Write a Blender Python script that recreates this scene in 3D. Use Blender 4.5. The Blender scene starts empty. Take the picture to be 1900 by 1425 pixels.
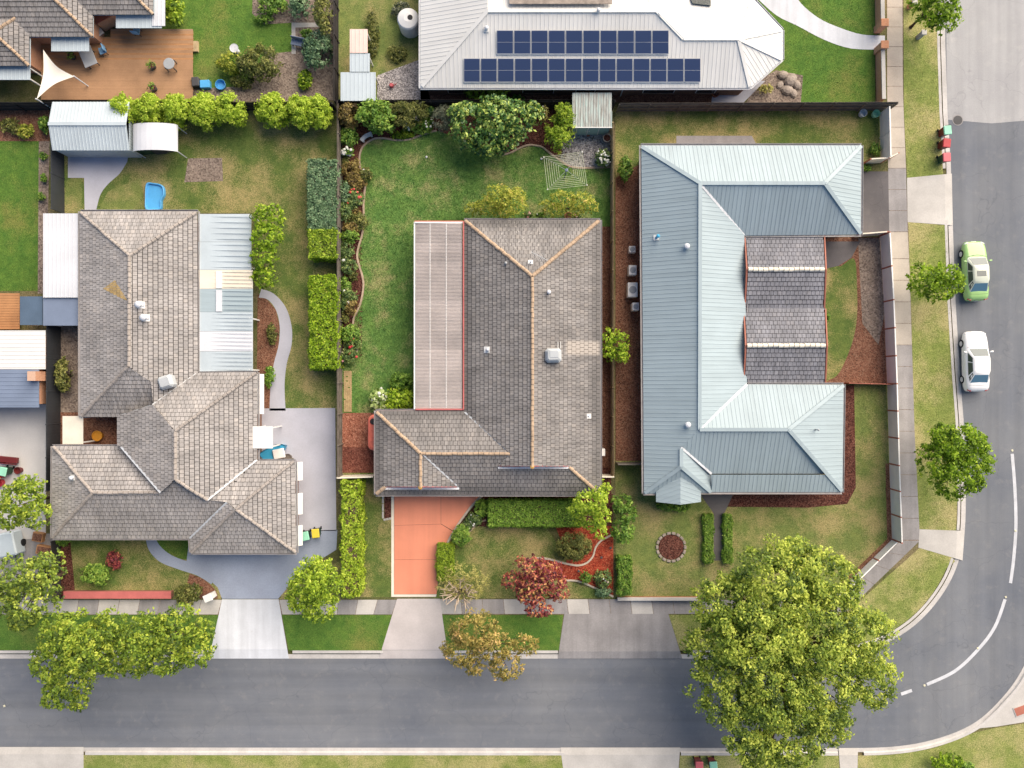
import bpy, math, random
import numpy as np
from mathutils import Vector, Matrix

R = math.radians
rnd = random.Random(7)
rng = np.random.default_rng(7)
sc = bpy.context.scene
COL = sc.collection

# ------------------------------------------------------------------ camera, sky, sun, exposure
CAMH = 60.0          # drone height in metres, looking straight down
PPM = 24.0           # photograph pixels per metre at ground level
cam_d = bpy.data.cameras.new('camera')
cam_d.sensor_width = 36.0
cam_d.lens = 36.0 * CAMH / (1900.0 / PPM)
cam_d.clip_start = 0.5
cam_d.clip_end = 2000
cam = bpy.data.objects.new('camera', cam_d)
COL.objects.link(cam)
cam.location = (0, 0, CAMH)
sc.camera = cam

SUN_ELEV, SUN_AZ = 36.0, 40.0      # azimuth clockwise from the top of the picture
world = bpy.data.worlds.new('World')
sc.world = world
world.use_nodes = True
wn = world.node_tree
bg = wn.nodes['Background']
sky = wn.nodes.new('ShaderNodeTexSky')
sky.sky_type = 'NISHITA'
sky.sun_disc = False
sky.sun_elevation = R(SUN_ELEV)
sky.sun_rotation = R(SUN_AZ)
sky.air_density = 1.0
sky.dust_density = 0.8
sky.ozone_density = 2.5
wn.links.new(sky.outputs[0], bg.inputs[0])
bg.inputs[1].default_value = 0.084
sun_d = bpy.data.lights.new('sun', 'SUN')
sun_d.energy = 4.8
sun_d.angle = R(72)
sun_d.color = (1.0, 0.85, 0.67)
sun = bpy.data.objects.new('sun', sun_d)
COL.objects.link(sun)
sun.rotation_euler = (R(90 - SUN_ELEV), 0, R(180 - SUN_AZ))
sun.location = (20, 40, 80)
sc.view_settings.view_transform = 'Standard'
sc.view_settings.look = 'None'
sc.view_settings.exposure = 0.74
sc.view_settings.gamma = 1.0
sc.view_settings.use_curve_mapping = False

# ------------------------------------------------------------------ helpers
GL = 0.12            # level of the lots and verges, a kerb's height above the road


def P(px, py, z=GL):
    k = (CAMH - z) / CAMH / PPM
    return Vector(((px - 950.0) * k, (712.5 - py) * k, z))


def smooth(pts, n=6, closed=False):
    """Catmull-Rom through 2-D or 3-D points."""
    pts = [tuple(p) for p in pts]
    out = []
    m = len(pts)
    rngi = range(m) if closed else range(m - 1)
    for i in rngi:
        if closed:
            p0, p1, p2, p3 = pts[(i - 1) % m], pts[i], pts[(i + 1) % m], pts[(i + 2) % m]
        else:
            p0, p1, p2, p3 = pts[max(i - 1, 0)], pts[i], pts[i + 1], pts[min(i + 2, m - 1)]
        for s in range(n):
            t = s / n
            out.append(tuple(0.5 * (2 * b + (c - a) * t + (2 * a - 5 * b + 4 * c - d) * t * t + (3 * b - a - 3 * c + d) * t ** 3)
                             for a, b, c, d in zip(p0, p1, p2, p3)))
    if not closed:
        out.append(pts[-1])
    return out


class MB:
    def __init__(self):
        self.v, self.f, self.a = [], [], []

    def add(self, verts, faces, var=0.0):
        o = len(self.v)
        self.v += [tuple(p) for p in verts]
        self.f += [tuple(i + o for i in f) for f in faces]
        self.a += [var] * len(faces)
        return self

    def poly(self, pts, var=0.0):
        return self.add(pts, [tuple(range(len(pts)))], var)

    def prism(self, xy, z0, z1, var=0.0):
        n = len(xy)
        ar = sum(xy[i][0] * xy[(i + 1) % n][1] - xy[(i + 1) % n][0] * xy[i][1] for i in range(n))
        if ar < 0:
            xy = list(reversed(xy))
        v = [(p[0], p[1], z0) for p in xy] + [(p[0], p[1], z1) for p in xy]
        f = [tuple(range(n - 1, -1, -1)), tuple(range(n, 2 * n))]
        f += [(i, (i + 1) % n, n + (i + 1) % n, n + i) for i in range(n)]
        return self.add(v, f, var)

    def box(self, c, s, rot=0.0, var=0.0, bev=0.0):
        """centre, full sizes, rotation about z, optional chamfer on the vertical edges and the top"""
        hx, hy, hz = s[0] / 2, s[1] / 2, s[2] / 2
        ca, sa = math.cos(rot), math.sin(rot)
        if bev <= 0:
            ring = [(-hx, -hy), (hx, -hy), (hx, hy), (-hx, hy)]
            levels = [(-hz, 0), (hz, 0)]
        else:
            b = bev
            ring = [(-hx + b, -hy), (hx - b, -hy), (hx, -hy + b), (hx, hy - b), (hx - b, hy), (-hx + b, hy), (-hx, hy - b), (-hx, -hy + b)]
            levels = [(-hz, 0), (hz - b, 0), (hz, b)]
        v, n = [], len(ring)
        for z, ins in levels:
            for x, y in ring:
                x2 = x * (hx - ins) / hx
                y2 = y * (hy - ins) / hy
                v.append((c[0] + x2 * ca - y2 * sa, c[1] + x2 * sa + y2 * ca, c[2] + z))
        f = [tuple(range(n - 1, -1, -1)), tuple(range((len(levels) - 1) * n, len(levels) * n))]
        for l in range(len(levels) - 1):
            f += [(l * n + i, l * n + (i + 1) % n, (l + 1) * n + (i + 1) % n, (l + 1) * n + i) for i in range(n)]
        return self.add(v, f, var)

    def tube(self, path, r, n=6, var=0.0, cap=True):
        path = [Vector(p) for p in path]
        rs = r if isinstance(r, (list, tuple)) else [r] * len(path)
        v, f = [], []
        for i, p in enumerate(path):
            d = (path[min(i + 1, len(path) - 1)] - path[max(i - 1, 0)])
            d = d.normalized() if d.length > 1e-9 else Vector((0, 0, 1))
            a = d.cross(Vector((0, 0, 1)))
            if a.length < 1e-3:
                a = d.cross(Vector((1, 0, 0)))
            a.normalize()
            b = d.cross(a)
            for k in range(n):
                t = 2 * math.pi * k / n
                v.append(p + (a * math.cos(t) + b * math.sin(t)) * rs[i])
        for i in range(len(path) - 1):
            for k in range(n):
                f.append((i * n + k, i * n + (k + 1) % n, (i + 1) * n + (k + 1) % n, (i + 1) * n + k))
        if cap:
            f.append(tuple(range(n - 1, -1, -1)))
            f.append(tuple(range((len(path) - 1) * n, len(path) * n)))
        return self.add(v, f, var)

    def lathe(self, c, prof, n=16, sx=1.0, sy=1.0, rot=0.0, var=0.0, capt=True, capb=True):
        """prof: list of (radius, z) from the bottom up"""
        v, f = [], []
        ca, sa = math.cos(rot), math.sin(rot)
        for r, z in prof:
            for k in range(n):
                t = 2 * math.pi * k / n
                x, y = r * math.cos(t) * sx, r * math.sin(t) * sy
                v.append((c[0] + x * ca - y * sa, c[1] + x * sa + y * ca, c[2] + z))
        for i in range(len(prof) - 1):
            for k in range(n):
                f.append((i * n + k, i * n + (k + 1) % n, (i + 1) * n + (k + 1) % n, (i + 1) * n + k))
        if capb:
            f.append(tuple(range(n - 1, -1, -1)))
        if capt:
            f.append(tuple(range((len(prof) - 1) * n, len(prof) * n)))
        return self.add(v, f, var)

    def mesh(self, name):
        me = bpy.data.meshes.new(name)
        me.from_pydata(self.v, [], self.f)
        if any(self.a):
            at = me.attributes.new('var', 'FLOAT', 'FACE')
            at.data.foreach_set('value', self.a)
        me.update()
        return me


def link(o, parent=None):
    COL.objects.link(o)
    if parent is not None:
        o.parent = parent
        o.matrix_parent_inverse = Matrix.Translation(-parent.location) if parent.type == 'EMPTY' else Matrix.Identity(4)
    return o


def obj(name, mb, mat, parent=None, shade=False, kind=None):
    me = mb.mesh(name) if isinstance(mb, MB) else mb
    if mat is not None and not me.materials:
        me.materials.append(mat)
    if shade:
        me.polygons.foreach_set('use_smooth', [True] * len(me.polygons))
    o = bpy.data.objects.new(name, me)
    link(o, parent)
    if kind:
        o['kind'] = kind
    return o


def tag(o, label, cat, group=None):
    o['label'] = label
    o['category'] = cat
    if group:
        o['group'] = group
    return o


def thing(name, label, cat, loc, group=None):
    o = bpy.data.objects.new(name, None)
    o.empty_display_size = 0.3
    o.location = loc
    COL.objects.link(o)
    return tag(o, label, cat, group)


def dup(root, loc, rotz=0.0, label=None, group=None):
    """copy a thing (Empty) with its parts and sub-parts, sharing mesh data"""
    r = root.copy()
    COL.objects.link(r)
    r.location = loc
    r.rotation_euler = (0, 0, rotz)
    if label:
        r['label'] = label
    if group:
        r['group'] = group
    for ch in list(root.children):
        c = ch.copy()
        COL.objects.link(c)
        c.parent = r
        for g in ch.children:
            d = g.copy()
            COL.objects.link(d)
            d.parent = c
    return r


def struct(name, mb, mat, shade=False):
    return obj(name, mb, mat, None, shade, 'structure')


def np_mesh(name, verts, nper, var=None):
    """verts (N*nper,3) of N separate n-gons"""
    n = len(verts)
    m = n // nper
    me = bpy.data.meshes.new(name)
    me.vertices.add(n)
    me.vertices.foreach_set('co', np.asarray(verts, dtype=np.float32).ravel())
    me.loops.add(n)
    me.loops.foreach_set('vertex_index', np.arange(n, dtype=np.int32))
    me.polygons.add(m)
    me.polygons.foreach_set('loop_start', np.arange(0, n, nper, dtype=np.int32))
    try:
        me.polygons.foreach_set('loop_total', np.full(m, nper, dtype=np.int32))
    except Exception:
        pass
    if var is not None:
        at = me.attributes.new('var', 'FLOAT', 'FACE')
        at.data.foreach_set('value', np.asarray(var, dtype=np.float32))
    me.update(calc_edges=True)
    return me


# ------------------------------------------------------------------ materials
def newmat(name, rough=0.8, spec=0.25):
    m = bpy.data.materials.new(name)
    m.use_nodes = True
    nt = m.node_tree
    b = nt.nodes['Principled BSDF']
    b.inputs['Roughness'].default_value = rough
    b.inputs['Specular IOR Level'].default_value = spec
    return m, nt, b


def c4(c):
    return (c[0], c[1], c[2], 1.0)


def pos(nt, kind='world'):
    if kind == 'world':
        return nt.nodes.new('ShaderNodeNewGeometry').outputs['Position']
    return nt.nodes.new('ShaderNodeTexCoord').outputs['Object']


def noise(nt, co, scale, detail=3.0, rough=0.55):
    n = nt.nodes.new('ShaderNodeTexNoise')
    n.inputs['Scale'].default_value = scale
    n.inputs['Detail'].default_value = detail
    n.inputs['Roughness'].default_value = rough
    nt.links.new(co, n.inputs['Vector'])
    return n.outputs[0]


def ramp(nt, fac, stops, interp='LINEAR'):
    r = nt.nodes.new('ShaderNodeValToRGB')
    r.color_ramp.interpolation = interp
    el = r.color_ramp.elements
    while len(el) < len(stops):
        el.new(0.5)
    for e, (p, c) in zip(el, stops):
        e.position = p
        e.color = c4(c) if not isinstance(c, (int, float)) else (c, c, c, 1)
    nt.links.new(fac, r.inputs[0])
    return r.outputs[0]


def mixc(nt, fac, a, b, blend='MIX'):
    m = nt.nodes.new('ShaderNodeMix')
    m.data_type = 'RGBA'
    m.blend_type = blend
    for sock, val in ((m.inputs[0], fac), (m.inputs[6], a), (m.inputs[7], b)):
        if isinstance(val, (int, float)):
            sock.default_value = val
        elif isinstance(val, tuple):
            sock.default_value = c4(val)
        else:
            nt.links.new(val, sock)
    return m.outputs[2]


def math2(nt, op, a, b):
    m = nt.nodes.new('ShaderNodeMath')
    m.operation = op
    for i, v in enumerate((a, b)):
        if isinstance(v, (int, float)):
            m.inputs[i].default_value = v
        else:
            nt.links.new(v, m.inputs[i])
    return m.outputs[0]


def bump(nt, b, h, strength=0.4, dist=0.03):
    n = nt.nodes.new('ShaderNodeBump')
    n.inputs['Strength'].default_value = strength
    n.inputs['Distance'].default_value = dist
    nt.links.new(h, n.inputs['Height'])
    nt.links.new(n.outputs[0], b.inputs['Normal'])


def attr(nt, name='var'):
    a = nt.nodes.new('ShaderNodeAttribute')
    a.attribute_name = name
    return a.outputs['Fac']


def streaks(nt, p, scale=3.0, stretch=0.07):
    """noise drawn out down the slope of whatever roof plane it lies on"""
    outs = []
    for sx, sy in ((scale, scale * stretch), (scale * stretch, scale)):
        mp = nt.nodes.new('ShaderNodeMapping')
        mp.inputs['Scale'].default_value = (sx, sy, 0.2)
        nt.links.new(p, mp.inputs[0])
        outs.append(noise(nt, mp.outputs[0], 1.0, 4, 0.65))
    g = nt.nodes.new('ShaderNodeNewGeometry')
    s = nt.nodes.new('ShaderNodeSeparateXYZ')
    nt.links.new(g.outputs['True Normal'], s.inputs[0])
    ax = math2(nt, 'ABSOLUTE', s.outputs[0], 0.0)
    ay = math2(nt, 'ABSOLUTE', s.outputs[1], 0.0)
    f = math2(nt, 'GREATER_THAN', ax, ay)
    return math2(nt, 'ADD', math2(nt, 'MULTIPLY', outs[0], math2(nt, 'SUBTRACT', 1.0, f)), math2(nt, 'MULTIPLY', outs[1], f))


def steel(name, col, rough=0.5, spec=0.3, dirt=0.16):
    """painted roof sheeting: faded patches, dirt running down the pans, screw-line grime"""
    m, nt, b = newmat(name, rough, spec)
    p = pos(nt)
    n1 = noise(nt, p, 0.22, 4, 0.6)
    c = ramp(nt, n1, [(0.3, tuple(x * 0.93 for x in col)), (0.7, tuple(min(1, x * 1.05) for x in col))])
    c = mixc(nt, 1.0, c, ramp(nt, streaks(nt, p, 3.2, 0.06), [(0.30, 1 - dirt), (0.58, 1.0)]), 'MULTIPLY')
    n2 = noise(nt, p, 2.4, 5, 0.75)
    c = mixc(nt, ramp(nt, n2, [(0.64, 0.0), (0.78, 0.35)]), c, tuple(x * 0.62 for x in col))
    nt.links.new(c, b.inputs['Base Color'])
    return m


def simple(name, col, rough=0.7, spec=0.3, var=0.18, scale=1.2, fine=12.0, metal=0.0, co='object', bumps=0.0, orand=0.93):
    """a plain colour with large blotches and fine grain"""
    m, nt, b = newmat(name, rough, spec)
    p = pos(nt, 'world' if co == 'world' else 'object')
    n1 = noise(nt, p, scale, 4)
    n2 = noise(nt, p, fine, 3, 0.7)
    c = ramp(nt, n1, [(0.3, tuple(x * (1 - var) for x in col)), (0.7, tuple(min(1, x * (1 + var * 0.6)) for x in col))])
    c = mixc(nt, 1.0, c, ramp(nt, n2, [(0.25, 1 - var), (0.75, 1.0)]), 'MULTIPLY')
    oi = nt.nodes.new('ShaderNodeObjectInfo')
    c = mixc(nt, 1.0, c, ramp(nt, oi.outputs['Random'], [(0, orand), (1, 1.0)]), 'MULTIPLY')
    nt.links.new(c, b.inputs['Base Color'])
    b.inputs['Metallic'].default_value = metal
    if bumps:
        bump(nt, b, n2, bumps, 0.01)
    return m


def lawnmat(name, g1, g2, dry, amount, blotch=0.28):
    m, nt, b = newmat(name, 0.9, 0.1)
    p = pos(nt)
    n0 = noise(nt, p, blotch, 5, 0.62)
    n1 = noise(nt, p, 1.6, 4, 0.7)
    n2 = noise(nt, p, 14, 4, 0.75)
    n3 = noise(nt, p, 60, 2, 0.8)
    g = mixc(nt, ramp(nt, n1, [(0.35, 0.0), (0.68, 1.0)]), g1, g2)
    d = math2(nt, 'ADD', n0, math2(nt, 'MULTIPLY', math2(nt, 'SUBTRACT', n2, 0.5), 0.55))
    lo = 0.72 - amount * 0.42
    mask = ramp(nt, d, [(max(0, lo - 0.07), 0.0), (min(1, lo + 0.13), 0.9)])
    g = mixc(nt, mask, g, dry)
    n4 = noise(nt, p, 3.3, 4, 0.7)
    g = mixc(nt, ramp(nt, n4, [(0.60, 0.0), (0.70, 0.6)]), g, tuple(x * 0.62 for x in g1))
    g = mixc(nt, ramp(nt, noise(nt, p, 0.9, 4, 0.7), [(0.58, 0.0), (0.75, 0.5)]), g, tuple(min(1, x * y) for x, y in zip(g2, (1.35, 1.2, 1.2))))
    g = mixc(nt, 1.0, g, ramp(nt, n2, [(0.25, 0.42), (0.5, 0.95), (0.75, 1.45)]), 'MULTIPLY')
    g = mixc(nt, 1.0, g, ramp(nt, n3, [(0.2, 0.6), (0.8, 1.25)]), 'MULTIPLY')
    nt.links.new(g, b.inputs['Base Color'])
    bump(nt, b, math2(nt, 'ADD', n2, n3), 0.7, 0.05)
    return m


def grainmat(name, cols, scale=30.0, rough=0.9, big=0.6, bumps=0.8, dist=0.03, blotch=0.75):
    """mulch, pebbles, soil: voronoi chips with a colour each"""
    m, nt, b = newmat(name, rough, 0.2)
    p = pos(nt)
    v = nt.nodes.new('ShaderNodeTexVoronoi')
    v.inputs['Scale'].default_value = scale
    nt.links.new(p, v.inputs['Vector'])
    sep = nt.nodes.new('ShaderNodeSeparateColor')
    nt.links.new(v.outputs['Color'], sep.inputs[0])
    k = len(cols) - 1
    c = ramp(nt, sep.outputs[0], [(i / k, cc) for i, cc in enumerate(cols)])
    c = mixc(nt, 1.0, c, ramp(nt, noise(nt, p, big, 4), [(0.3, blotch), (0.7, 1.1)]), 'MULTIPLY')
    nt.links.new(c, b.inputs['Base Color'])
    bump(nt, b, v.outputs['Distance'], bumps, dist)
    return m


def leafmat(name, cols, transl=0.3, rough=0.55):
    m, nt, b = newmat(name, rough, 0.3)
    v = attr(nt)
    k = len(cols) - 1
    c = ramp(nt, v, [(i / k, cc) for i, cc in enumerate(cols)])
    nt.links.new(c, b.inputs['Base Color'])
    t = nt.nodes.new('ShaderNodeBsdfTranslucent')
    tc = mixc(nt, 1.0, c, (1.0, 1.15, 0.6), 'MULTIPLY')
    nt.links.new(tc, t.inputs[0])
    ms = nt.nodes.new('ShaderNodeMixShader')
    ms.inputs[0].default_value = transl
    nt.links.new(b.outputs[0], ms.inputs[1])
    nt.links.new(t.outputs[0], ms.inputs[2])
    nt.links.new(ms.outputs[0], nt.nodes['Material Output'].inputs[0])
    return m


def boxmask(nt, p, x0, x1, y0, y1, soft=0.12):
    """1 inside a world-space rectangle of the roof, soft edged"""
    s = nt.nodes.new('ShaderNodeSeparateXYZ')
    nt.links.new(p, s.inputs[0])
    out = None
    for k, lo, hi in ((0, x0, x1), (1, y0, y1)):
        for sgn, lim in ((1, lo), (-1, hi)):
            m = nt.nodes.new('ShaderNodeMapRange')
            m.inputs[1].default_value = lim - soft * sgn if sgn > 0 else lim + soft
            m.inputs[2].default_value = lim + soft * sgn if sgn > 0 else lim - soft
            nt.links.new(s.outputs[k], m.inputs[0])
            out = m.outputs[0] if out is None else math2(nt, 'MULTIPLY', out, m.outputs[0])
    return out


def tilemat(name, cols, stain=None, clean=(), moss=None):
    m, nt, b = newmat(name, 0.7, 0.35)
    p = pos(nt)
    oi = nt.nodes.new('ShaderNodeObjectInfo')
    k = math2(nt, 'FRACT', math2(nt, 'ADD', attr(nt), oi.outputs['Random']), 0.0)
    n = len(cols) - 1
    c = ramp(nt, k, [(i / n, cc) for i, cc in enumerate(cols)])
    n1 = noise(nt, p, 0.45, 5, 0.6)
    n2 = noise(nt, p, 7, 4, 0.7)
    c = mixc(nt, 1.0, c, ramp(nt, n1, [(0.3, 0.78), (0.7, 1.12)]), 'MULTIPLY')
    c = mixc(nt, 1.0, c, ramp(nt, n2, [(0.25, 0.75), (0.75, 1.15)]), 'MULTIPLY')
    c = mixc(nt, 1.0, c, ramp(nt, streaks(nt, p, 4.5, 0.10), [(0.3, 0.72), (0.62, 1.1)]), 'MULTIPLY')
    n3 = noise(nt, p, 7, 3, 0.7)
    c = mixc(nt, ramp(nt, n3, [(0.72, 0.0), (0.77, 0.6)]), c, (0.52, 0.50, 0.44))
    c = mixc(nt, ramp(nt, noise(nt, p, 1.1, 5, 0.7), [(0.60, 0.0), (0.72, 0.4)]), c, (0.12, 0.115, 0.105))
    if moss is not None:
        # grime along the lowest courses
        s = nt.nodes.new('ShaderNodeSeparateXYZ')
        nt.links.new(p, s.inputs[0])
        h = math2(nt, 'ADD', s.outputs[2], math2(nt, 'MULTIPLY', math2(nt, 'SUBTRACT', n1, 0.5), 0.5))
        c = mixc(nt, ramp(nt, math2(nt, 'SUBTRACT', h, moss), [(0.18, 0.55), (0.42, 0.0)]), c, tuple(x * 0.38 for x in cols[0]))
    for bx in clean:
        c = mixc(nt, math2(nt, 'MULTIPLY', boxmask(nt, p, *bx), 0.7), c, (0.47, 0.42, 0.37))
    if stain is not None:
        # a fan of lichen and bird lime round one spot of the roof
        d = nt.nodes.new('ShaderNodeVectorMath')
        d.operation = 'DISTANCE'
        d.inputs[1].default_value = stain
        nt.links.new(p, d.inputs[0])
        near = ramp(nt, math2(nt, 'DIVIDE', d.outputs['Value'], 2.6), [(0.10, 1.0), (0.95, 0.0)])
        n4 = noise(nt, p, 5.5, 5, 0.75)
        mk = math2(nt, 'MULTIPLY', near, ramp(nt, n4, [(0.57, 0.0), (0.66, 0.9)]))
        c = mixc(nt, mk, c, (0.70, 0.67, 0.62))
    nt.links.new(c, b.inputs['Base Color'])
    bump(nt, b, n2, 0.35, 0.012)
    return m


def glassy(name, col, rough=0.08):
    m, nt, b = newmat(name, rough, 0.6)
    b.inputs['Base Color'].default_value = c4(col)
    return m


def paint(name, col, rough=0.25):
    m, nt, b = newmat(name, rough, 0.5)
    p = pos(nt, 'object')
    c = ramp(nt, noise(nt, p, 3.0, 4), [(0.35, tuple(x * 0.93 for x in col)), (0.7, col)])
    nt.links.new(c, b.inputs['Base Color'])
    b.inputs['Coat Weight'].default_value = 0.5
    b.inputs['Coat Roughness'].default_value = 0.12
    return m


def brickmat(name, c1, c2, mortar):
    m, nt, b = newmat(name, 0.85, 0.2)
    p = pos(nt, 'object')
    n = noise(nt, p, 9, 4, 0.7)
    w = nt.nodes.new('ShaderNodeTexWave')
    w.bands_direction = 'Z'
    w.inputs['Scale'].default_value = 1.0 / 0.086 / 3.18
    nt.links.new(p, w.inputs['Vector'])
    c = mixc(nt, ramp(nt, n, [(0.35, 0.0), (0.65, 1.0)]), c1, c2)
    c = mixc(nt, ramp(nt, w.outputs['Fac'], [(0.0, 1.0), (0.12, 0.0)]), c, mortar)
    nt.links.new(c, b.inputs['Base Color'])
    return m


def asphalt(name, c1, c2, patch):
    m, nt, b = newmat(name, 0.88, 0.25)
    p = pos(nt)
    n0 = noise(nt, p, 0.16, 5, 0.65)
    n1 = noise(nt, p, 1.1, 5, 0.7)
    n2 = noise(nt, p, 22, 3, 0.8)
    c = mixc(nt, ramp(nt, n0, [(0.3, 0.0), (0.7, 1.0)]), c1, c2)
    c = mixc(nt, ramp(nt, n1, [(0.55, 0.0), (0.75, 0.55)]), c, patch)
    c = mixc(nt, 1.0, c, ramp(nt, n2, [(0.25, 0.78), (0.75, 1.15)]), 'MULTIPLY')
    # lanes polished by wheels, running with the street and round the bend
    s = nt.nodes.new('ShaderNodeSeparateXYZ')
    nt.links.new(p, s.inputs[0])
    lane = []
    for sc3 in ((0.035, 0.9, 1), (0.9, 0.035, 1)):
        mp = nt.nodes.new('ShaderNodeMapping')
        mp.inputs['Scale'].default_value = sc3
        nt.links.new(p, mp.inputs[0])
        lane.append(noise(nt, mp.outputs[0], 1.0, 3, 0.6))
    side = ramp(nt, math2(nt, 'ADD', math2(nt, 'MULTIPLY', math2(nt, 'SUBTRACT', s.outputs[0], 28.0), 0.05), 0.5), [(0.2, 0.0), (0.8, 1.0)])
    ln = math2(nt, 'ADD', math2(nt, 'MULTIPLY', lane[0], math2(nt, 'SUBTRACT', 1.0, side)), math2(nt, 'MULTIPLY', lane[1], side))
    c = mixc(nt, 1.0, c, ramp(nt, ln, [(0.32, 0.88), (0.65, 1.07)]), 'MULTIPLY')
    c = mixc(nt, ramp(nt, noise(nt, p, 0.8, 3, 0.5), [(0.70, 0.0), (0.78, 0.5)]), c, tuple(x * 0.5 for x in c1))
    # hairline cracks
    v = nt.nodes.new('ShaderNodeTexVoronoi')
    v.feature = 'DISTANCE_TO_EDGE'
    v.inputs['Scale'].default_value = 0.22
    wv = nt.nodes.new('ShaderNodeVectorMath')
    wv.operation = 'ADD'
    nn = nt.nodes.new('ShaderNodeTexNoise')
    nn.inputs['Scale'].default_value = 0.9
    nt.links.new(p, nn.inputs['Vector'])
    nt.links.new(p, wv.inputs[0])
    nt.links.new(nn.outputs['Color'], wv.inputs[1])
    nt.links.new(wv.outputs[0], v.inputs['Vector'])
    c = mixc(nt, ramp(nt, v.outputs['Distance'], [(0.0, 0.28), (0.005, 0.0)]), c, tuple(x * 0.45 for x in c1))
    nt.links.new(c, b.inputs['Base Color'])
    bump(nt, b, n2, 0.4, 0.01)
    return m


M = {}
M['ground'] = lawnmat('dry_ground', (0.10, 0.12, 0.04), (0.15, 0.15, 0.06), (0.26, 0.21, 0.12), 0.5)
M['lawn'] = lawnmat('lawn_green', (0.105, 0.225, 0.055), (0.185, 0.325, 0.078), (0.45, 0.41, 0.19), 0.33, 0.42)
M['lawn_lush'] = lawnmat('lawn_lush', (0.085, 0.185, 0.035), (0.14, 0.25, 0.045), (0.24, 0.25, 0.07), 0.30)
M['fencewhite'] = simple('white_fence_paint', (0.88, 0.87, 0.84), 0.5, 0.3, 0.05)
M['lawn_dry'] = lawnmat('lawn_dry', (0.16, 0.22, 0.065), (0.24, 0.285, 0.085), (0.42, 0.35, 0.16), 0.47, 0.35)
M['lawn_olive'] = lawnmat('lawn_olive', (0.10, 0.165, 0.042), (0.17, 0.225, 0.06), (0.43, 0.35, 0.16), 0.52, 0.3)
M['lawn_verge'] = lawnmat('lawn_verge', (0.20, 0.26, 0.065), (0.30, 0.34, 0.10), (0.48, 0.42, 0.20), 0.46)
M['road'] = asphalt('asphalt', (0.135, 0.150, 0.180), (0.20, 0.21, 0.225), (0.25, 0.25, 0.255))
M['road_old'] = asphalt('old_asphalt', (0.33, 0.33, 0.34), (0.42, 0.42, 0.42), (0.48, 0.47, 0.45))
M['drive_dark'] = asphalt('dark_paving', (0.10, 0.095, 0.10), (0.16, 0.15, 0.155), (0.18, 0.165, 0.16))
M['mulch_dark'] = grainmat('dark_mulch', [(0.03, 0.011, 0.009), (0.09, 0.03, 0.022), (0.14, 0.052, 0.038), (0.20, 0.095, 0.07)], 14)
M['mulch_brown'] = grainmat('brown_mulch', [(0.09, 0.045, 0.03), (0.19, 0.085, 0.055), (0.25, 0.12, 0.075), (0.31, 0.18, 0.12)], 15)
M['mulch_red'] = grainmat('red_mulch', [(0.16, 0.018, 0.012), (0.34, 0.05, 0.028), (0.42, 0.08, 0.04), (0.50, 0.15, 0.08)], 13)
M['scoria'] = grainmat('red_scoria_gravel', [(0.20, 0.065, 0.04), (0.32, 0.12, 0.075), (0.40, 0.17, 0.11), (0.50, 0.25, 0.17)], 15)
M['scoria_dark'] = grainmat('dark_scoria_gravel', [(0.11, 0.035, 0.025), (0.18, 0.06, 0.045), (0.23, 0.085, 0.06), (0.30, 0.13, 0.09)], 15)  # darker tone for the south part of the red gravel yard
M['pebble'] = grainmat('grey_pebbles', [(0.16, 0.15, 0.15), (0.32, 0.30, 0.30), (0.46, 0.43, 0.43), (0.66, 0.62, 0.60)], 12, dist=0.05)
M['soil'] = grainmat('bare_soil', [(0.13, 0.10, 0.085), (0.22, 0.175, 0.145), (0.28, 0.22, 0.18), (0.34, 0.28, 0.23)], 10)
M['conc'] = simple('pale_concrete', (0.56, 0.54, 0.51), 0.85, 0.2, 0.16, 0.5, 9, co='world')
M['conc_path'] = simple('footpath_concrete', (0.50, 0.45, 0.39), 0.85, 0.2, 0.16, 0.6, 9, co='world')
M['conc_grey'] = simple('grey_concrete', (0.36, 0.345, 0.345), 0.85, 0.2, 0.2, 0.5, 9, co='world')
M['conc_blue'] = simple('blue_grey_concrete', (0.36, 0.41, 0.52), 0.8, 0.25, 0.16, 0.4, 9, co='world')
M['conc_white'] = simple('white_concrete', (0.68, 0.71, 0.76), 0.8, 0.25, 0.10, 0.5, 9, co='world')
M['conc_lilac'] = simple('lilac_grey_concrete', (0.50, 0.51, 0.58), 0.8, 0.25, 0.12, 0.4, 9, co='world')
M['kerb'] = simple('kerb_concrete', (0.58, 0.56, 0.54), 0.85, 0.2, 0.18, 0.7, 8, co='world')
M['edging'] = simple('beige_edging', (0.52, 0.40, 0.30), 0.85, 0.2, 0.28, 2.0, 14, co='world', bumps=0.4)
M['edging_cream'] = simple('cream_edging', (0.62, 0.55, 0.45), 0.85, 0.2, 0.18, 1.5, 14, co='world', bumps=0.3)
M['salmon'] = simple('salmon_concrete', (0.80, 0.305, 0.19), 0.8, 0.25, 0.10, 0.35, 20, co='world')
def tyre_wear(m, depth=0.16):
    nt = m.node_tree
    b = nt.nodes['Principled BSDF']
    src = b.inputs['Base Color'].links[0].from_socket
    p = pos(nt)
    mp = nt.nodes.new('ShaderNodeMapping')
    mp.inputs['Scale'].default_value = (1.9, 0.10, 1)
    nt.links.new(p, mp.inputs[0])
    c = mixc(nt, 1.0, src, ramp(nt, noise(nt, mp.outputs[0], 1.0, 3, 0.6), [(0.35, 1 - depth), (0.6, 1.0)]), 'MULTIPLY')
    c = mixc(nt, ramp(nt, noise(nt, p, 1.7, 5, 0.7), [(0.66, 0.0), (0.80, 0.35)]), c, (0.20, 0.12, 0.09))
    nt.links.new(c, b.inputs['Base Color'])
tyre_wear(M['salmon'], 0.06)
tyre_wear(M['conc_white'], 0.12)
tyre_wear(M['conc_grey'], 0.14)
M['cream'] = simple('cream_paint', (0.80, 0.74, 0.62), 0.6, 0.3, 0.10, 1.0, 12, co='world')
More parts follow.
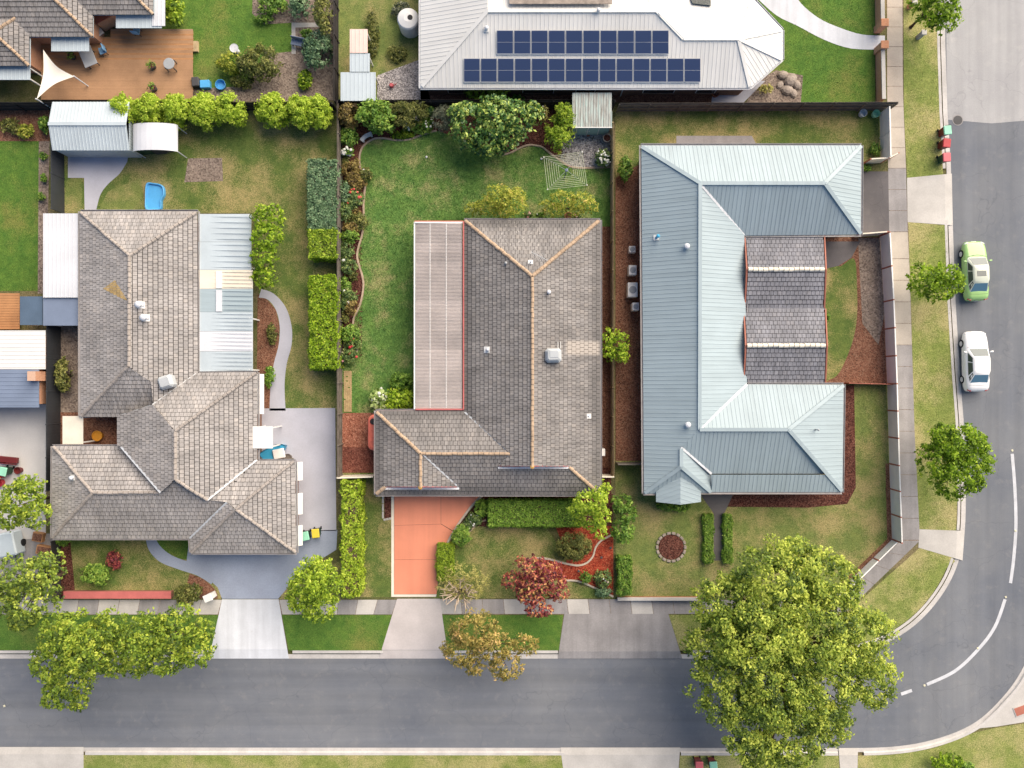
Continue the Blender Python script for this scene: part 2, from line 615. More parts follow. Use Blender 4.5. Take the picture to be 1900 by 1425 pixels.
M['white'] = simple('white_paint', (0.80, 0.80, 0.78), 0.5, 0.35, 0.07, 1.0, 10)
M['whitemetal'] = simple('white_steel', (0.66, 0.68, 0.72), 0.4, 0.4, 0.08, 0.5, 9)
M['roofwhite'] = steel('white_roof_steel', (0.71, 0.71, 0.69), 0.45, 0.35, 0.10)
M['roofblue'] = steel('blue_grey_roof_steel', (0.345, 0.425, 0.462), 0.5, 0.3, 0.14)
M['roofpink'] = simple('pale_pink_roof', (0.78, 0.58, 0.52), 0.5, 0.3, 0.08)
M['shedblue'] = simple('pale_blue_steel', (0.50, 0.575, 0.62), 0.45, 0.4, 0.08, 0.6, 9)
M['shedgreen'] = simple('green_steel', (0.34, 0.50, 0.46), 0.5, 0.4, 0.15, 0.8, 12)
M['gutter'] = simple('gutter_grey', (0.42, 0.40, 0.40), 0.5, 0.4, 0.15)
M['deck_under'] = simple('roof_underlay', (0.035, 0.033, 0.033), 0.9, 0.1, 0.1)  # near-black, so it serves as painted shadow in the tile gaps
M['lead'] = simple('blue_grey_flashing', (0.80, 0.82, 0.85), 0.45, 0.5, 0.15, 1.5)
M['valley'] = simple('pale_valley_steel', (0.58, 0.61, 0.64), 0.4, 0.5, 0.12, 1.5)
M['brickred'] = brickmat('red_brick', (0.24, 0.085, 0.055), (0.36, 0.15, 0.10), (0.42, 0.36, 0.30))
M['brickbrown'] = brickmat('brown_brick', (0.14, 0.08, 0.06), (0.24, 0.13, 0.09), (0.36, 0.32, 0.28))
M['brickorange'] = brickmat('orange_brick', (0.50, 0.22, 0.12), (0.60, 0.31, 0.18), (0.55, 0.48, 0.40))
M['timber_grey'] = simple('weathered_timber', (0.20, 0.175, 0.15), 0.9, 0.1, 0.3, 2.0, 16)
M['timber_tan'] = simple('tan_timber', (0.50, 0.38, 0.22), 0.85, 0.15, 0.28, 2.0, 16)
M['timber_dark'] = simple('dark_timber', (0.055, 0.05, 0.05), 0.85, 0.2, 0.25, 2.0, 14)
M['steel_dark'] = simple('charcoal_steel', (0.045, 0.05, 0.058), 0.5, 0.4, 0.15, 1.0, 10)
M['deck'] = simple('brown_decking', (0.46, 0.27, 0.15), 0.7, 0.25, 0.22, 0.5, 18)
M['deck_orange'] = simple('orange_decking', (0.50, 0.26, 0.12), 0.7, 0.25, 0.22, 0.8, 18)
M['fascia_red'] = simple('pink_red_fascia', (0.55, 0.16, 0.15), 0.55, 0.3, 0.15)
M['barge'] = simple('brick_red_barge', (0.44, 0.16, 0.11), 0.6, 0.3, 0.15)
M['poly'] = simple('weathered_polycarbonate', (0.60, 0.54, 0.51), 0.4, 0.45, 0.16, 0.45, 7, co='world', orand=0.78)
M['tankred'] = simple('salmon_red_plastic', (0.60, 0.15, 0.10), 0.5, 0.35, 0.12)
M['black'] = simple('black_plastic', (0.02, 0.02, 0.022), 0.6, 0.3, 0.1)
M['dark'] = simple('dark_grey_plastic', (0.07, 0.07, 0.075), 0.6, 0.3, 0.15)
M['grey'] = simple('mid_grey_plastic', (0.36, 0.38, 0.40), 0.5, 0.35, 0.12)
M['cooler'] = simple('cooler_grey_plastic', (0.46, 0.49, 0.51), 0.5, 0.35, 0.08)
M['alu'] = simple('aluminium', (0.62, 0.64, 0.66), 0.35, 0.5, 0.1)
M['benchstone'] = simple('blue_grey_stone', (0.60, 0.62, 0.66), 0.85, 0.2, 0.22, 3, 22, bumps=0.3)
M['stone'] = simple('pale_stone', (0.40, 0.34, 0.29), 0.9, 0.2, 0.3, 2.5, 14, bumps=0.4)
M['terracotta'] = simple('terracotta', (0.42, 0.17, 0.09), 0.8, 0.2, 0.2)
M['potrim'] = simple('pot_rim', (0.50, 0.43, 0.38), 0.8, 0.2, 0.2)
M['paver'] = simple('tan_brick_paver', (0.52, 0.38, 0.20), 0.85, 0.2, 0.25, 3, 16, co='world')
M['line'] = simple('road_line_paint', (0.62, 0.64, 0.68), 0.7, 0.3, 0.15, 1.5, 14, co='world')
M['reflector'] = simple('cream_reflector', (0.65, 0.62, 0.45), 0.4, 0.4, 0.1)
M['solar'] = glassy('solar_glass', (0.035, 0.055, 0.125), 0.18)
M['glass'] = glassy('window_glass', (0.03, 0.035, 0.04), 0.05)
M['carglass'] = glassy('tinted_car_glass', (0.045, 0.07, 0.075), 0.04)
M['carglassblue'] = glassy('blue_car_glass', (0.10, 0.21, 0.30), 0.05)
M['carwhite'] = paint('white_car_paint', (0.84, 0.85, 0.86))
M['cargreen'] = paint('green_car_paint', (0.33, 0.56, 0.20))
M['carroof'] = paint('pale_car_roof_paint', (0.58, 0.62, 0.52))
M['rubber'] = simple('tyre_rubber', (0.022, 0.022, 0.024), 0.85, 0.2, 0.15)
M['lampred'] = glassy('red_lens', (0.38, 0.02, 0.02), 0.15)
M['lampclear'] = glassy('clear_lens', (0.62, 0.64, 0.66), 0.1)
M['sail'] = simple('cream_shade_cloth', (0.78, 0.74, 0.65), 0.8, 0.1, 0.06)
M['bluetarp'] = simple('bright_blue_plastic', (0.10, 0.42, 0.80), 0.45, 0.4, 0.10, 1.5)
M['navy'] = simple('navy_shade_cloth', (0.10, 0.15, 0.22), 0.7, 0.2, 0.15, 0.6)
M['slate'] = simple('slate_blue_sheet', (0.20, 0.25, 0.35), 0.5, 0.35, 0.12, 0.5)
M['cyan'] = simple('cyan_plastic', (0.05, 0.36, 0.60), 0.45, 0.4, 0.1)
M['red'] = simple('red_plastic', (0.48, 0.04, 0.05), 0.5, 0.35, 0.1)
M['pinkred'] = simple('faded_red_plastic', (0.62, 0.14, 0.16), 0.5, 0.35, 0.1)
M['maroon'] = simple('maroon_plastic', (0.14, 0.02, 0.02), 0.5, 0.35, 0.1)
M['mint'] = simple('mint_green_plastic', (0.30, 0.66, 0.48), 0.5, 0.35, 0.1)
M['bingreen'] = simple('dark_green_plastic', (0.025, 0.07, 0.04), 0.5, 0.35, 0.1)
M['yellow'] = simple('yellow_plastic', (0.72, 0.56, 0.06), 0.5, 0.35, 0.1)
M['orange'] = simple('orange_glaze', (0.62, 0.28, 0.03), 0.5, 0.35, 0.12)
M['aqua'] = simple('aqua_cloth', (0.20, 0.40, 0.62), 0.7, 0.2, 0.12)
M['bark'] = simple('bark', (0.12, 0.085, 0.06), 0.9, 0.1, 0.35, 4, 20)
M['bark_pale'] = simple('pale_bark', (0.52, 0.42, 0.32), 0.85, 0.1, 0.25, 4, 20)
TILE_COLS = [tuple(x * 1.12 for x in c) for c in [(0.205, 0.195, 0.19), (0.25, 0.235, 0.225), (0.225, 0.212, 0.206), (0.265, 0.245, 0.23), (0.215, 0.204, 0.20), (0.24, 0.226, 0.218), (0.205, 0.195, 0.19)]]
M['tile'] = tilemat('concrete_roof_tile', TILE_COLS, (0.6, 10.9, 3.3), [(3.95, 6.45, 2.15, 3.15)], 2.5)
M['tile_left'] = tilemat('pale_concrete_roof_tile', [tuple(min(1, x * 1.38 + 0.01) for x in c) for c in TILE_COLS])
M['tile_topleft'] = tilemat('grey_concrete_roof_tile', [tuple(x * 1.15 for x in c) for c in TILE_COLS])
M['cap'] = simple('tan_ridge_cap', (0.50, 0.37, 0.26), 0.85, 0.2, 0.25, 2.0, 14, co='world', bumps=0.3)
M['cap_grey'] = simple('grey_ridge_cap', (0.40, 0.36, 0.33), 0.85, 0.2, 0.25, 2.0, 14, co='world')
M['tile_porch'] = tilemat('slate_grey_porch_tile', [(x[0] * 0.95, x[1] * 1.02, x[2] * 1.18) for x in TILE_COLS])

LF = {
    'bright': leafmat('leaf_bright', [(0.066, 0.123, 0.015), (0.215, 0.334, 0.026), (0.389, 0.520, 0.042), (0.604, 0.693, 0.102)], 0.35),
    'mid': leafmat('leaf_mid', [(0.048, 0.113, 0.019), (0.121, 0.242, 0.035), (0.209, 0.354, 0.052), (0.386, 0.515, 0.096)]),
    'dark': leafmat('leaf_dark_glossy', [(0.019, 0.052, 0.017), (0.057, 0.138, 0.035), (0.122, 0.244, 0.052), (0.488, 0.585, 0.130)], 0.2, 0.35),
    'hedge': leafmat('leaf_hedge', [(0.058, 0.127, 0.016), (0.139, 0.266, 0.034), (0.237, 0.393, 0.050), (0.393, 0.552, 0.097)], 0.25),
    'olive': leafmat('leaf_olive', [(0.044, 0.054, 0.018), (0.120, 0.143, 0.036), (0.226, 0.240, 0.060), (0.390, 0.374, 0.120)]),
    'grey': leafmat('leaf_grey_green', [(0.050, 0.062, 0.040), (0.112, 0.131, 0.085), (0.188, 0.206, 0.138), (0.300, 0.312, 0.213)], 0.2),
    'gold': leafmat('leaf_gold', [(0.145, 0.186, 0.022), (0.353, 0.404, 0.054), (0.570, 0.568, 0.098), (0.727, 0.524, 0.175)], 0.35),
    'red': leafmat('leaf_purple_red', [(0.091, 0.020, 0.027), (0.258, 0.051, 0.071), (0.514, 0.119, 0.096), (0.711, 0.414, 0.159)]),
    'lime': leafmat('leaf_lime', [(0.066, 0.123, 0.011), (0.207, 0.339, 0.021), (0.377, 0.533, 0.030), (0.547, 0.635, 0.082)], 0.4),
    'street': leafmat('leaf_street_tree', [(0.069, 0.113, 0.022), (0.182, 0.286, 0.033), (0.336, 0.436, 0.048), (0.532, 0.587, 0.090)], 0.35),
    'big': leafmat('leaf_big_tree', [(0.066, 0.107, 0.025), (0.165, 0.250, 0.039), (0.315, 0.400, 0.053), (0.548, 0.606, 0.107)], 0.3),
    'autumn': leafmat('leaf_autumn', [(0.134, 0.134, 0.037), (0.300, 0.256, 0.067), (0.480, 0.374, 0.106), (0.690, 0.450, 0.196)], 0.3),
    'rose': leafmat('leaf_rose', [(0.036, 0.071, 0.029), (0.101, 0.172, 0.054), (0.193, 0.283, 0.082), (0.406, 0.467, 0.162)]),
    'bronze': leafmat('leaf_bronze', [(0.074, 0.053, 0.024), (0.180, 0.127, 0.044), (0.330, 0.256, 0.074), (0.510, 0.406, 0.150)]),
    'pale': leafmat('leaf_variegated', [(0.125, 0.200, 0.050), (0.300, 0.413, 0.100), (0.600, 0.688, 0.325), (0.850, 0.850, 0.750)]),
    'straw': leafmat('leaf_straw', [(0.240, 0.226, 0.074), (0.420, 0.406, 0.120), (0.600, 0.540, 0.180), (0.750, 0.644, 0.270)]),
    'blue': leafmat('leaf_blue_green', [(0.046, 0.094, 0.046), (0.110, 0.204, 0.101), (0.188, 0.296, 0.156), (0.312, 0.423, 0.235)], 0.2),
    'white': leafmat('petal_white', [(0.62, 0.63, 0.60), (0.78, 0.78, 0.74), (0.85, 0.85, 0.82)], 0.2),
    'redpetal': leafmat('petal_red', [(0.40, 0.02, 0.03), (0.60, 0.05, 0.06), (0.72, 0.16, 0.14)], 0.2),
    'pinkpetal': leafmat('petal_pink', [(0.62, 0.22, 0.24), (0.75, 0.45, 0.42), (0.82, 0.66, 0.60)], 0.2),
}

# ------------------------------------------------------------------ ground, road, kerbs, paths
def sheet(name, px, mat, lvl, z0=GL):
    z = z0 + 0.004 * lvl
    return struct(name, MB().poly([P(x, y, z) for x, y in ccw(px)]), mat)


def ccw(px):
    ar = sum(px[i][0] * px[(i + 1) % len(px)][1] - px[(i + 1) % len(px)][0] * px[i][1] for i in range(len(px)))
    return list(px) if ar < 0 else list(reversed(px))     # pixel y grows downwards


def slab(name, px, mat, z0, z1, parent=None):
    return obj(name, MB().prism([P(x, y, z1)[:2] for x, y in px], z0, z1), mat, parent)


def xypoly(px, z=GL):
    return np.array([[P(x, y, z)[0], P(x, y, z)[1]] for x, y in px])


def inside(pts, poly):
    x, y = pts[:, 0], pts[:, 1]
    c = np.zeros(len(pts), bool)
    n = len(poly)
    j = n - 1
    for i in range(n):
        xi, yi = poly[i]
        xj, yj = poly[j]
        with np.errstate(divide='ignore', invalid='ignore'):
            t = ((yi > y) != (yj > y)) & (x < (xj - xi) * (y - yi) / (yj - yi + 1e-12) + xi)
        c ^= t
        j = i
    return c


def scatter(px, per_m2, holes=()):
    poly = xypoly(px)
    lo, hi = poly.min(0), poly.max(0)
    n = int((hi[0] - lo[0]) * (hi[1] - lo[1]) * per_m2)
    pts = rng.random((n, 2)) * (hi - lo) + lo
    pts = pts[inside(pts, poly)]
    for h in holes:
        pts = pts[~inside(pts, xypoly(h))]
    return pts


struct('ground', MB().poly([(-400, -400, -0.03), (400, -400, -0.03), (400, 400, -0.03), (-400, 400, -0.03)]), M['ground'])

# inner (north and west) edge of the road and its outer edge
road_in = [(-900, 1222), (1300, 1222), (1480, 1221), (1580, 1214)] + smooth([(1580, 1214), (1645, 1193), (1700, 1158), (1745, 1108), (1775, 1052), (1790, 985), (1792, 900)], 5)[1:] + \
    [(1788, 780), (1781, 690), (1773, 560), (1768, 420), (1764, 300), (1758, 205), (1754, 80), (1752, -700)]
road_out = [(-900, 1386), (1540, 1388)] + smooth([(1540, 1388), (1650, 1386), (1730, 1373), (1800, 1346), (1850, 1305), (1895, 1245), (1935, 1150), (1960, 1030), (1965, 900)], 5)[1:] + \
    [(1955, 600), (1945, 200), (1940, -700)]


def offs(line, d):
    """offset a pixel polyline by d pixels to its left-hand (screen) side"""
    out = []
    for i in range(len(line)):
        a, b = line[max(i - 1, 0)], line[min(i + 1, len(line) - 1)]
        tx, ty = b[0] - a[0], b[1] - a[1]
        l = math.hypot(tx, ty)
        out.append((line[i][0] + ty / l * d, line[i][1] - tx / l * d))
    return out


struct('road', MB().poly([P(x, y, 0.0) for x, y in ccw(road_in + road_out[::-1])]), M['road'])
sheet('old_road_surface', [(1750, -700), (1945, -700), (1945, 222), (1900, 224), (1840, 229), (1757, 222)], M['road_old'], 1, 0.0)
kin = offs(road_in, 15)
kout = offs(road_out, -14)
struct('land_north', MB().prism([P(x, y, GL)[:2] for x, y in kin + [(-900, -700)]], -0.02, GL), M['ground'])
struct('land_south', MB().prism([P(x, y, GL)[:2] for x, y in kout + [(3000, -700), (3000, 2200), (-900, 2200)]], -0.02, GL), M['ground'])


def kerb_run(line, d, skip):
    """concrete channel at road level plus an upright kerb; skip: list of pixel boxes (driveway crossings)"""
    edge = offs(line, d)
    mid = offs(line, d * 0.55)
    ch, kb = MB(), MB()
    n = 0
    dense_o, dense_m, dense_e = [], [], []
    for i in range(len(line) - 1):
        L = max(1, int(math.hypot(line[i + 1][0] - line[i][0], line[i + 1][1] - line[i][1]) / 12))
        for s in range(L):
            t = s / L
            for src, dst in ((line, dense_o), (mid, dense_m), (edge, dense_e)):
                dst.append((src[i][0] * (1 - t) + src[i + 1][0] * t, src[i][1] * (1 - t) + src[i + 1][1] * t))
    for i in range(len(dense_o) - 1):
        q = [P(*dense_o[i], 0.012), P(*dense_o[i + 1], 0.012), P(*dense_m[i + 1], 0.02), P(*dense_m[i], 0.02)]
        if d > 0:
            q = q[::-1]
        ch.poly(q if d < 0 else q, 0)
        mx, my = dense_m[i]
        if any(x0 <= mx <= x1 and y0 <= my <= y1 for x0, y0, x1, y1 in skip):
            continue
        a0, a1 = P(*dense_m[i], 0.135), P(*dense_m[i + 1], 0.135)
        b0, b1 = P(*dense_e[i], 0.135), P(*dense_e[i + 1], 0.135)
        a0g, a1g = a0.copy(), a1.copy()
        a0g.z = a1g.z = 0.0
        dx = (b0 - a0) * 0.25
        t0, t1 = a0 + dx, a1 + dx
        kb.add([a0g, a1g, t1, t0, b1, b0], [(0, 1, 2, 3), (3, 2, 4, 5)])
    struct('kerb_channel', ch, M['kerb'])
    struct('kerb', kb, M['kerb'])


kerb_run(road_in, 15, [(385, 1195, 540, 1230), (700, 1195, 835, 1230), (1032, 1195, 1270, 1230), (1730, 322, 1780, 418), (1750, 985, 1800, 1045)])
kerb_run(road_out, -14, [(-900, 1380, 155, 1400), (1042, 1380, 1262, 1400), (1553, 1380, 1592, 1400)])


def crossing(name, back, front, mat):
    """driveway crossing: flat over the verge, then falling to the road"""
    (bx0, by0), (bx1, by1) = back
    (fx0, fy0), (fx1, fy1) = front
    k = 0.84
    m0 = (bx0 + (fx0 - bx0) * k, by0 + (fy0 - by0) * k)
    m1 = (bx1 + (fx1 - bx1) * k, by1 + (fy1 - by1) * k)
    z = GL + 0.016
    mb = MB()
    for q in ([P(bx0, by0, z), P(*m0, z), P(*m1, z), P(bx1, by1, z)], [P(*m0, z), P(fx0, fy0, 0.026), P(fx1, fy1, 0.026), P(*m1, z)]):
        nrm = (q[1] - q[0]).cross(q[2] - q[0])
        mb.poly(q if nrm.z > 0 else q[::-1])
    struct(name, mb, mat)


crossing('driveway_crossing', [(412, 1112), (517, 1112)], [(388, 1222), (536, 1222)], M['conc_white'])
crossing('driveway_crossing', [(737, 1111), (816, 1111)], [(703, 1222), (832, 1222)], simple('pinkish_concrete', (0.60, 0.555, 0.54), 0.85, 0.2, 0.12, 0.6, 9, co='world'))
crossing('driveway_crossing', [(1047, 1139), (1240, 1139)], [(1035, 1222), (1266, 1222)], M['conc_grey'])
crossing('driveway_crossing', [(1683, 330), (1684, 412)], [(1766, 322), (1768, 418)], M['conc'])
crossing('pram_crossing', [(1706, 982), (1704, 1016)], [(1790, 985), (1786, 1040)], M['conc'])
crossing('driveway_crossing', [(-200, 1470), (155, 1470)], [(-200, 1386), (155, 1386)], M['conc'])
crossing('driveway_crossing', [(1050, 1470), (1256, 1470)], [(1040, 1387), (1262, 1387)], M['conc'])
crossing('pram_crossing', [(1562, 1470), (1590, 1470)], [(1556, 1388), (1592, 1388)], M['conc'])

# footpath: separate concrete slabs
footpath = struct('footpath', MB().poly([P(x, y, GL + 0.004) for x, y in ccw([(-300, 1113), (1556, 1113), (1560, 1139), (-300, 1141)])]), M['soil'])


def slabs_run(parent, a_edge, b_edge, step, mat):
    """slabs between two pixel polylines of equal point count"""
    A, B = [], []
    for i in range(len(a_edge) - 1):
        n = max(1, round(math.hypot(a_edge[i + 1][0] - a_edge[i][0], a_edge[i + 1][1] - a_edge[i][1]) / step))
        for s in range(n):
            t = s / n
            A.append((a_edge[i][0] * (1 - t) + a_edge[i + 1][0] * t, a_edge[i][1] * (1 - t) + a_edge[i + 1][1] * t))
            B.append((b_edge[i][0] * (1 - t) + b_edge[i + 1][0] * t, b_edge[i][1] * (1 - t) + b_edge[i + 1][1] * t))
    A.append(a_edge[-1])
    B.append(b_edge[-1])
    for i in range(len(A) - 1):
        g = 0.012
        q = [(A[i][0] * (1 - g) + A[i + 1][0] * g, A[i][1] * (1 - g) + A[i + 1][1] * g), (A[i + 1][0] * (1 - g) + A[i][0] * g, A[i + 1][1] * (1 - g) + A[i][1] * g),
             (B[i + 1][0] * (1 - g) + B[i][0] * g, B[i + 1][1] * (1 - g) + B[i][1] * g), (B[i][0] * (1 - g) + B[i + 1][0] * g, B[i][1] * (1 - g) + B[i + 1][1] * g)]
        zt = GL + 0.011 + rnd.uniform(0, 0.004)
        m = mat(i) if callable(mat) else mat
        slab('concrete_slab', q, m, GL - 0.05, zt, parent)


PATHM = [M['conc'], M['conc_path'], M['conc_grey']]
slabs_run(footpath, [(-120, 1113), (412, 1113)], [(-120, 1140), (404, 1140)], 37, lambda i: PATHM[[0, 0, 2, 2, 0, 0, 0, 2][i % 8]])
slabs_run(footpath, [(518, 1113), (737, 1113)], [(524, 1140), (727, 1140)], 37, lambda i: PATHM[[0, 2, 0, 2][i % 4]])
slabs_run(footpath, [(816, 1112), (1248, 1112)], [(818, 1139), (1252, 1139)], 38, lambda i: PATHM[2 if i % 3 else 0])
slabs_run(footpath, [(1248, 1112), (1553, 1116)], [(1252, 1139), (1566, 1139)], 38, M['conc_grey'])
fp2 = struct('footpath_east', MB().poly([P(x, y, GL + 0.0035) for x, y in ccw([(1647, -300), (1675, -300), (1676, 200), (1685, 420), (1690, 560), (1697, 800), (1707, 1000), (1566, 1139), (1553, 1116), (1672, 1002), (1667, 800), (1655, 560), (1650, 300)])]), M['soil'])
slabs_run(fp2, [(1553, 1116), (1672, 1003)], [(1566, 1139), (1707, 1003)], 36, M['conc_grey'])
slabs_run(fp2, [(1672, 1002), (1667, 800), (1658, 640)], [(1707, 1002), (1697, 800), (1692, 640)], 37, lambda i: PATHM[2])
slabs_run(fp2, [(1658, 640), (1652, 480), (1650, 430)], [(1692, 640), (1687, 480), (1684, 430)], 37, M['conc_path'])
slabs_run(fp2, [(1650, 430), (1648, 312)], [(1684, 430), (1681, 312)], 38, M['conc_grey'])
slabs_run(fp2, [(1648, 312), (1646, 160), (1646, -60)], [(1681, 312), (1675, 160), (1674, -60)], 38, M['conc_path'])

# verges
sheet('verge_grass', [(-300, 1141), (404, 1141), (414, 1143), (392, 1206), (-300, 1207)], M['lawn_lush'], 2)
sheet('verge_grass', [(523, 1141), (727, 1141), (709, 1207), (536, 1207)], M['lawn_lush'], 2)
sheet('verge_grass', [(816, 1141), (1045, 1141), (1037, 1207), (830, 1207)], M['lawn_lush'], 2)
sheet('verge_grass', [(1241, 1141), (1566, 1141), (1707, 1016), (1758, 1020), (1772, 1042)] + offs(smooth([(1775, 1052), (1745, 1108), (1700, 1158), (1645, 1193), (1580, 1214)], 4), -16)[1:] + [(1480, 1207), (1262, 1207)], M['lawn_verge'], 2)
sheet('verge_grass', [(1676, -300), (1739, -300), (1740, 80), (1743, 205), (1749, 300), (1750, 324), (1683, 330), (1677, 200)], M['lawn_verge'], 2)
sheet('verge_grass', [(1685, 412), (1753, 418), (1758, 560), (1766, 690), (1773, 780), (1777, 900), (1774, 984), (1706, 983), (1697, 800), (1690, 560)], M['lawn_verge'], 2)
sheet('verge_grass', [(155, 1401), (1042, 1401), (1051, 1500), (155, 1500)], M['lawn_verge'], 2)
sheet('verge_grass', [(1262, 1402), (1556, 1402), (1562, 1500), (1256, 1500)], M['lawn_verge'], 2)
sheet('verge_grass', [(1592, 1402)] + offs(smooth([(1650, 1386), (1730, 1373), (1800, 1346)], 5), -15)[:] + [(1850, 1350), (1930, 1338), (1990, 1500), (1590, 1500)], M['lawn_verge'], 2)
sheet('corner_paving', [(1812, 1352), (1850, 1316), (1905, 1256), (2000, 1180), (2000, 1330), (1930, 1335), (1850, 1348)], M['conc'], 3)

# centre line of the bend, with reflectors
def dash(pts, w=6.0):
    mb = MB()
    l, r = offs(pts, w / 2), offs(pts, -w / 2)
    for i in range(len(pts) - 1):
        q = [P(*l[i], 0.008), P(*l[i + 1], 0.008), P(*r[i + 1], 0.008), P(*r[i], 0.008)]
        if (q[1] - q[0]).cross(q[2] - q[0]).z < 0:
            q.reverse()
        mb.poly(q)
    struct('centre_line', mb, M['line'])


dash(smooth([(1878, 842), (1883, 905), (1885, 975), (1881, 1035), (1875, 1082)], 5))
dash(smooth([(1865, 1112), (1846, 1163), (1815, 1205), (1772, 1245), (1720, 1270)], 6))
dash([(1672, 1288), (1692, 1281)])
for i, (x, y, where) in enumerate([(1878, 836, 'at the north end of the line'), (1884, 985, 'half way along the straight dash'), (1866, 1108, 'where the curved dash begins'),
                                   (1814, 1203, 'in the middle of the curved dash'), (1715, 1272, 'at the west end of the curved dash'), (8, 1310, 'alone on the road at the west edge')]):
    p = P(x, y, 0)
    tag(obj('road_reflector', MB().box((p.x, p.y, 0.02), (0.16, 0.16, 0.03), 0.3, bev=0.02), M['reflector']),
        'small cream raised road reflector ' + where, 'road reflector', 'reflectors along the centre line')
p = P(1777, 223, 0)
mh = thing('manhole_cover', 'round dark manhole cover at the seam between old and new asphalt', 'manhole cover', (p.x, p.y, 0.0))
obj('rim', MB().lathe((p.x, p.y, 0), [(0.42, 0.0), (0.42, 0.010), (0.36, 0.012)], 20), M['conc_grey'], mh)
obj('lid', MB().lathe((p.x, p.y, 0), [(0.35, 0.011), (0.35, 0.018), (0.33, 0.020)], 20), M['dark'], mh)

# ------------------------------------------------------------------ surfaces of the lots
bed_edge_w = [(661, 654), (664, 643), (663, 632), (657, 620), (655, 606), (657, 588), (663, 577), (669, 562), (673, 544), (674.5, 527), (672, 511), (667, 494), (662.7, 476), (665.6, 457), (672, 435),
              (675, 402), (674.5, 378), (676.7, 354), (678, 334), (668.6, 312), (667, 298), (668.6, 283), (674.5, 271), (684.8, 262.5), (696.6, 257), (708.4, 256.6), (721.6, 258), (732, 260),
              (749.6, 260), (761.4, 258), (779, 252), (796.7, 245.5), (810, 242.5)]
bed_edge_ne = [(925, 289), (946, 284), (961, 276.5), (973, 271), (985, 269), (997, 270.5), (1007, 273.5), (1017, 281.6), (1029, 290.5), (1039.5, 298), (1053, 307), (1067, 311), (1088, 312), (1112, 311), (1132, 310)]
sw = smooth(bed_edge_w, 4)
sne = smooth(bed_edge_ne, 4)
lot_lawn = [(633, 660)] + [(p[0], p[1]) for p in sw] + [(870, 262), (925, 289)] + [(p[0], p[1]) for p in sne] + [(1134, 420), (1112, 421), (862, 421), (768, 420), (768, 764), (697, 766), (633, 766)]
sheet('back_lawn', lot_lawn, M['lawn'], 1)
sheet('garden_bed', [(631, 190)] + [(1050, 190), (1050, 306)] + [(p[0], p[1]) for p in sne[::-1] if p[0] < 1050] + [(925, 289), (870, 262)] + [(p[0], p[1]) for p in sw[::-1]] + [(633, 662), (631, 400)], M['mulch_dark'], 0.5)
sheet('pebble_yard', [(1040, 296), (1046, 250), (1060, 236), (1135, 236), (1134, 309)] + [(p[0], p[1]) for p in sne[::-1] if p[0] > 1042], M['pebble'], 2)
sheet('side_yard_mulch', [(1105, 419), (1134, 421), (1134, 868), (1105, 868)], M['mulch_brown'], 2)
sheet('side_yard_mulch', [(1105, 868), (1134, 868), (1134, 930), (1105, 930)], M['mulch_dark'], 3)
sheet('scoria_yard', [(633, 766), (705, 766), (705, 832), (660, 830), (633, 829)], M['scoria'], 2)
sheet('scoria_yard', [(633, 829), (660, 830), (705, 832), (705, 877), (633, 877)], M['scoria_dark'], 2.5)
sheet('front_side_lawn', [(632, 878), (728, 878), (728, 1108), (632, 1108)], M['lawn_olive'], 1)
sheet('corner_mulch', [(713, 900), (727, 900), (727, 962), (713, 962)], M['mulch_dark'], 3)
sheet('front_lawn', [(838, 985), (870, 955), (905, 975), (1010, 975), (1060, 1045), (1053, 1078), (1137, 1104), (1137, 1110), (800, 1110)], M['lawn_olive'], 1)
sheet('front_bed', [(835, 1000), (862, 960), (900, 916), (1137, 916), (1137, 978), (905, 978), (880, 975), (862, 992)], M['mulch_dark'], 2)
red_top = smooth([(993, 1036), (1010, 1036), (1030, 1040), (1052, 1046), (1073, 1049), (1089, 1044), (1100, 1032), (1105, 1016), (1114, 1004), (1126, 997), (1138, 991)], 4)
red_bot = smooth([(1049, 1077), (1066, 1077), (1082, 1081), (1100, 1089), (1120, 1098), (1138, 1107)], 4)
sheet('red_mulch_bed', [(p[0], p[1]) for p in red_top] + [(p[0], p[1]) for p in red_bot[::-1]] + [(1000, 1075)], M['mulch_red'], 3)
sheet('red_mulch_bed', [(1030, 976), (1138, 976), (1138, 991), (1126, 997), (1114, 1004), (1105, 1016), (1100, 1032), (1089, 1044), (1073, 1049), (1052, 1046), (1040, 1000)], M['mulch_red'], 3)

# salmon driveway cast in separate bays, with a cream border
arc = smooth([(897, 918), (884, 929), (871, 944), (860, 959), (850, 973), (842, 986), (834, 1000), (827, 1016), (819, 1040), (814, 1065), (810, 1103)], 4)
arc = [(p[0], p[1]) for p in arc]


def arc_between(y0, y1):
    return [p for p in arc if y0 < p[1] < y1]


drive = struct('driveway', MB().poly([P(x, y, GL + 0.004) for x, y in ccw([(727, 912), (897, 912)] + arc + [(810, 1108), (727, 1108)])]), M['deck_under'])
z1 = GL + 0.022
slab('concrete_bay', [(731.5, 912), (817.9, 912), (817.9, 972.2), (731.5, 974.8)], M['salmon'], GL, z1, drive)
slab('concrete_bay', [(818.3, 912), (897, 912)] + arc_between(915, 984) + [(841.5, 985.4), (818.3, 971.9)], M['salmon'], GL, z1, drive)
slab('concrete_bay', [(731.5, 975.2), (818, 972.6), (840.8, 986.4)] + arc_between(988, 1036) + [(819.5, 1037.9), (731.5, 1038.1)], M['salmon'], GL, z1, drive)
slab('concrete_bay', [(731.5, 1038.5), (819, 1038.3)] + arc_between(1041, 1102) + [(810, 1102.5), (731.5, 1102.5)], M['salmon'], GL, z1, drive)
slab('border_strip', [(726, 912), (731, 912), (731, 1107.5), (726, 1107.5)], M['cream'], GL, z1 + 0.006, drive)
